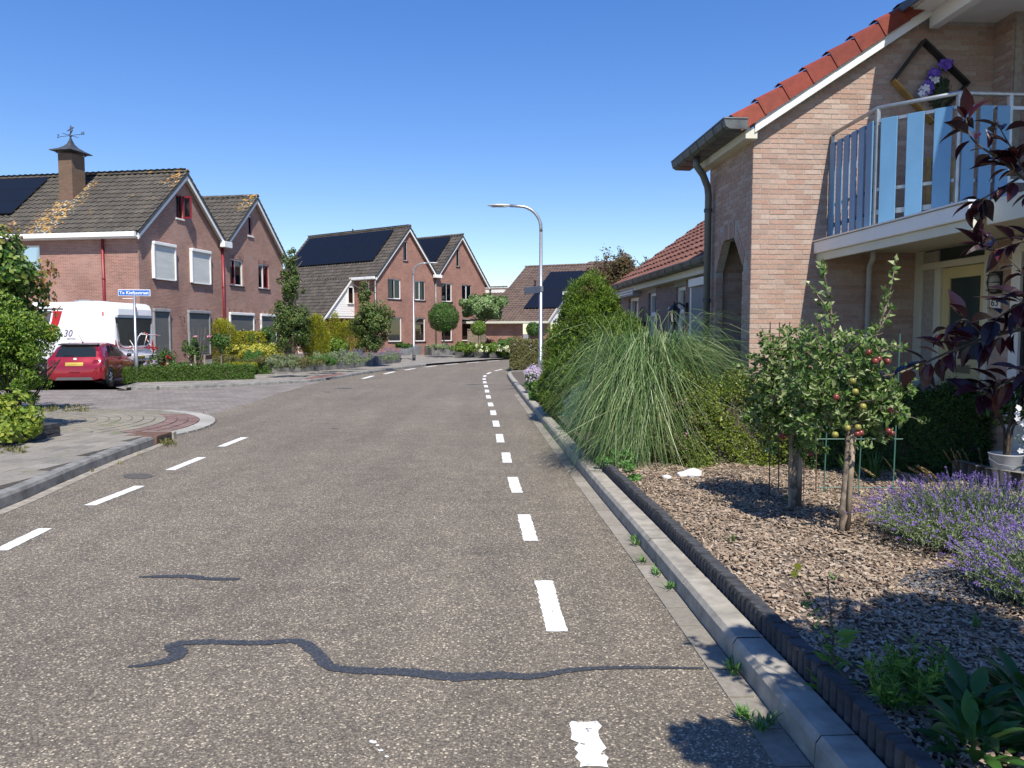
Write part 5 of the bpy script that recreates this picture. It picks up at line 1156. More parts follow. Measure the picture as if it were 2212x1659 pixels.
sideg('red_swoosh',[(2.08,2.55),(2.45,2.55),(2.52,2.2),(2.66,1.9),(2.85,1.66),(2.62,1.63),(2.42,1.78),(2.24,2.1)],RDS)
sideg('grey_swoosh',[(2.52,2.56),(6.2,2.58),(6.2,1.6),(3.0,1.6),(2.75,1.9),(2.60,2.2)],DK)
Ms=basis((-.010,1.9,1.74),(0,-1,0),(0,0,1),(-1,0,0))
text('side_lettering','30',.36,plain('letter_grey',(.12,.10,.18),.4),cv,Ms,.002,kw={'shear':.3})
text('side_lettering','EDITION',.085,bpy.data.materials['letter_grey'],cv,basis((-.010,1.75,1.55),(0,-1,0),(0,0,1),(-1,0,0)),.001)
text('rear_lettering','BÜRSTNER',.10,bpy.data.materials['letter_grey'],cv,basis((1.07,-.014,1.10),(1,0,0),(0,0,1),(0,-1,0)),.001,kw={'space_character':2.0})
mb=MB(); mb.box(-.012,-.002,.42,.47,2.38,2.52); part('side_marker',mb,RDS,cv)
mb=MB(); mb.box(.5,1.5,1.3,2.0,2.86,2.95); bevel(part('roof_hatch',mb,plain('hatch_grey',(.45,.46,.47),.3),cv),.03)
mb=MB(); mb.tube([(.3,.9,2.86),(.3,1.2,2.94),(.3,1.6,2.95),(.3,1.9,2.86)],.02,6); part('roof_rail',mb,GALV,cv)
# bicycle rack
rk=MB(); y0=-.30
for x in (.75,1.75): rk.tube([(x,-.03,1.28),(x,-.20,1.12),(x,-.24,.85)],.016,6); rk.tube([(x,-.03,1.5),(x,-.16,1.3),(x,-.2,1.12)],.014,6)
for z,dy in ((1.26,-.12),(.98,-.22),(.94,-.42)): rk.tube([(.62,dy,z),(1.95,dy,z)],.02,6)
rk.tube([(.95,-.12,1.26),(.92,-.25,1.62),(1.05,-.3,1.76),(1.25,-.28,1.74)],.018,6); rk.tube([(1.2,-.12,1.72),(2.15,-.3,1.66)],.02,6); rk.tube([(1.45,-.1,1.3),(1.5,-.2,1.7)],.016,6)
rack=part('bicycle_rack',rk,plain('rack_white',(.70,.70,.70),.35,.2),cv,True)
mb=MB()
for p in ((1.25,-.28,1.76),(1.5,-.2,1.72),(1.95,-.27,1.68),(.7,-.12,1.26),(.68,-.25,.97),(1.9,-.12,1.26),(1.5,-.18,1.52)): mb.ball(p,.035,6,4)
part('rack_clamp',mb,RDS,rack)
# ------------------------------------------------------------------ wheelie bin, fence, planters
bn=thing('wheelie_bin','dark green wheelie bin behind the clipped flowering hedge','bin',(.80,45,.1),R(-10))
mb=MB(); mb.extr([(-.25,-.33,0),(.25,-.33,0),(.25,.30,0),(-.25,.30,0)],(0,0,.02)); k=len(mb.v)
mb.v+= [(-.24,-.28,.02),(.24,-.28,.02),(.24,.26,.02),(-.24,.26,.02),(-.32,-.37,1.12),(.32,-.37,1.12),(.32,.34,1.12),(-.32,.34,1.12)]; mb.f+=[(k,k+1,k+5,k+4),(k+1,k+2,k+6,k+5),(k+2,k+3,k+7,k+6),(k+3,k,k+4,k+7)]
part('bin_body',mb,plain('bin_dark',(.02,.03,.03),.5),bn)
mb=MB(); mb.extr([(-.35,-.41,1.13),(.35,-.41,1.13),(.35,.2,1.24),(-.35,.2,1.24),],(0,0,.04)); mb.tube([(-.3,.40,1.15),(.3,.40,1.15)],.02,6); part('bin_lid',mb,plain('bin_green',(.02,.07,.045),.5),bn)
for x in (-.3,.24): mb=MB(); mb.lathe([(.0,x),(.12,x),(.12,x+.06),(0,x+.06)],(0,.28,.12),12,'x'); part('bin_wheel',mb,BLACK,bn)
fc=thing('wooden_fence','light wooden board fence sloping down behind the umbrella shaped tree','fence',(-3.5,60.5,.1),a3)
for i in range(16):
    x=i*.145; hh=1.9 if x<.9 else 1.9-(x-.9)*.75; mb=MB(); mb.extr([(x,0,0),(x+.135,0,0),(x+.135,0,hh-.1),(x,0,hh)],(0,.025,0)); part('board',mb,STAKE,fc)
mb=MB(); mb.extr([(0,-.02,1.92),(.9,-.02,1.92),(2.35,-.02,.82),(2.35,-.02,.88),(.9,-.02,1.99),(0,-.02,1.99)],(0,.06,0)); part('cap_rail',mb,STAKE,fc)
def blockwall(name,label,pts,courses,h,ln,dp,z0,mat,cat='planter wall',closed=False):
    P=[Vector(p) for p in pts]; o=thing(name,label,cat,(P[0].x,P[0].y,z0)); ms=[]
    for a,b in zip(P,P[1:]):
        d=(b-a); L=d.length; d/=L; k=max(1,round(L/ln)); s=L/k; nn=Vector((-d.y,d.x))
        for c in range(courses):
            off=.5 if c%2 else 0; cuts=[0]+[ (i+off)*s for i in range(k+1) if 0<(i+off)*s<L-.01]+[L]
            for p,q in zip(cuts,cuts[1:]):
                if q-p<.05: continue
                e=random.uniform(-.006,.006); A=a+d*(p+.004)+nn*e
                ms.append(basis((A.x-P[0].x,A.y-P[0].y,c*h),Vector((d.x,d.y,0))*(q-p-.008),Vector((nn.x,nn.y,0))*dp,(0,0,h-.006)))
    pieces('block',BOX6,ms,mat,o,300); return o
gb_=[G(440,803,.09),G(552,803,.09),G(650,804,.09),G(760,795.5,.09)]
blockwall('planter_wall','long low wall of weathered grey concrete blocks around the big flower bed',gb_,2,.2,.6,.15,.09,BLOCK)
blockwall('planter_wall','raised corner of grey block wall at the right end of the flower bed',[G(757,795.8,.09),G(815,789,.09),G(866,783,.09)],2,.24,.6,.15,.09,BLOCK)
sheet('flower_bed',[G(440,803,.09),G(552,801,.09),G(650,802,.09),G(866,782,.09),(-7.4,52),(-13,55.5),(-17,46),(-19,36)],SOIL,.40,lab='raised flower bed soil')
def planter(name,label,x,y,w_,d_,h,rot,mat):
    t=thing(name,label,'planter',(x,y,.09),rot); ms=[]
    for a,b,c,d in ((0,0,w_,.06),(0,d_-.06,w_,.06)): mb=MB(); mb.box(a,a+c,b,b+d,0,h); bevel(part('side_panel',mb,mat,t),.01)
    for a in (0,w_-.06): mb=MB(); mb.box(a,a+.06,.062,d_-.062,0,h-.003); part('end_panel',mb,mat,t)
    mb=MB(); mb.box(.07,w_-.07,.07,d_-.07,h-.1,h-.06); part('soil',mb,SOIL,t); return t
ZB_=plain('zinc_planter',(.28,.29,.30),.5,.3,var=.2)
x,y=G(870.5,768,.09); planter('planter','square grey zinc planter under the ground floor windows',x,y,2.0,.7,.75,A2,ZB_)
x,y=G(933,768,.09); planter('planter','wide grey stone planter below the small round tree',x,y,3.2,1.2,.68,A2-.35,BLOCK)
blockwall('planter_wall','low dark planter edge under the hydrangeas at the bend',[G(982,771,.09),G(1050,773,.09),G(1096,771,.09)],2,.25,.7,.15,.09,BLOCK)
pw=blockwall('planter_wall','dark brick planter at the left edge of the pavement',[(-14,10.7),(-7.25,10.9),(-7.15,12.1),(-14,12.3)],3,.075,.2,.12,.12,PALI)
"""left bush planter"""
# zinc bucket
bu=thing('bucket','white zinc bucket with a young plant in front of the dark hedge','bucket',(5.02,7.75,.22))
mb=MB(); mb.lathe([(.0,.0),(.10,.0),(.105,.01),(.155,.30),(.163,.31),(.157,.315),(.15,.30),(.145,.27),(0,.26)],(0,0,0),24); part('bucket_body',mb,plain('whitewashed_zinc',(.50,.52,.54),.5,.2),bu,True)
mb=MB(); mb.tube([(.16,0,.29),(.17,.0,.26),(.14,-.1,.22),(0,-.165,.2),(-.14,-.1,.22),(-.17,0,.26),(-.16,0,.29)],.005,5); part('bucket_handle',mb,GALV,bu)
# ------------------------------------------------------------------ vegetation materials
LBOX=leafmat('box_leaf',[(.035,.075,.012),(.06,.12,.018),(.09,.16,.025),(.13,.20,.04)],.42,.25)
LBOXY=leafmat('sunny_box_leaf',[(.05,.09,.012),(.11,.16,.018),(.18,.23,.03),(.10,.13,.03),(.22,.26,.05)],.4,.25,((.16,.12,.05),2.2,.66))  # lit copy of the box leaf, sunlight put into the colour
LHDG=leafmat('shaded_hedge_leaf',[(.02,.05,.012),(.035,.08,.018),(.05,.11,.02)],.45,.2)  # shaded copy of the box leaf, shade put into the darker colour
LCON=leafmat('conifer_leaf',[(.035,.075,.012),(.07,.13,.015),(.11,.18,.018),(.16,.23,.025)],.55,.2,((.12,.085,.035),1.6,.64))
LGOLD=leafmat('golden_conifer_leaf',[(.16,.20,.02),(.26,.27,.02),(.36,.34,.03)],.5,.25)
LYEL=leafmat('yellow_leaf',[(.40,.38,.05),(.52,.48,.10),(.30,.33,.05),(.18,.24,.04)],.5,.3)
LBLUE=leafmat('blue_conifer_leaf',[(.10,.16,.15),(.16,.24,.23),(.08,.13,.12)],.6,.15)
LMAP=leafmat('maple_leaf',[(.02,.06,.015),(.045,.11,.022),(.09,.18,.03),(.17,.26,.05),(.26,.27,.07)],.4,.3)
LMAPR=leafmat('young_maple_leaf',[(.22,.10,.05),(.28,.18,.06),(.20,.20,.05),(.30,.14,.07)],.45,.3)
LSHR=leafmat('bright_shrub_leaf',[(.04,.10,.012),(.09,.17,.018),(.15,.24,.03),(.25,.33,.06)],.4,.35)
LGER=leafmat('geranium_leaf',[(.12,.21,.03),(.21,.29,.04),(.30,.33,.05),(.07,.15,.02)],.5,.35)
LAPP=leafmat('apple_leaf',[(.04,.09,.02),(.07,.14,.03),(.12,.20,.05),(.18,.26,.08),(.30,.34,.17),(.14,.20,.06)],.4,.25)
LGRN=leafmat('green_leaf',[(.03,.075,.015),(.055,.12,.02),(.09,.17,.03)],.45,.25)
LPEAR=leafmat('pear_leaf',[(.03,.07,.015),(.06,.11,.025),(.11,.16,.04),(.16,.17,.05)],.4,.25)
LPLANE=leafmat('plane_leaf',[(.06,.12,.03),(.12,.20,.06),(.22,.30,.12),(.30,.38,.18)],.45,.3)
LRED=leafmat('copper_leaf',[(.09,.035,.025),(.13,.06,.03),(.06,.07,.02),(.10,.10,.03)],.5,.25)
LHEATH=leafmat('heath_leaf',[(.10,.12,.03),(.15,.13,.05),(.19,.16,.06),(.10,.15,.05)],.6,.2)
LGREYG=leafmat('grey_green_leaf',[(.15,.19,.11),(.24,.29,.18),(.18,.24,.09),(.11,.15,.07),(.30,.34,.20)],.6,.2)
LPLUM=leafmat('plum_leaf',[(.014,.007,.011),(.024,.007,.011),(.050,.010,.014),(.013,.010,.018)],.26,.12)
LPAMP=leafmat('pampas_blade',[(.04,.085,.025),(.08,.15,.045),(.16,.25,.08),(.05,.10,.035),(.32,.38,.17),(.07,.13,.045)],.38,.2)
LBIG=leafmat('broad_leaf',[(.02,.065,.015),(.035,.095,.02),(.055,.13,.02)],.4,.25)
LWEED=leafmat('weed_leaf',[(.05,.13,.03),(.08,.19,.04),(.11,.22,.05)],.5,.3)
LDRY=leafmat('dry_grass',[(.32,.24,.12),(.40,.30,.16),(.25,.19,.10)],.7,.2)
LLAV=leafmat('lavender_flower',[(.17,.11,.33),(.23,.16,.42),(.15,.10,.26),(.30,.22,.46)],.6,.2)
LPINK=leafmat('pink_petal',[(.60,.20,.32),(.70,.35,.45)],.5,.3); LREDF=leafmat('red_petal',[(.45,.01,.03),(.35,.01,.02)],.5,.25)
LPALE=leafmat('pale_petal',[(.62,.55,.62),(.50,.42,.60),(.70,.62,.64)],.5,.3); LWH=leafmat('cream_petal',[(.65,.66,.40),(.72,.72,.55)],.5,.3); LYF=leafmat('yellow_petal',[(.70,.58,.04),(.75,.65,.10)],.5,.3); LPEACH=leafmat('peach_petal',[(.70,.42,.22),(.72,.60,.35)],.5,.3)
PETAL={'red':LREDF,'pink':LPINK,'peach':LPEACH,'pale':LPALE}
def rose_blooms(t,pts,r,mat,name='bloom'):
    for p in pts:
        n=14; d=rdir(n); P=np.array(p)+d*r*.35; V,F=leaves(P,d,np.full((n,1),r*.9),np.full((n,1),r*.95),.55,0,.2); foliage(name,(V,F),mat,t)
def bush(name,label,cat,x,y,z,parts,stems=None,group=None,trunk=None):
    """parts = list of (part name, (V,F), material)"""
    t=thing(name,label,cat,(x,y,z),0,group)
    for nm,vf,m in parts: foliage(nm,vf,m,t)
    if trunk: stem_tree(t,*trunk)
    if stems:
        n,hh,sp,m=stems; mb=MB()
        for i in range(n):
            a=random.random()*6.28; r_=random.random()*sp*.3; mb.tube([(r_*math.cos(a),r_*math.sin(a),0),(r_*1.8*math.cos(a),r_*1.8*math.sin(a),hh*.5),(sp*math.cos(a),sp*math.sin(a),hh)],[.018,.013,.006],5,False)
        part('stem',mb,m,t,True,kind='stuff')
    return t
def LV(PN,L,W,**k): return leaves(PN[0],PN[1],np.full((len(PN[0]),1),L),np.full((len(PN[0]),1),W),**k)
# ------------------------------------------------------------------ left foreground
sh=bush('shrub','bright green leafy shrub with thin grey stems at the left edge, lower of the two','shrub',-8.44,12.9,.1,
 [('foliage',joinVF([LV(lumpy(27000,(-.15,0,1.45),(.98,.85,.80),80,.28,.3),.065,.034,up=.3),LV(lumpy(2500,(.3,-.1,.85),(.5,.5,.4),25,.25,.2),.06,.03,up=.3)]),LSHR)],(26,1.2,.75,BARKD))
mp=thing('maple_tree','dense dark green maple with reddish young leaves at the left edge','tree',(-10.85,15.6,.05))
foliage('crown',LV(lumpy(26000,(-.3,0,2.45),(1.85,1.5,1.38),95,.30,.3),.12,.11,jit=.6),LMAP,mp)
Pm,Nm=lumpy(2600,(-.3,0,2.75),(2.0,1.5,1.45),60,.16,.85); k=(Pm[:,2]>2.9)|(Pm[:,0]>1.1); foliage('young_leaves',LV((Pm[k],Nm[k]),.12,.10,jit=.6),LMAPR,mp)
stem_tree(mp,BARKD,(0,0,0),3.2,.09,1.4,10)
ge=bush('geranium','yellow green geranium spilling over the dark brick planter','plant',-7.55,11.3,.35,[('foliage',LV(lumpy(9500,(-.22,-.10,.05),(.86,.78,.50),60,.3,.3),.075,.07,jit=.5),LGER)])
V,F=blossoms(np.array([(-.3+random.uniform(-.5,.6),-.62+random.uniform(-.05,.2),random.uniform(-.05,.4)) for _ in range(16)]),.035); foliage('pink_flower',(V,F),LPINK,ge)
def tufts(name,pts,n,h,mat,label,spread=.05,droop=.5):
    Vs=[];Fs=[]
    for (x,y,z) in pts:
        for i in range(n):
            a=random.random()*6.28; r_=random.random()*spread; hh=h*random.uniform(.5,1.2); l=hh*random.uniform(.2,droop+.3); w_=.006+hh*.012
            d=np.array([math.cos(a),math.sin(a),0]); s=np.array([-d[1],d[0],0])*w_; b=np.array([x,y,z])+d*r_; k=len(Vs)
            Vs+=[b-s,b+s,b+d*l*.4+[0,0,hh*.6]+s*.8,b+d*l*.4+[0,0,hh*.6]-s*.8,b+d*l+[0,0,hh]+s*.1,b+d*l+[0,0,hh]-s*.1]; Fs+=[(k,k+1,k+2,k+3),(k+3,k+2,k+4,k+5)]
    o=foliage(name,(np.array(Vs),np.array(Fs)),mat); o['kind']='stuff'; o['label']=label; o['category']='grass'; return o
P=[(*G(u,v,.10),.10) for u,v in [(random.uniform(78,190),random.uniform(876,890)) for _ in range(90)]]
tufts('grass_tufts',P,6,.07,LHEATH,'uneven grass tufts on the paved strip at the left')
P=[(*G(365+random.uniform(-14,14),957+random.uniform(-5,5),.03),.03) for _ in range(26)]+[(*G(u,v,0),0) for u,v in ((258,1003),(300,984),(196,1020),(418,925),(440,893),(385,903))]
tufts('weeds',P,7,.055,LHEATH,'weeds in the joints along the left kerb')
P=[(*G(u+random.uniform(-5,5),v+random.uniform(-3,3),.02),.02) for u,v in ((1370,1168),(1374,1176),(1450,1272),(1584,1452),(1588,1444),(1520,1280),(1320,1083),(1390,1212),(1415,1240),(1176,922),(1200,950),(1620,1555),(1640,1575),(1660,1560),(1600,1545)) for _ in range(2)]
tufts('weeds',P,9,.045,LWEED,'small weeds in the gutter joints along the right kerb',.035,1.1)
P=[(*G(20+random.uniform(-30,40),972+random.uniform(-6,8),.13),.13) for _ in range(25)]; tufts('grass_tufts',P,8,.05,LHEATH,'low weeds at the foot of the left brick planter')
# ------------------------------------------------------------------ box hedge and rose bed by the sign
def hedge(name,label,x0,y0,x1,y1,wd,h,z,n,leaf,mat,cat='hedge',wob=.03,jit=.03,group=None,shape=None):
    a=math.atan2(y1-y0,x1-x0); L=math.hypot(x1-x0,y1-y0); t=thing(name,label,cat,(x0,y0,z),a,group)
    P,N=boxsurf(n,0,L,0,wd,0,h,jit,wob); V,F=leaves(P,N,np.full((n,1),leaf),np.full((n,1),leaf*.55),.6,.25)
    foliage('foliage',(V,F),mat,t)
    nx=max(2,int(L/.25)); mb=MB()
    P2,N2=boxsurf(int(n*.25),.05,L-.05,.05,wd-.05,0,h-.06,.02,wob); foliage('inner_foliage',leaves(P2,N2,np.full((len(P2),1),leaf*1.6),np.full((len(P2),1),leaf*1.2),.85),mat,t)
    mb.box(.07,L-.07,.07,wd-.07,0,h-.09); part('inner_twigs',mb,BARKD,t); return t
ax,ay=G(272,827,.09); bx,by=G(548,819,.09)
hedge('box_hedge','low clipped green box hedge behind the street sign post',ax,ay,bx,by,.45,.47,.09,13000,.05,LBOX)
hedge('box_hedge','rear strip of the low box hedge behind the roses',ax-.1,ay+3.2,bx-.5,by+3.6,.4,.42,.09,5000,.06,LBOX)
def rose(label,u,v,d,h,rad,n,blooms,col,tall=False,grp=None):
    x,y=G(u,v,.09)
    t=thing('rose_bush',label,'rose bush',(x,y,.09))
    if tall: foliage('foliage',LV(lumpy(n,(0,0,h-.35),(rad,rad*.8,.42),22,.4,.3),.075,.05),LGRN,t); stem_tree(t,BARK,(0,0,0),h-.3,.035,rad,6,bh=.6)
    else:
        foliage('foliage',LV(lumpy(n,(0,0,h*.5),(rad,rad*.8,h*.5),26,.35,.25),.075,.05),LGREYG if col=='pale' else LGRN,t)
        mb=MB()
        for i in range(8): a=i*.8; mb.tube([(0,0,0),(rad*.5*math.cos(a),rad*.4*math.sin(a),h*.5),(rad*.8*math.cos(a),rad*.6*math.sin(a),h)],[.015,.01,.005],5,False)
        part('stem',mb,BARK,t,kind='stuff')
    for (dx,dz) in blooms: rose_blooms(t,[(dx,-rad*.5,dz)],.085,PETAL[col])
    return t
rose('rose bush with dark red blooms next to the caravan bumper',352,818,0,1.25,.55,1500,[(-.35,1.15),(-.12,1.1),(.35,.8),(.1,.55)],'red')
rose('tall thin rose bush with a single pink bloom in the middle of the bed',425,816,0,1.9,.5,1700,[(-.15,.85),(.1,1.5)],'pink')
rose('small standard rose tree with a bare stem and one pink bloom',478,815,0,1.7,.55,1500,[(-.3,1.55)],'pink',True)
rose('low rose bush with peach blooms right behind the box hedge',388,819,0,.75,.6,1300,[(-.3,.5),(.4,.45),(.5,.35)],'peach')
rose('grey leaved low rose with pale pink blooms at the left of the bed',330,819,0,.8,.5,900,[(-.1,.55),(.2,.65)],'pale')
x,y=G(442,818,.09)
for dx,lab in ((0,'short grey wooden stake in the rose bed, right one'),(-.35,'short brown wooden stake in the rose bed, left one')):
    mb=MB(); mb.tube([(x+dx,y,.09),(x+dx+.02,y,.95)],.04,8); tag(part('wooden_stake',mb,STAKE),lab,'stake','stakes in the rose bed')
mb=MB(); mb.ball((0,0,.25),.3,8,6,1.2); o=tag(part('white_stone',mb,plain('pale_stone',(.6,.6,.58),.8,var=.1,bmp=.5)),'big pale boulder in the middle of the rose bed','boulder'); o.location=(*G(405,817,.09),.05)
mb=MB(); mb.extr([(0,0,0),(.5,.1,0),(.48,.1,.6),(.0,0,.55)],(0,.08,0)); tag(part('stone_slab',mb,BLOCK),'upright pale concrete slab at the end of the block wall','slab').location=(*G(438,806,.09),.09)
# ------------------------------------------------------------------ raised flower bed in front of the first house
def bed(u,v,z=.42): return (*G(u,v,z),z)
def place(name,label,cat,u,v,parts,z=.42,**k): x,y,_=bed(u,v,z); return bush(name,label,cat,x,y,z,parts,**k)
place('golden_conifer','rounded golden green conifer left of the yellow leaved shrub','conifer',478,778,[('foliage',LV(ellsurf(6500,(0,0,.95),(.85,.7,1.05),.35),.10,.04,up=.5,tang=.4),LGOLD)],trunk=(BARKD,(0,0,0),1.2,.06,.5,4))
x,y,_=bed(520,776); hedge('clipped_shrub','yellow green clipped shrub block between round conifer and green shrub',x-.5,y,x+1.2,y,.7,1.35,.42,3000,.09,LGOLD,'shrub')
place('shrub','dark green shrub rising above the bright yellow foliage','shrub',552,775,[('foliage',LV(lumpy(7000,(0,0,.9),(1.35,.8,.9),40,.3,.4),.10,.06),LGRN)])
place('yellow_shrub','bright yellow leaved shrub in front of the first house','shrub',541,781,[('foliage',LV(lumpy(4600,(.1,0,.45),(1.70,.55,.45),40,.35,.4),.11,.08),LYEL)])
place('yellow_shrub','smaller bright yellow shrub right of the tall slender tree','shrub',705,768,[('foliage',LV(lumpy(2200,(0,0,.75),(.9,.5,.65),24,.35,.4),.12,.08),LYEL)])
place('pear_tree','tall slender leafy tree between the two house pairs','tree',632,786,[('crown',joinVF([LV(lumpy(9000,(0,0,1.75),(1.0,.9,1.6),60,.30,.35),.10,.055),LV(lumpy(3500,(.0,0,3.5),(.72,.6,1.15),40,.25,.3),.10,.05),LV(lumpy(600,(.0,0,4.6),(.35,.3,.55),14,.3,.2),.09,.045)]),LPEAR)],trunk=(BARK,(0,0,0),4.6,.07,.8,14))
place('golden_conifer','upright golden conifer just right of the slender tree','conifer',684,784,[('foliage',LV(ellsurf(5500,(0,0,.95),(.58,.5,1.2),.35),.10,.04,up=.6,tang=.35),LGOLD)])
place('golden_conifer','two pointed golden conifer before the second house porch','conifer',745,774,[('foliage',joinVF([LV(ellsurf(4500,(.1,0,.95),(.85,.6,1.0),.35),.10,.04,up=.6,tang=.35),LV(ellsurf(1500,(-.5,0,1.35),(.32,.3,1.1),.35),.10,.04,up=.6,tang=.35)]),LGOLD)])
place('shrub','low bright green shrub between the golden conifers','shrub',718,776,[('foliage',LV(lumpy(3000,(0,0,.6),(1.0,.6,.6),28,.35,.4),.10,.07),LSHR)])
place('pear_tree','young pyramid shaped tree left of the far street lamp','tree',799,778,[('crown',joinVF([LV(lumpy(6500,(.1,0,1.9),(1.35,1.0,1.15),50,.28,.3),.12,.08),LV(lumpy(2500,(0,0,.85),(.8,.7,.75),26,.3,.3),.11,.07),LV(lumpy(1200,(-.25,0,3.3),(.4,.4,.75),20,.35,.3),.11,.07)]),LPEAR)],trunk=(BARK,(0,0,0),3.9,.06,1.1,12))
for u,v,w_,h,m,lab in ((585,790,1.5,.42,LHEATH,'brownish heath carpet at the left of the flower bed'),(640,795,1.3,.45,LHEATH,'reddish green ground cover at the corner of the flower bed'),(545,788,.6,.55,LWEED,'tuft of strap shaped leaves in the flower bed'),(610,796,.8,.5,LGREYG,'grey green low plants with white umbels at the wall edge'),(735,787,1.5,.62,LGREYG,'rounded grey shrub hanging over the block wall'),(695,790,.9,.4,LWEED,'fresh green perennials at the middle of the block wall'),(485,788,1.3,.4,LHEATH,'low brown green heather next to the standard rose'),(520,792,.9,.16,LGOLD,'flat yellow green moss patch on the bed edge')):
    place('ground_cover',lab,'plant',u,v,[('foliage',LV(lumpy(2600,(0,0,h*.5),(w_,.8,h*.6),34,.35,.3,1),.085,.03,up=.3),m)])
def lav(name,lab,u,v,z,w_,d_,h,n,seg,stemmat=LGREYG):
    x,y=G(u,v,z); return lavender(name,lab,x,y,z,w_,d_,h,n)
def lavender(name,label,x,y,z,wx,wy,h,n,leafn=4000,sc=1.0,lean=(-.25,-.15)):
    t=thing(name,label,'lavender',(x,y,z)); a=rng.random(n)*6.283; r_=np.sqrt(rng.random(n)); bx=np.cos(a)*r_*wx*.55; by=np.sin(a)*r_*wy*.55
    ex=np.cos(a)*r_*wx+rng.normal(size=n)*.05*sc+lean[0]*.2; ey=np.sin(a)*r_*wy+rng.normal(size=n)*.05*sc+lean[1]*.2; hh=h*(1-.45*r_**2.2)*rng.uniform(.6,1.15,n)
    B=np.stack([bx,by,np.zeros(n)],1); E=np.stack([ex,ey,hh],1); M=(B+E)/2+np.array([0,0,1])*(h*.08)
    s=unit(np.cross(E-B,rdir(n)))*.0022*sc**.5
    V=np.stack([B-s,B+s,M+s,M-s,E-s*.6,E+s*.6],1).reshape(-1,3); k=np.arange(n)[:,None]*6; F=np.concatenate([k+np.array([0,1,2,3]),k+np.array([3,2,5,4])]).reshape(-1,4)
    foliage('stems',(V,F),LGREYG,t)['kind']='stuff'
    # short grey leaves along lower stems
    m=leafn; i=rng.integers(0,n,m); tt=rng.uniform(.1,.86,(m,1)); P=B[i]*(1-tt)+E[i]*tt+rng.normal(size=(m,3))*.02*sc; N=unit(rdir(m)+np.array([0,0,.7])); foliage('leaves',leaves(P,N,np.full((m,1),.042*sc),np.full((m,1),.008*sc),.3,.4),LGREYG,t)['kind']='stuff'
    # flower spikes, whorls of small petals
    d=unit(E-M); w_=6; q=np.arange(w_)/w_; P=(E[:,None]+d[:,None]*(q[None,:,None]*.045*sc)).reshape(-1,3); D=np.repeat(d,w_,0); P=np.repeat(P,2,0); D=np.repeat(D,2,0)
    N=unit(np.cross(D,rdir(len(P)))+D*.4); V,F=leaves(P-N*.002*sc,N,np.full((len(P),1),.012*sc),np.full((len(P),1),.009*sc),.15,0,.25); foliage('flower_spikes',(V,F),LLAV,t)['kind']='stuff'
    return t
x,y,_=bed(770,783); lavender('lavender','dusky lavender clump near the right end of the block wall',x,y,.42,.7,.5,.5,170,1500,2.2)
x,y,_=bed(843,776,.55); lavender('lavender','purple flowered clump on the far right end of the raised block wall',x,y,.5,.6,.5,.5,110,1300,2.2)
# ------------------------------------------------------------------ plants before the second house pair
def ball_tree(label,u,v,z,d,rad,n,hc,m=LGRN,leaf=.09,name='topiary_tree',flat=1.0,r0=.05,loc=None):
    x,y=loc or G(u,v,z); t=thing(name,label,'tree',(x,y,z)); foliage('crown',LV(ellsurf(n,(0,0,hc),(rad,rad,rad*flat),.25,.06),leaf,leaf*.6),m,t); stem_tree(t,BARK,(0,0,0),hc-.0,r0,rad,6,bh=.75); return t
def at(u,Y,z): r=(u-1106)/1661.0*1.0; return ((u-1106)/1661.0*Y,Y)
ball_tree('round clipped tree on a thin trunk in the stone planter',0,0,.7,54,1.05,7000,2.15-.0,LGRN,.11,loc=at(959,53.5,0))
ball_tree('small round topiary on a short stem beside the umbrella shaped tree',0,0,.35,54,.52,2200,1.75,LSHR,.10,loc=at(1034,54,0),r0=.035)
ball_tree('small round topiary in front of the brown roofed house door',0,0,.1,57,.50,1700,1.95,LGRN,.11,loc=at(1151,57,0),r0=.03)
x,y=at(1043,55.5,0); um=thing('plane_tree','broad umbrella shaped tree with pale green leaves in front of the house corner','tree',(x,y,.1))
foliage('crown',LV(lumpy(15000,(0,0,3.55),(1.95,1.5,.95),80,.30,.45),.17,.14,jit=.5),LPLANE,um); stem_tree(um,BARK,(0,0,0),3.6,.13,1.5,9,bh=.65)
for lab,u,Y,z,w_,h,m,n in (('low yellow green shrub next to the stone planter',1003,52.5,.35,1.05,.85,LSHR,3200),('round green shrub hedge behind the hydrangea',1096,52,.1,1.35,1.55,LGRN,5200),('dark purple leaved shrub under the umbrella shaped tree',1055,54.5,.3,.55,1.2,LPLUM,900),('creamy plants in the zinc planter under the window',871,50.9,.75,.7,.35,LGRN,900),('grey green herbs filling the stone planter',945,52.4,.65,1.2,.4,LGREYG,1600)):
    x,y=at(u,Y,z); bush('shrub',lab,'shrub',x,y,z,[('foliage',LV(lumpy(n,(0,0,h*.5),(w_,w_*.8,h*.55),36,.3,.4),.11,.07),m)])
x,y=at(1064,51.5,0); hy=bush('hydrangea','hydrangea with creamy yellow flower heads at the road bend','hydrangea',x,y,.35,[('foliage',LV(lumpy(3500,(0,0,.4),(1.35,.8,.45),34,.3,.4),.12,.08),LSHR)])
for i in range(20): a=random.uniform(-1.2,1.2); rose_blooms(hy,[(a,-.55+random.uniform(-.1,.15),random.uniform(.25,.75)*(1-abs(a)*.2))],.12,LWH,'flower_head')
# clipped hedge on the right side of the side road
hg=hedge('clipped_hedge','square clipped hedge with tiny white flowers at the kerb corner',-.05,35.3,4.2,35.0,2.6,1.28,.1,20000,.075,LHEATH,wob=.02)
P_,N_=boxsurf(150,0,4,0,2.4,.9,1.3,.02,.02); foliage('white_flowers',leaves(P_,N_,np.full((150,1),.08),np.full((150,1),.07),.8),LPALE,hg)
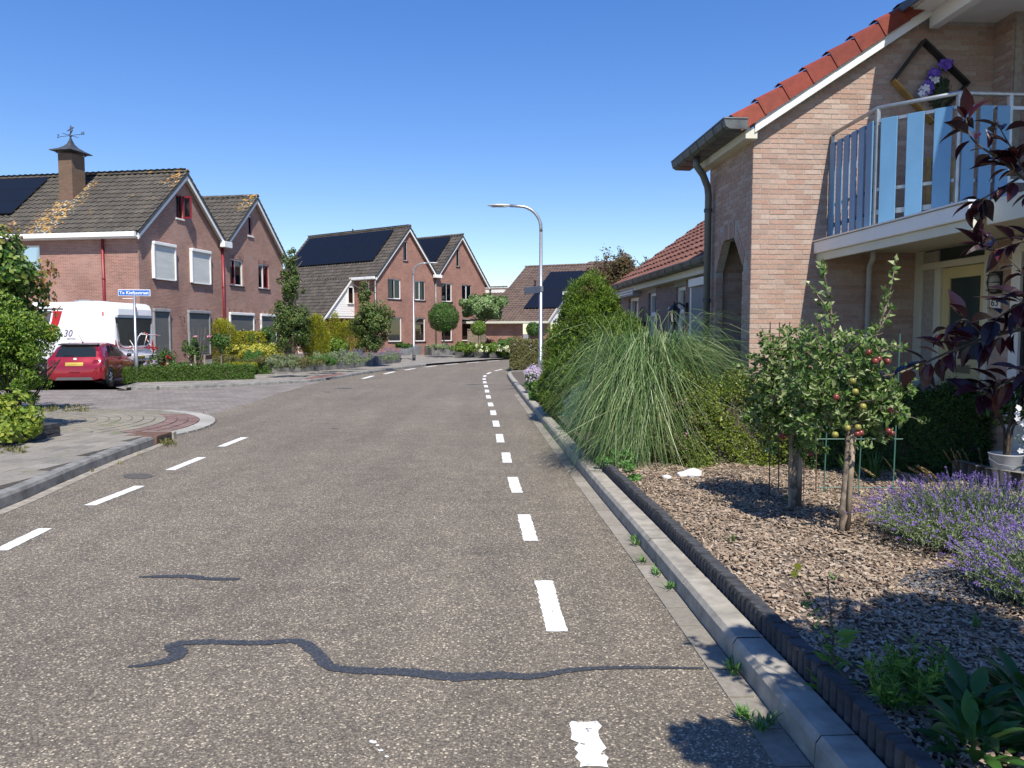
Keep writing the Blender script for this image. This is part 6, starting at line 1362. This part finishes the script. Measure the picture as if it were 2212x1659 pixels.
# ------------------------------------------------------------------ right side: big conifer, copper tree, pampas grass
cn_=thing('conifer','big green cypress with feathery sprays overhanging the right kerb','conifer',(1.50,15.2,.1))
sets=[]
for (c,r_,n) in (((.05,0,1.45),(.98,.95,1.0),20000),((-.25,-.2,.8),(.72,.75,.85),12000),((.05,.0,2.1),(.62,.6,.75),9000),((.75,-.2,1.15),(.60,.6,.9),7000),((-.55,-.1,.5),(.48,.6,.55),7000)):
    P_,N_=lumpy(n,c,r_,90,.20,.75); sets.append(leaves(P_,N_,np.full((n,1),.075),np.full((n,1),.015),.35,.45,.1))
    P_,N_=ellsurf(int(n*.3),c,(r_[0]*.8,r_[1]*.8,r_[2]*.85),.2); sets.append(leaves(P_,N_,np.full((len(P_),1),.09),np.full((len(P_),1),.035),.7,.2))
foliage('foliage',joinVF(sets),LCON,cn_); stem_tree(cn_,BARKD,(0,0,0),2.3,.1,.7,12,bh=.15)
ct=thing('copper_tree','reddish brown leaved tree with loose upright twigs behind the cypress','tree',(4.75,30,.1))
ss=[LV(lumpy(11000,(-.5,0,3.6),(1.45,1.2,1.35),60,.26,.3),.10,.06)]
mb=MB()
for i in range(16):
    a=random.uniform(-1.5,.9); b=random.uniform(-.6,.6); h0=4.0-abs(a+.5)*.35; p=Vector((a-.1,b,h0)); q=p+Vector((random.uniform(-.25,.25),random.uniform(-.2,.2),random.uniform(.5,1.15)))
    mb.tube([p,p.lerp(q,.5)+Vector((.04,0,0)),q],[.02,.012,.004],4,False); n=90; tt=rng.random((n,1)); ss.append(leaves(np.array(p)*(1-tt)+np.array(q)*tt+rng.normal(size=(n,3))*.05,rdir(n),np.full((n,1),.09),np.full((n,1),.05)))
foliage('crown',joinVF(ss),LRED,ct); part('twig',mb,BARKD,ct,kind='stuff'); stem_tree(ct,BARKD,(-.4,0,0),4.0,.12,1.2,10)
gx_,gy_=G(1140,838,.12); fl=bush('flowering_bush','small bush with pale lilac and white flowers at the kerb before the cypress','plant',.62,21.0,.1,[('foliage',LV(lumpy(1800,(0,0,.3),(.38,.4,.35),20,.4,.3),.09,.06),LGRN),('pale_flowers',LV(lumpy(1500,(0,-.05,.5),(.30,.36,.38),24,.35,.4),.045,.035),LPALE)])
bush('leafy_plant','broad leaved green plant at the kerb below the pale flowering bush','plant',.78,18.6,.1,[('foliage',LV(lumpy(1100,(0,0,.18),(.32,.4,.24),14,.5,.3),.16,.11),LGRN)])
bush('blue_juniper','low blue green juniper half hidden by the pampas grass','conifer',1.32,12.7,.1,[('foliage',LV(lumpy(11000,(0,0,.42),(.55,.62,.46),55,.26,.5),.05,.016,up=.3),LBLUE)])
# pampas grass
pg=thing('pampas_grass','large arching clump of pampas grass leaning over the right kerb','ornamental grass',(1.76,9.98,.12))
def blades(n,base_r,R0,R1,H0,H1,w0,azs=None,seg=9,center=(0,0)):
    a=rng.random(n)*6.283 if azs is None else azs; d=np.stack([np.cos(a),np.sin(a),0*a],1); br=np.sqrt(rng.random(n))*base_r
    B=d*br[:,None]+np.array([center[0],center[1],0])+rng.normal(size=(n,3))*[.07,.07,0]; RR=rng.uniform(R0,R1,n); HH=rng.uniform(H0,H1,n); dr=rng.uniform(.3,1.5,n)*np.where(np.cos(a)>.1,.30,1.0)
    rows=[]; sd=unit(np.cross(d,[0,0,1.])+rng.normal(size=(n,3))*.35); W=rng.uniform(.6,1.2,n)*w0; curl=rng.normal(size=n)*.4; perp=np.stack([-d[:,1],d[:,0],0*a],1)
    for i in range(seg+1):
        t=i/seg; rad=RR*t**1.35; z=HH*np.sin(math.pi*.5*np.minimum(1,t*1.55))-dr*HH*np.maximum(0,t-.5)**1.7*2.6
        c=B+d*rad[:,None]+perp*(curl*rad*t)[:,None]; c[:,2]=np.maximum(z,-.08); w=W*(1-t**3)*(1 if t>.0 else .7); rows.append((c-sd*w[:,None],c+sd*w[:,None]))
    V=np.stack([x for r_ in rows for x in r_],1); k=(np.arange(n)*(2*(seg+1)))[:,None]
    F=np.concatenate([k+np.array([2*i,2*i+1,2*i+3,2*i+2]) for i in range(seg)]); return V.reshape(-1,3),F
foliage('blades',joinVF([blades(1500,.32,.40,1.1,1.0,1.72,.0052),blades(900,.36,.15,.8,.5,1.2,.006),blades(620,.35,.7,1.25,.75,1.4,.0046,azs=rng.uniform(2.6,4.9,620)),blades(900,.4,.55,1.05,.4,1.0,.005,azs=rng.uniform(3.0,5.4,900)),blades(500,.4,.3,.8,.3,.8,.006,azs=rng.uniform(2.8,5.6,500)),blades(240,.3,.8,1.5,1.35,2.0,.0036),blades(160,.3,1.0,1.6,1.0,1.5,.0036,azs=rng.uniform(-.9,.9,160)),blades(420,.3,.6,1.25,1.0,1.6,.004,azs=rng.uniform(-1.0,1.3,420))]),LPAMP,pg)['kind']='stuff'
cb2=bush('cranesbill','loose reddish green cranesbill with tiny pink flowers below the pampas grass','plant',2.05,9.35,.16,[('foliage',joinVF([LV(lumpy(5200,(-.1,0,.42),(.52,.42,.52),60,.22,.3),.032,.026),LV(lumpy(2200,(-.1,-.1,.4),(.5,.4,.5),50,.2,.5),.03,.022)]),LHEATH)])
P_,N_=lumpy(170,(-.1,-.05,.48),(.55,.45,.55),50,.2,.8); foliage('pink_flowers',blossoms(P_,.009,5),LPINK,cb2)
bush('ivy','green creeping weeds growing over kerb and palisade edging','plant',1.27,9.2,.14,[('foliage',joinVF([LV(lumpy(1500,(0,0,.12),(.30,.7,.16),40,.3,.2),.045,.035),LV(lumpy(260,(.02,-1.05,.03),(.12,.22,.06),12,.4,.2),.05,.035)]),LWEED)])
# hedges in the garden
def Rp(lat,dep): return Rw(lat,dep)[:2]
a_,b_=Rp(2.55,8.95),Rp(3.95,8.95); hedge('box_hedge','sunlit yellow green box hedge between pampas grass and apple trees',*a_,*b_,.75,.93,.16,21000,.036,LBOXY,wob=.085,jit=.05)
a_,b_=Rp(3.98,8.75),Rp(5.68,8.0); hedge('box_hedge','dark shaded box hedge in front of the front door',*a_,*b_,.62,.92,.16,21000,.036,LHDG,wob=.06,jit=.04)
for i,(u,v,s_) in enumerate(((1497,1030,.11),(1475,1031,.07),(1440,1036,.06))):
    x,y=G(u,v,.16); bm=bmesh.new(); bmesh.ops.create_icosphere(bm,subdivisions=2,radius=s_)
    for vv_ in bm.verts: vv_.co*=random.uniform(.8,1.15); vv_.co.z*=.6
    me=bpy.data.meshes.new('rock'); bm.to_mesh(me); bm.free(); o=link('rock',me,bpy.data.materials['pale_stone']); o.location=(x,y,.17+s_*.2)
    tag(o,['largest white rock in front of the sunlit box hedge','middle white rock beside the largest one','smallest yellowish rock left of the white rocks'][i],'rock','white rocks before the box hedge')
# ---- bark chips
n=80000; X=rng.uniform(1.12,6.2,n); Y=2.2+ (9.6-2.2)*rng.random(n)**1.15
PALX=np.interp(Y,[p.y for p in pal],[p.x for p in pal])+.09; keep=(X>PALX)&(X<Y*.72+.5); X,Y=X[keep],Y[keep]; n=len(X)
Z=.165+.018*np.sin(X*7+Y*3)*np.sin(Y*5)+rng.random(n)*.022
ax=unit(np.stack([rng.normal(size=n),rng.normal(size=n),rng.normal(size=n)*.28],1)); nz=unit(np.stack([rng.normal(size=n)*.38,rng.normal(size=n)*.38,np.ones(n)],1)); sd=unit(np.cross(nz,ax)); L_=rng.uniform(.009,.027,(n,1)); W_c=rng.uniform(.005,.011,(n,1)); th=np.cross(ax,sd)*.004
C=np.stack([X,Y,Z],1); V=np.stack([C-ax*L_-sd*W_c*.7,C-ax*L_*.8+sd*W_c*.8,C+ax*L_+sd*W_c*.6,C+ax*L_*.8-sd*W_c,C-ax*L_-sd*W_c*.7-th,C-ax*L_*.8+sd*W_c*.8-th,C+ax*L_+sd*W_c*.6-th,C+ax*L_*.8-sd*W_c-th],1).reshape(-1,3)
k=(np.arange(n)*8)[:,None]; F=np.concatenate([k+np.array(q) for q in ((0,1,2,3),(4,5,1,0),(5,6,2,1),(7,4,0,3))])
CHIP=pieces_mat('bark_chip',[(.35,.26,.18),(.46,.36,.26),(.25,.175,.12),(.54,.45,.35),(.38,.28,.19),(.18,.125,.09),(.48,.41,.33)],.9,60,.25,.3,.002)
o=link('bark_chips',npmesh('bark_chips',V,F),CHIP); tag(o,'layer of brown bark chips covering the front garden','bark chips',kind='stuff')
n=1500; a=rng.random(n)*6.28; r_=np.sqrt(rng.random(n)); X=3.02+np.cos(a)*r_*.62; Y=4.75+np.sin(a)*r_*.35+.25*(X-3.0)
C=np.stack([X,Y,np.full(n,.185)+rng.random(n)*.012],1); P=[]; 
V,F=leaves(C,np.tile([0,0,1.],(n,1)),np.full((n,1),.028),np.full((n,1),.022),.95,0,.15); o=link('slate_chips',npmesh('slate_chips',V,F),pieces_mat('slate_chip',[(.07,.08,.10),(.13,.14,.16),(.20,.21,.23)],.7)); tag(o,'dark slate chips around the lavender','slate chips',kind='stuff')
# ---- apple trees
APM=plain('apple_red',(.19,.04,.03),.3,var=.35,scale=14); APG=plain('apple_green',(.26,.24,.05),.35,var=.3,scale=14)
def apple_tree(label,u,v,crowns,shoots,fruit,fruitg,stake,burl,scale=1.0):
    x,y=G(u,v,.16); t=thing('apple_tree',label,'apple tree',(x,y,.16))
    mb=MB(); mb.tube([(0,0,-.02),(.0,0,.08),(.012,0,.16),(-.008,0,.2),(.0,0,.24),(.02,0,.55),(.03,0,.9),(.02,.02,1.4)],[.023,.023,.031,.030,.021,.018,.016,.010],10)
    for i in range(11): a=i*2.4; z=.85+i*.06; l=random.uniform(.28,.5); mb.tube([(.02,0,z),(.02+l*.5*math.cos(a),l*.5*math.sin(a),z+.1),(.02+l*math.cos(a),l*math.sin(a),z+.14)],[.012,.009,.004],5,False)
    part('trunk',mb,BARK,t,True)
    sets=[]
    for (c,r_,n,nl) in crowns: sets.append(LV(lumpy(int(n*.62),c,r_,nl,.24,.12),.062,.031,fold=.22,jit=.9,tang=.6))
    sm=MB()
    for (p,q,n) in shoots:
        p,q=Vector(p),Vector(q); m_=p.lerp(q,.5)+Vector((.02,0,0)); sm.tube([p,m_,q],[.009,.007,.003],5,False); tt=rng.random((n,1))**.8
        P_=np.array(p)*(1-tt)+np.array(q)*tt; sets.append(leaves(P_,unit(rdir(n)+np.array([0,0,.3])),np.full((n,1),.062),np.full((n,1),.028),.3,.25,.2))
    for _ in range(26):
        a=random.uniform(0,6.28); z=random.uniform(.75,1.6); r0_=.26; r1_=random.uniform(.42,.60)*(1-.45*abs(z-1.1)); p=(r0_*math.cos(a),r0_*math.sin(a),z); q=(r1_*math.cos(a),r1_*math.sin(a),z+random.uniform(-.12,.22)); sm.tube([p,q],[.006,.003],4,False)
        n=16; tt=rng.uniform(.2,1.05,(n,1)); sets.append(leaves(np.array(p)*(1-tt)+np.array(q)*tt,unit(rdir(n)+np.array([0,0,.3])),np.full((n,1),.062),np.full((n,1),.028),.3,.2,.2))
    foliage('foliage',joinVF(sets),LAPP,t); part('shoot',sm,BARK,t,kind='stuff')
    for lst,m in ((fruit,APM),(fruitg,APG)):
        for p in lst:
            b=MB(); b.lathe([(r_*.8,z_*.8) for r_,z_ in ((.002,.022),(.010,.028),(.024,.022),(.031,.004),(.029,-.012),(.018,-.027),(.004,-.025))],p,10); part('apple',b,m,t,True)
            b=MB()
    s=MB(); s.tube([(stake[0],stake[1],-.02),(stake[0]+stake[3],stake[1],stake[2])],stake[4],10); part('support_post',s,STAKE,t,True)
    return t
T1=apple_tree('nearer apple tree with red apples, its single trunk tied to a pale post',1818,1157,
 [((.04,0,1.18),(.38,.34,.52),3100,60),((.28,0,1.02),(.20,.22,.38),1100,26),((-.25,.0,1.2),(.26,.3,.38),1200,24),((-.30,0,.78),(.14,.18,.12),200,8)],
 [((-.10,0,1.5),(-.22,0,2.16),50),((-.13,0,1.7),(-.32,0,1.98),28),((.20,0,1.5),(.36,0,2.14),48),((.30,0,1.25),(.60,0,1.36),26),((.2,0,.95),(.30,0,.78),22),((.2,0,1.3),(.22,.0,1.65),24)],
 [(.03,-.30,1.45),(.08,-.3,1.385),(.115,-.28,1.40),(.45,-.05,1.25),(.22,-.28,1.02),(-.05,-.33,.85),(.26,-.22,.84),(-.20,-.3,1.12),(.22,-.2,1.38),(-.02,-.32,.855),(.22,-.25,.86)],
 [(-.09,-.32,1.24),(-.06,-.3,1.16),(-.11,-.3,.89),(-.05,-.34,.90),(-.2,-.3,.84),(.0,-.3,1.05)],(.05,.02,.92,.03,.023),1)
T2=apple_tree('farther apple tree with darker foliage and a thick weathered double post',1713,1100,
 [((.02,0,1.14),(.44,.38,.54),4600,66),((-.22,0,1.0),(.26,.3,.46),2000,32),((.12,0,.62),(.22,.22,.18),500,12),((.25,.0,1.4),(.25,.25,.2),700,14)],
 [((-.2,0,1.3),(-.42,0,1.36),24),((-.3,0,1.1),(-.50,0,1.25),22),((.0,0,1.35),(.1,0,1.62),24)],
 [(-.04,-.36,1.42),(.02,-.38,1.38),(-.02,-.35,1.30),(-.25,-.34,.72),(-.21,-.3,.70),(.03,-.3,.55),(.2,-.38,1.1),(-.12,-.3,1.38),(-.3,-.3,1.05)],[(-.05,-.35,.98),(.12,-.38,1.15),(-.18,-.33,.9)],(.05,.03,.78,.0,.036),1)
mb=MB(); mb.tube([(-.02,.02,0),(-.02,.02,.8)],.02,8); part('support_post',mb,STAKE,T2)
# plant cage / rods
RUST=plain('rusty_rod',(.10,.05,.04),.7); GRW=plain('green_wire',(.06,.16,.13),.5)
x,y=G(1700,1075,.16); mb=MB()
for dx in (-.12,-.03,.07,.22,.34): mb.tube([(x+dx,y+.15,.1),(x+dx-.03,y+.15,1.86)],.006,5)
for z in (.7,1.28,1.72): mb.tube([(x-.18,y+.15,z),(x+.38,y+.15,z-.03)],.005,5)
tag(part('trellis',mb,RUST),'rusty wire mesh trellis standing behind the apple trees','trellis')
x,y=G(1868,1045,.16); mb=MB()
for dx in (0,-.34,-.68): mb.tube([(x+dx,y-.6,.2 if dx==0 else .1),(x+dx+.02,y-.6,1.75 if dx==0 else 1.1)],.006,5)
for z in (.24,.72): mb.tube([(x-.75,y-.6,z),(x+.08,y-.6,z)],.005,5)
tag(part('trellis',mb,GRW),'green coated wire support beside the nearer apple tree','trellis')
# lavender, two big bushes
lavender('lavender','big flowering lavender bush in the sun right of the nearer apple tree',3.56,5.75,.15,.84,.68,.46,1150,30000,1.0)
lavender('lavender','nearest flowering lavender bush at the right picture edge with grey green foot',3.42,4.48,.15,.70,.60,.44,1150,34000,1.0)
# dry grass
def drytuft(label,x,y,n,h,mat=LDRY,lean=(-.5,0)):
    t=thing('dry_grass',label,'grass tuft',(x,y,.16)); sets=[]
    for i in range(n):
        e=np.array([lean[0]*h*random.uniform(.6,1.4)+random.uniform(-.05,.05),random.uniform(-.1,.1),h*random.uniform(.6,1.1)]); b=rng.normal(size=3)*[.12,.04,0]; m=60; tt=rng.uniform(.35,1,(m,1)); P=b+e*tt*[1,1,1]+np.array([0,0,.08])*(tt*(1-tt)); d=unit(e); sets.append(leaves(P,unit(np.tile(d,(m,1))+rdir(m)*.35),np.full((m,1),.028),np.full((m,1),.006),.1,0,.1)); s=np.array([.0015,0,0]); V=np.array([b-s,b+s,b+e+s*.5,b+e-s*.5]); sets.append((V,np.array([[0,1,2,3]])))
    foliage('blades',joinVF(sets),mat,t)['kind']='stuff'
drytuft('dry seed heads leaning left in front of the bucket',4.95,8.2,7,.34); drytuft('lower dry grass tuft leaning far to the left',4.45,8.0,6,.2,lean=(-1.2,0)); drytuft('single dry grass stalk beside the dark hedge',3.85,7.9,3,.3,LDRY,(-.7,0))
P=[(3.9+random.uniform(-.2,.2),8.35+random.uniform(-.1,.1),.16) for _ in range(5)]; o=tufts('grass_tuft',P,14,.26,LGRN,'green grass tuft in the shade of the dark hedge')
# bucket plant, low wall
bush('bucket_plant','young plant with thin stems growing in the zinc bucket','plant',5.02,7.75,.48,[('foliage',LV(lumpy(260,(.05,0,.55),(.28,.25,.28),12,.4,.3),.08,.05),LHDG)],(6,.6,.18,BARKD))
pal2=smoothline([(4.78,8.2),(4.86,7.75),(5.15,7.3),(5.9,6.8)],5); e2=thing('garden_edging','curved dark palisade edging beside the zinc bucket','edging',(5.2,8.4,.05)); ms=[]
for p,d in resample(pal2,.12): d=d.normalized(); ms.append(basis((p.x-5.2,p.y-8.4,0),Vector((d.x,d.y,0))*.115,Vector((d.y,-d.x,0))*-.12,(0,0,.33)))
pieces('palisade_post',([(x,1-y,z) for x,y,z in PP[0]],[tuple(reversed(f)) for f in PP[1]]),ms,CONCD,e2)
wf=bush('white_flowering_plant','branch with small white flowers at the right picture edge','plant',4.75,6.85,.2,[('foliage',LV(lumpy(120,(-.05,0,.72),(.16,.15,.35),10,.4,.3),.04,.015),LGREYG)],(5,1.0,.15,BARK)); V,F=blossoms(np.array([(-.12+random.uniform(-.08,.1),random.uniform(-.1,.1),random.uniform(.5,1.0)) for _ in range(34)]),.028); foliage('white_flowers',(V,F),WPE,wf)
# ------------------------------------------------------------------ plum tree at the right
pt=thing('plum_tree','dark purple leaved plum tree reaching in from the right with large leaves','tree',(2.75,1.95,.15))
def bigleaf(L=.085,W=.042):
    V=[(0,0,0)];n=5
    for i in range(1,n):
        t=i/n; w_=W*.5*math.sin(math.pi*t**.85); z=-.18*L*t*t; V+=[(L*t,-w_,z+w_*.45),(L*t,0,z),(L*t,w_,z+w_*.45)]
    V.append((L,0,-.2*L)); F=[(0,1,2),(0,2,3)]
    for i in range(n-2): a=1+3*i; F+=[(a,a+3,a+4,a+1),(a+1,a+4,a+5,a+2)]
    a=1+3*(n-2); F+=[(a,len(V)-1,a+1),(a+1,len(V)-1,a+2)]; return V,F
bv=bigleaf(); mb=MB(); mb.add(*bv); LEAFM=mb.mesh('leaf'); LEAFM.materials.append(LPLUM)
O=Vector(pt.location)
def pxp(u,v,Y):                                   # helper only for shaping the visible branches at their true distance
    x=(u-1106)/1661.0; y=(829.5-v)/1661.0; d=Vector((x,_c+y*_s,-_s+y*_c)); return Vector((0,0,EYE))+d*(Y/d.y)-O
br=MB(); nleaf=0
def plumbranch(pts,n,r0=.006,size=1.0,cl=.0):
    global nleaf
    P=smoothline3(pts,6); br.tube(P,[r0*(1-.7*i/(len(P)-1)) for i in range(len(P))],5,False)
    for i in range(n):
        t=random.random()**.8*(len(P)-1.01); k=int(t); p=P[k].lerp(P[k+1],t-k); d=(P[k+1]-P[k]).normalized()
        side=Vector(rdir(1)[0]); side=(side-d*side.dot(d)).normalized(); ax=(d*random.uniform(.2,.9)+side*.9+Vector((0,0,random.uniform(-.5,.35)))).normalized(); up=Vector((random.uniform(-.5,.5),random.uniform(-.5,.5),1)); sd=up.cross(ax).normalized(); up=ax.cross(sd)
        s=size*random.uniform(.55,1.1); o=bpy.data.objects.new('leaf',LEAFM); COL.objects.link(o); o.parent=pt; o.matrix_local=basis(p+ax*.008,ax*s,sd*s*random.choice((1,1,.8)),up*s*random.uniform(.6,1.6)); nleaf+=1
def smoothline3(pts,n): return smoothline([Vector(p) for p in pts],n)
B=pxp
plumbranch([B(2330,470,2.3),B(2230,400,2.35),B(2160,345,2.4),B(2100,300,2.45),B(2085,250,2.5)],34,.006,.95)
plumbranch([B(2230,400,2.35),B(2190,330,2.35),B(2150,260,2.4)],18,.004,.9)
plumbranch([B(2200,385,2.35),B(2140,420,2.4),B(2100,440,2.45)],16,.004,.9)
plumbranch([B(2330,560,2.2),B(2230,520,2.3),B(2150,540,2.35),B(2110,530,2.4)],22,.005,.95)
plumbranch([B(2330,600,2.2),B(2240,610,2.25),B(2180,560,2.3)],18,.005,.9)
plumbranch([B(2400,700,1.9),B(2250,705,1.95),B(2130,730,2.0),B(2040,765,2.05),B(1965,800,2.1)],44,.007,1.0)
plumbranch([B(2130,730,2.0),B(2080,690,2.05),B(2030,735,2.1)],12,.004,.95)
plumbranch([B(2350,800,1.9),B(2250,800,1.95),B(2160,830,2.0),B(2110,860,2.0)],30,.006,1.0)
plumbranch([B(2300,660,1.9),B(2220,650,1.95),B(2150,690,2.0)],22,.005,1.0)
# hidden part of the crown beyond the frame, carried by the trunk
P_,N_=lumpy(22000,(-.20,-.38,2.80),(1.15,.95,.50),90,.35,.15); P2,N2=lumpy(7000,(-1.0,-.95,2.72),(.60,.50,.25),40,.4,.15); P_=np.concatenate([P_,P2]); N_=np.concatenate([N_,N2]); Pw=P_+np.array(O); k=(Pw[:,0]/np.maximum(Pw[:,1],.05)>.74)|(Pw[:,2]>1.75+.46*Pw[:,1]+.1); foliage('crown',leaves(P_[k],N_[k],np.full((k.sum(),1),.085),np.full((k.sum(),1),.055),.5,-.1,.1),LPLUM,pt)['kind']='stuff'
br.tube([(.55,-.6,-.1),(.53,-.6,.8),(.5,-.5,1.5),(.45,-.4,2.3)],[.05,.045,.035,.02],8)
for q in (B(2330,470,2.3),B(2330,560,2.2),B(2330,600,2.2),B(2400,700,1.9),B(2350,800,1.9),B(2300,660,1.9)): br.tube([(.5,-.5,1.5),q],[.02,.007],6,False)
part('branch',br,BARKD,pt,True)
jn=thing('juniper','light green juniper tips at the right picture edge above the plum leaves','conifer',(3.45,3.9,.1))
foliage('foliage',LV(lumpy(2600,(.22,.3,2.62),(.34,.4,.55),40,.3,.4),.03,.010,up=.5,tang=.3),leafmat('light_juniper_leaf',[(.16,.26,.08),(.26,.38,.16),(.34,.45,.22)],.5,.3),jn); stem_tree(jn,BARKD,(.5,.4,0),2.7,.04,.25,8,bh=.7)
# ------------------------------------------------------------------ near right corner: weeds and leafy plants
def rosette(name,label,x,y,z,n,L,W,mat,h=.25,cat='plant',stemh=0,lean=.8,rad=.08):
    t=thing(name,label,cat,(x,y,z)); mb=MB(); V,F=bigleaf(1,.34)
    me=None
    for i in range(n):
        a=i*2.4+random.random()*.5; tilt=random.uniform(.15,lean); s=L*random.uniform(.6,1.15); zz=h*(i/n)
        ax=Vector((math.cos(a)*math.cos(tilt),math.sin(a)*math.cos(tilt),math.sin(tilt))); up=Vector((-math.cos(a)*math.sin(tilt),-math.sin(a)*math.sin(tilt),math.cos(tilt))); sd=up.cross(ax)
        if me is None: q=MB(); q.add([(x_,y_*W/L/.34,z_) for x_,y_,z_ in V],F); me=q.mesh('leaf',True); me.materials.append(mat)
        o=bpy.data.objects.new('leaf',me); COL.objects.link(o); o.parent=t; o.matrix_local=basis((rad*math.cos(a),rad*math.sin(a),zz),ax*s,sd*s,up*s)
    s=MB(); s.tube([(0,0,-.02),(0,0,h+.02)],[.012,.006],6); part('stem',s,LWEED,t); return t
x,y=1.62,3.12
for i,(dx,dy,lab) in enumerate(((.0,.0,'feathery light green plant in the bottom right corner, left one'),(.16,.14,'feathery light green plant in the bottom right corner behind the broad leaves'))):
    t=thing('leafy_plant',lab,'plant',(x+dx,y+dy,.15)); sets=[]; mb=MB()
    for s_ in range(16):
        a=random.random()*6.28; e=Vector((math.cos(a)*.14,math.sin(a)*.14,random.uniform(.12,.22))); mb.tube([(0,0,0),e*.6,e],[.004,.003,.0015],4,False); m=34; tt=rng.uniform(.25,1,(m,1)); sets.append(leaves(np.array(e)*tt,unit(rdir(m)+np.array([0,0,.6])),np.full((m,1),.055),np.full((m,1),.011),.5,.2,.1))
    foliage('foliage',joinVF(sets),leafmat('feather_leaf_%d'%i,[(.06,.14,.02),(.10,.21,.035),(.15,.27,.05)],.45,.35),t); part('stem',mb,LWEED,t,kind='stuff')
for i,(x,y,n,L) in enumerate(((1.84,2.98,34,.17),(2.14,3.12,36,.19),(1.70,2.74,30,.17),(2.04,2.80,32,.18))):
    rosette('broad_leaved_plant',['broad leaved green plant in the bottom right corner, middle of the group','broad leaved green plant at the right end of the corner group','lowest broad leaved plant at the bottom picture edge','broad leaved plant cut by the right bottom corner'][i],x,y,.16,n,L,.065,LBIG,.14,lean=1.0,rad=.05)
# sow thistle growing between edging and kerb
x,y=G(1800,1490,.13); sw=thing('sow_thistle','tall sow thistle weed with two yellow flowers growing at the palisade edging','weed',(x-.0,y,.12))
mb=MB(); mb.tube([(0,0,0),(.0,.02,.25),(-.02,.05,.52)],[.007,.005,.002],6); mb.tube([(0,.01,.16),(-.07,.08,.36),(-.13,.15,.50)],[.004,.003,.0015],5); part('stem',mb,BARKD,sw)
foliage('foliage',joinVF([leaves(np.array([[0,0,z] for z in np.linspace(.0,.3,34)]),unit(rdir(34)*[1,1,.25]),np.full((34,1),.10),np.full((34,1),.03),.1,.25,.1),leaves(np.array([[-.13*t,.15*t,.12+.38*t] for t in np.linspace(.1,.8,20)]),unit(rdir(20)*[1,1,.3]),np.full((20,1),.045),np.full((20,1),.014),.1,.2,.1),leaves(np.zeros((26,3))+[0,0,.02],unit(rdir(26)*[1,1,.2]),np.full((26,1),.13),np.full((26,1),.045),.05,.15,.05)]),LWEED,sw)
V,F=blossoms(np.array([(-.135,.15,.50),(-.10,.20,.52)]),.02,9); foliage('yellow_flower',(V,F),LYF,sw)
x,y=G(1810,1230,.16)
for i,(u,v) in enumerate(((1640,1210),(1745,1262))): pass
P=[(*G(u,v,.17),.17) for u,v in ((1580,1170),(2105,1352),(1800,1255),(1700,1078))]; tufts('weeds',P,12,.05,LWEED,'small weeds sprouting between the bark chips',.03,.9)
